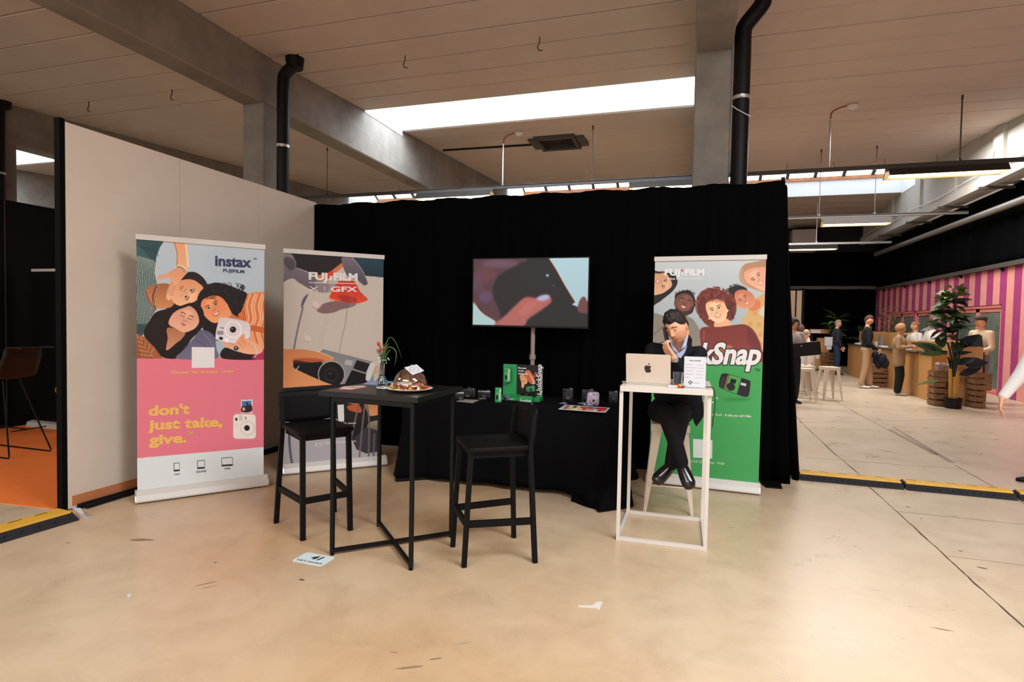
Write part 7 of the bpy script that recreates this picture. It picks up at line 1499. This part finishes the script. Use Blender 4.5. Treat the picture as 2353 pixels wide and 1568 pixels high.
# crates
def crate(x, y, z, w_, d_, h_, rz, lab):
    E_ = empty('wooden_crate', (x, y, z), lab, 'crate', 'stacked wooden crates', rz=rz)
    for s in (-1, 1):
        for k in range(3): g = MB(); g.box((0, s*(d_/2-.008), h_*(k+.5)/3), (w_, .014, h_/3-.03)); g.build('slat', M_crate, E_)
        for k in range(3): g = MB(); g.box((s*(w_/2-.008), 0, h_*(k+.5)/3), (.014, d_-.034, h_/3-.03)); g.build('slat', M_crate, E_)
        for t in (-1, 1): g = MB(); g.box((s*(w_/2-.03), t*(d_/2-.03), h_/2), (.028, .028, h_)); g.build('corner_post', M_crate, E_)
    g = MB(); g.box((0, 0, .012), (w_-.04, d_-.04, .012)); g.build('crate_floor', M_crate, E_)
    return E_
cp = onz(2160, 932)
crate(cp.x-.03, 13.3, 0, .28, .3, .36, .05, 'lower dark crate left of the big plant trunk'); crate(cp.x+.0, 13.3, .362, .36, .32, .32, .0, 'upper crate with flower pots left of the big plant trunk')
cp2 = onz(2215, 925); crate(cp2.x-.12, 13.28, 0, .2, .28, .34, .1, 'lower crate right of the big plant trunk'); crate(cp2.x-.08, 13.28, .342, .30, .28, .34, .1, 'upper dark crate right of the big plant trunk')
q = onz(1926, 857); crate(q.x-.3, q.y, 0, .4, .34, .32, 0, 'bottom crate beside the far end of the counter'); crate(q.x-.32, q.y, .322, .34, .3, .34, .3, 'upper crate beside the far end of the counter')
q = onz(2022, 888); crate(q.x-.12, q.y-.1, 0, .42, .34, .34, .1, 'slatted crate between the khaki trousers and the counter'); crate(q.x-.12, q.y-.1, .342, .42, .34, .2, .05, 'shallow crate on top behind the hanging jackets')
# things on the counter
def mug(x, y, z, m_, lab, r=.05, h=.14):
    g = MB(); g.lathe([(r*.7, 0), (r, h), (r*.95, h), (r*.62, .01), (0, .01)], 16, (x, y, z)); return tag(g.build('cup', m_, smooth=True), lab, 'cup', 'cups on the counter')
mug(4.86, 16.3, .98, M_black, 'black cup on the counter beside the parka'); mug(4.84, 18.2, .98, M_paper, 'white pot with a small plant on the far counter')
for (y, lab, m_) in ((20.0, 'folded white cloth at the far end of the counter', M_paper), (17.6, 'white napkin stack on the counter left of the black sweater', M_paper), (15.9, 'small white dish on the counter beside the parka', M_paper)):
    g = MB(); g.cbox((4.84, y, 1.0), (.16, .3, .05), .015); tag(g.build('napkin_stack', m_, smooth=True), lab, 'napkins', 'white linens on the counter')
g = MB(); g.b2((4.82, 17.75, .98), (4.86, 17.95, 1.3)); tag(g.build('menu_card', mat('grey_menu', (120, 120, 116), .6)), 'small grey menu card standing on the far counter', 'card')
g = MB(); g.cbox((4.9, 14.3, 1.03), (.25, .5, .04), .01); tag(g.build('tray', M_black), 'black tray on the nearest counter unit', 'tray')
for k, (dx, dy) in enumerate(((-.1, -.02), (.0, .0), (.09, -.01))):
    x, y = cp.x+.02+dx, 13.28+dy; E_ = empty('potted_succulent', (x, y, .684), ('left', 'middle', 'right')[k]+' small grey pot with pale flowers on the crate', 'plant', 'small pots on the crate')
    g = MB(); g.lathe([(.03, 0), (.042, .09), (.038, .09), (.028, .01), (0, .01)], 14); g.build('pot', mat('zinc_pot', (150, 146, 144), .5), E_, smooth=True)
    g = MB(); rp = random.Random(k)
    for _ in range(14): g.ball((rp.uniform(-.035, .035), rp.uniform(-.035, .035), .1+rp.uniform(0, .05)), rp.uniform(.01, .018), 6)
    tag(g.build('flowers', mat('pale_lilac_petals', (190, 180, 196), .6), E_, smooth=True), kind='stuff')
# ------------------------------------------------------------------ plants
def leaf_mesh(L_, W_, bend, seg=8, split=False, seed=0):
    vs = []; fs = []; R_ = random.Random(seed); n = seg
    for i in range(n+1):
        t = i/n; w_ = W_*math.sin(math.pi*(t**.75))*.5+.002; x = L_*t; z = -bend*t*t*L_; k = .7 if (split and i % 2) else 1
        vs += [(x, -w_*k, z+w_*.25), (x, 0, z), (x, w_*k, z+w_*.25)]
    for i in range(n): a = i*3; fs += [(a, a+1, a+4, a+3), (a+1, a+2, a+5, a+4)]
    return vs, fs
def leaf(par, base, az, el, L_, W_, bend, m_, nm='leaf', split=False, roll=0.):
    vs, fs = leaf_mesh(L_, W_, bend, 12 if split else 8, split); R_ = Matrix.Rotation(az, 3, 'Z') @ Matrix.Rotation(-el, 3, 'Y') @ Matrix.Rotation(roll, 3, 'X'); b = Vector(base)
    g = MB(); g.add([R_ @ Vector(v)+b for v in vs], fs); return g.build(nm, m_, par, True, smooth=True, angle=180)
bp = onz(2188, 938); bx_, by_ = bp.x, bp.y-.03
BP = empty('tall_plant', (bx_, by_, 0), 'tall artificial plant with bamboo trunk and broad leaves in a black pot', 'plant')
g = MB(); g.lathe([(.13, 0), (.14, .12), (.145, .2), (.13, .2), (.12, .17), (0, .17)], 24, (bx_, by_, 0)); g.build('pot', M_black, BP, True, smooth=True)
M_bamb = mat('bamboo_yellow', (190, 140, 60), .6, noise=.25, nscale=8, stretch=(8, 8, 1))
for k, (dx, hh_) in enumerate(((-.07, .75), (-.02, .9), (.03, .8), (.08, .7), (.0, .6))): g = MB(); g.path([(bx_+dx*.7, by_+(k % 2)*.04, .15), (bx_+dx, by_+(k % 2)*.05, hh_)], .03, 10); g.build('stem', M_bamb, BP, True, smooth=True)
for k in range(9): a = k*.8; g = MB(); g.path(cr([(bx_, by_, .5), (bx_+.05*math.cos(a), by_+.05*math.sin(a), .9), (bx_+.14*math.cos(a), by_+.1*math.sin(a), 1.25)], 4, False), .014, 6); g.build('stalk', M_leafd, BP, True)
def toward(px, py, Y=None): return onY(px, py, Y or by_)
for (p0, p1, W_, m_) in (((2168, 808), (2100, 785), .13, M_leafg), ((2168, 815), (2112, 812), .1, M_leafg), ((2155, 812), (2098, 786), .12, M_leafd), ((2165, 800), (2172, 762), .3, M_leafd), ((2190, 808), (2212, 788), .18, M_leafg), ((2205, 800), (2246, 768), .16, M_leafb), ((2215, 838), (2268, 832), .17, M_leafb), ((2204, 862), (2262, 846), .1, M_leafb), ((2160, 876), (2100, 882), .09, M_leafl), ((2200, 838), (2236, 822), .12, M_leafb), ((2176, 820), (2190, 855), .12, M_leafd), ((2188, 815), (2232, 808), .07, M_leafd), ((2184, 880), (2172, 892), .06, M_leafb), ((2190, 880), (2200, 892), .05, M_leafb)):
    a = toward(*p0); b = toward(*p1); d = b-a; L_ = d.length; leaf(BP, a, math.atan2(rnd.uniform(-.25, .25)*L_, d.x), math.asin(max(-1, min(1, d.z/L_))), L_*1.05, W_*1.35, .08, m_, roll=rnd.uniform(.6, 1.2))
rl = random.Random(3); M_leafm2 = mat('leaf_olive_green', (110, 130, 70), .5, noise=.3, nscale=12)
for k in range(64):
    t = rl.random(); z = 1.28+1.02*t; c = toward(2188-10*math.sin(t*3)+ (t*8), 0+700); a = rl.uniform(0, 6.28); rr0 = (.30*(1-abs(t-.25)*1.05)+.05)
    b = Vector((c.x+.05*math.cos(a), by_+.05*math.sin(a), z)); leaf(BP, b, a, rl.uniform(-.1, .8), rr0*rl.uniform(.9, 1.3), .22, .5, (M_leafm2, M_leafg, M_leafd)[0 if t > .75 else (1 if rl.random() < .55 else 2)], split=True, roll=rl.uniform(-.6, .6))
g = MB(); c = toward(2190, 700); g.path([(bx_, by_, .6), (bx_+.02, by_, 1.5), (c.x, by_, 2.2)], .02, 8); g.build('upper_stem', M_leafd, BP, True)
def bush(lab, x, y, z0, z1, r, n, m1, m2, L_=.3, W_=.08, seed=1, pot=True, dens=1.):
    E_ = empty('potted_plant', (x, y, 0), lab, 'plant', 'plants around the counter'); R_ = random.Random(seed)
    if pot: g = MB(); g.lathe([(.15, 0), (.2, .3), (.18, .3), (0, .25)], 16, (x, y, max(0, z0-.35) if z0 > 1.1 else 0)); g.build('pot', M_dark, E_, True)
    g = MB(); g.path([(x, y, .2), (x+.02, y, (z0+z1)/2)], .02, 6); g.build('stem', M_crate, E_, True)
    for k in range(n):
        a = R_.uniform(0, 6.28); t = R_.random(); z = z0+(z1-z0)*t; leaf(E_, (x+.06*math.cos(a), y+.06*math.sin(a), z), a, R_.uniform(.1, 1.2), L_*R_.uniform(.6, 1.2), W_, .6, m1 if R_.random() < .6 else m2, roll=R_.uniform(-.5, .5))
    return E_
M_leafm = mat('leaf_fresh', (70, 120, 56), .5, noise=.3, nscale=10)
q = onY(1921, 750, 21.5); bush('leafy green plant behind the grey haired man', q.x, 21.5, 1.15, 1.85, .4, 46, M_leafm, M_leafd, .34, .17, 2)
q = onY(1955, 790, 20.9); bush('dark banana plant behind the far counter', 5.45, 21.6, .9, 1.3, .5, 12, M_leafd, M_leafg, .6, .26, 5)
q = onX(2028, 790, 5.4); bush('bright fern like plant behind the counter beside the black sweater', 5.62, q.y-.3, .7, 1.35, .4, 50, M_leafm, M_leafl, .4, .1, 8)
q = onX(2046, 760, 5.6); E_ = empty('olive_tree', (5.6, q.y, 0), 'small grey olive tree behind the counter', 'tree'); g = MB(); g.path([(5.6, q.y, 0), (5.62, q.y, 1.3), (5.58, q.y, 1.9)], .025, 8)
R_ = random.Random(9)
for k in range(22): a = R_.uniform(0, 6.28); z = R_.uniform(1.2, 1.8); g.path([(5.6, q.y, z), (5.6+.3*math.cos(a), q.y+.3*math.sin(a), z+R_.uniform(.1, .35))], .008, 5)
g.build('trunk', M_crate, E_, True); g = MB()
for k in range(420):
    a = R_.uniform(0, 6.28); rr0 = .42*math.sqrt(R_.random()); z = R_.uniform(1.3, 2.15); c = Vector((5.6+rr0*math.cos(a), q.y+rr0*math.sin(a), z)); d = Vector((R_.uniform(-1, 1), R_.uniform(-1, 1), R_.uniform(-.3, 1))).normalized()*.05; n_ = d.cross(Vector((0, 0, 1))).normalized()*.011; g.add([c, c+d*.5+n_, c+d, c+d*.5-n_], [(0, 1, 2, 3)])
tag(g.build('olive_leaves', mat('olive_leaf', (112, 112, 96), .7), E_, True), kind='stuff')
# ------------------------------------------------------------------ left booth: chair and banner
cb = onz(60, 1040); M_bseat = mat('dark_moulded_seat', (17, 15, 16), .5)
LC = empty('booth_chair', (cb.x-.1, cb.y-.1, 0), 'black shell bar chair on sled legs on the orange carpet', 'chair')
def LP_(px, py, Y): return onY(px, py, Y)
Yc_ = cb.y
seatz = onY(60, 873, Yc_-.12).z; xL = onY(-10, 873, Yc_).x; xR = onY(68, 873, Yc_).x; xT = onY(112, 800, Yc_).x; zT = onY(105, 800, Yc_).z
prof = cr([(xL-.12, seatz+.015), (xL+.1, seatz), (xR-.12, seatz-.005), (xR-.03, seatz+.03), (xR+.02, seatz+.12), (xR+.07, zT-.1), (xR+.11, zT-.01), (xT, zT)], 5, False)
vs = []; fs = []; nq = len(prof); M5 = 9
for i, (x, z) in enumerate(prof):
    t = i/(nq-1)
    for k in range(M5): s = -1+2*k/(M5-1); w_ = .22-.05*t; cur = .03*s*s; vs.append((x-cur*.6*t, Yc_-.22+.22+w_*s-.1, z+cur*(1-t)))
for i in range(nq-1):
    for k in range(M5-1): a = i*M5+k; fs.append((a, a+1, a+M5+1, a+M5))
g = MB(); g.add(vs, fs); o = g.build('seat_shell', M_bseat, LC, True, smooth=True, angle=180); md = o.modifiers.new('t', 'SOLIDIFY'); md.thickness = .014
for dy, (xa, xb) in ((-.28, (onz(80, 1037).x, 0)), (.1, (onz(112, 1020).x, 0))):
    yy = Yc_+dy; f0 = .012; x1 = xR+.13 if dy < 0 else xR+.16
    g = MB(); g.path([(xR-.06, Yc_-.1+dy*.4, seatz-.01), (x1, yy, .03), (x1-.01, yy, f0), (xL-.15, yy, f0), (xL-.18, yy, .03), (xL-.02, Yc_-.1+dy*.4, seatz-.01)], .008, 8); g.build('sled_leg', M_black, LC, True, smooth=True)
g = MB(); g.path([(x1-.04, Yc_-.25, .28), (x1-.04, Yc_+.08, .28)], .007, 6); g.path([(x1-.04, Yc_-.1, .28), (xL-.15, Yc_-.1, .28)], .007, 6); g.build('footrest', M_black, LC, True)
# black roll-up banner with orange letters, mostly hidden by the partition
yb = 5.36; a = onY(76, 623, yb); b = onY(76, 976, yb)
BB = empty('rollup_banner', (a.x+.4, yb, 0), 'black roll-up banner with orange logo square, partly behind the partition edge', 'banner', 'roll-up banners')
g = MB(); g.b2((a.x, yb-.01, .08), (a.x+.85, yb, a.z)); g.build('fabric', M_black, BB, True)
g = MB(); g.b2((a.x-.005, yb-.02, a.z-.01), (a.x+.86, yb+.012, a.z+.025)); g.build('top_bar', M_bbase, BB, True)
g = MB(); g.prism([(0, 0.008), (-.10, .008), (-.085, .07), (-.02, .085), (0, .08)], lambda p, q_, t: (t, yb+p, q_), a.x-.01, a.x+.87); g.build('cassette', M_bbase, BB, True)
M_or = mat('orange_print', (236, 112, 30), .5); c0 = onY(133, 642, yb-.011); c1 = onY(133, 692, yb-.011)
g = MB(); g.b2((c0.x, yb-.013, c1.z), (c0.x+.26, yb-.0105, c0.z)); g.build('logo_square', M_or, BB, True)
Vx, Vz, Vn = Vector((1, 0, 0)), Vector((0, 0, 1)), Vector((0, -1, 0)); Ob = Vector((0, yb-.011, 0))
lettering('orange', Ob, Vx, Vz, Vn, (c0.x+.015, c1.z+.02), (c0.x+.24, c1.z+.02), M_whp, BB, h=.035, bold=.03, off=.004)
for py, sz_, st_ in ((760, .045, 'Connect'), (822, .05, 'people'), (905, .1, 'Orange'), (938, .04, 'Belgium')):
    q = onY(138 if sz_ < .09 else 127, py, yb-.011); lettering(st_, Ob, Vx, Vz, Vn, (q.x, q.z), (q.x+len(st_)*sz_*.85, q.z), M_or, BB, h=sz_, bold=.04, off=.003)
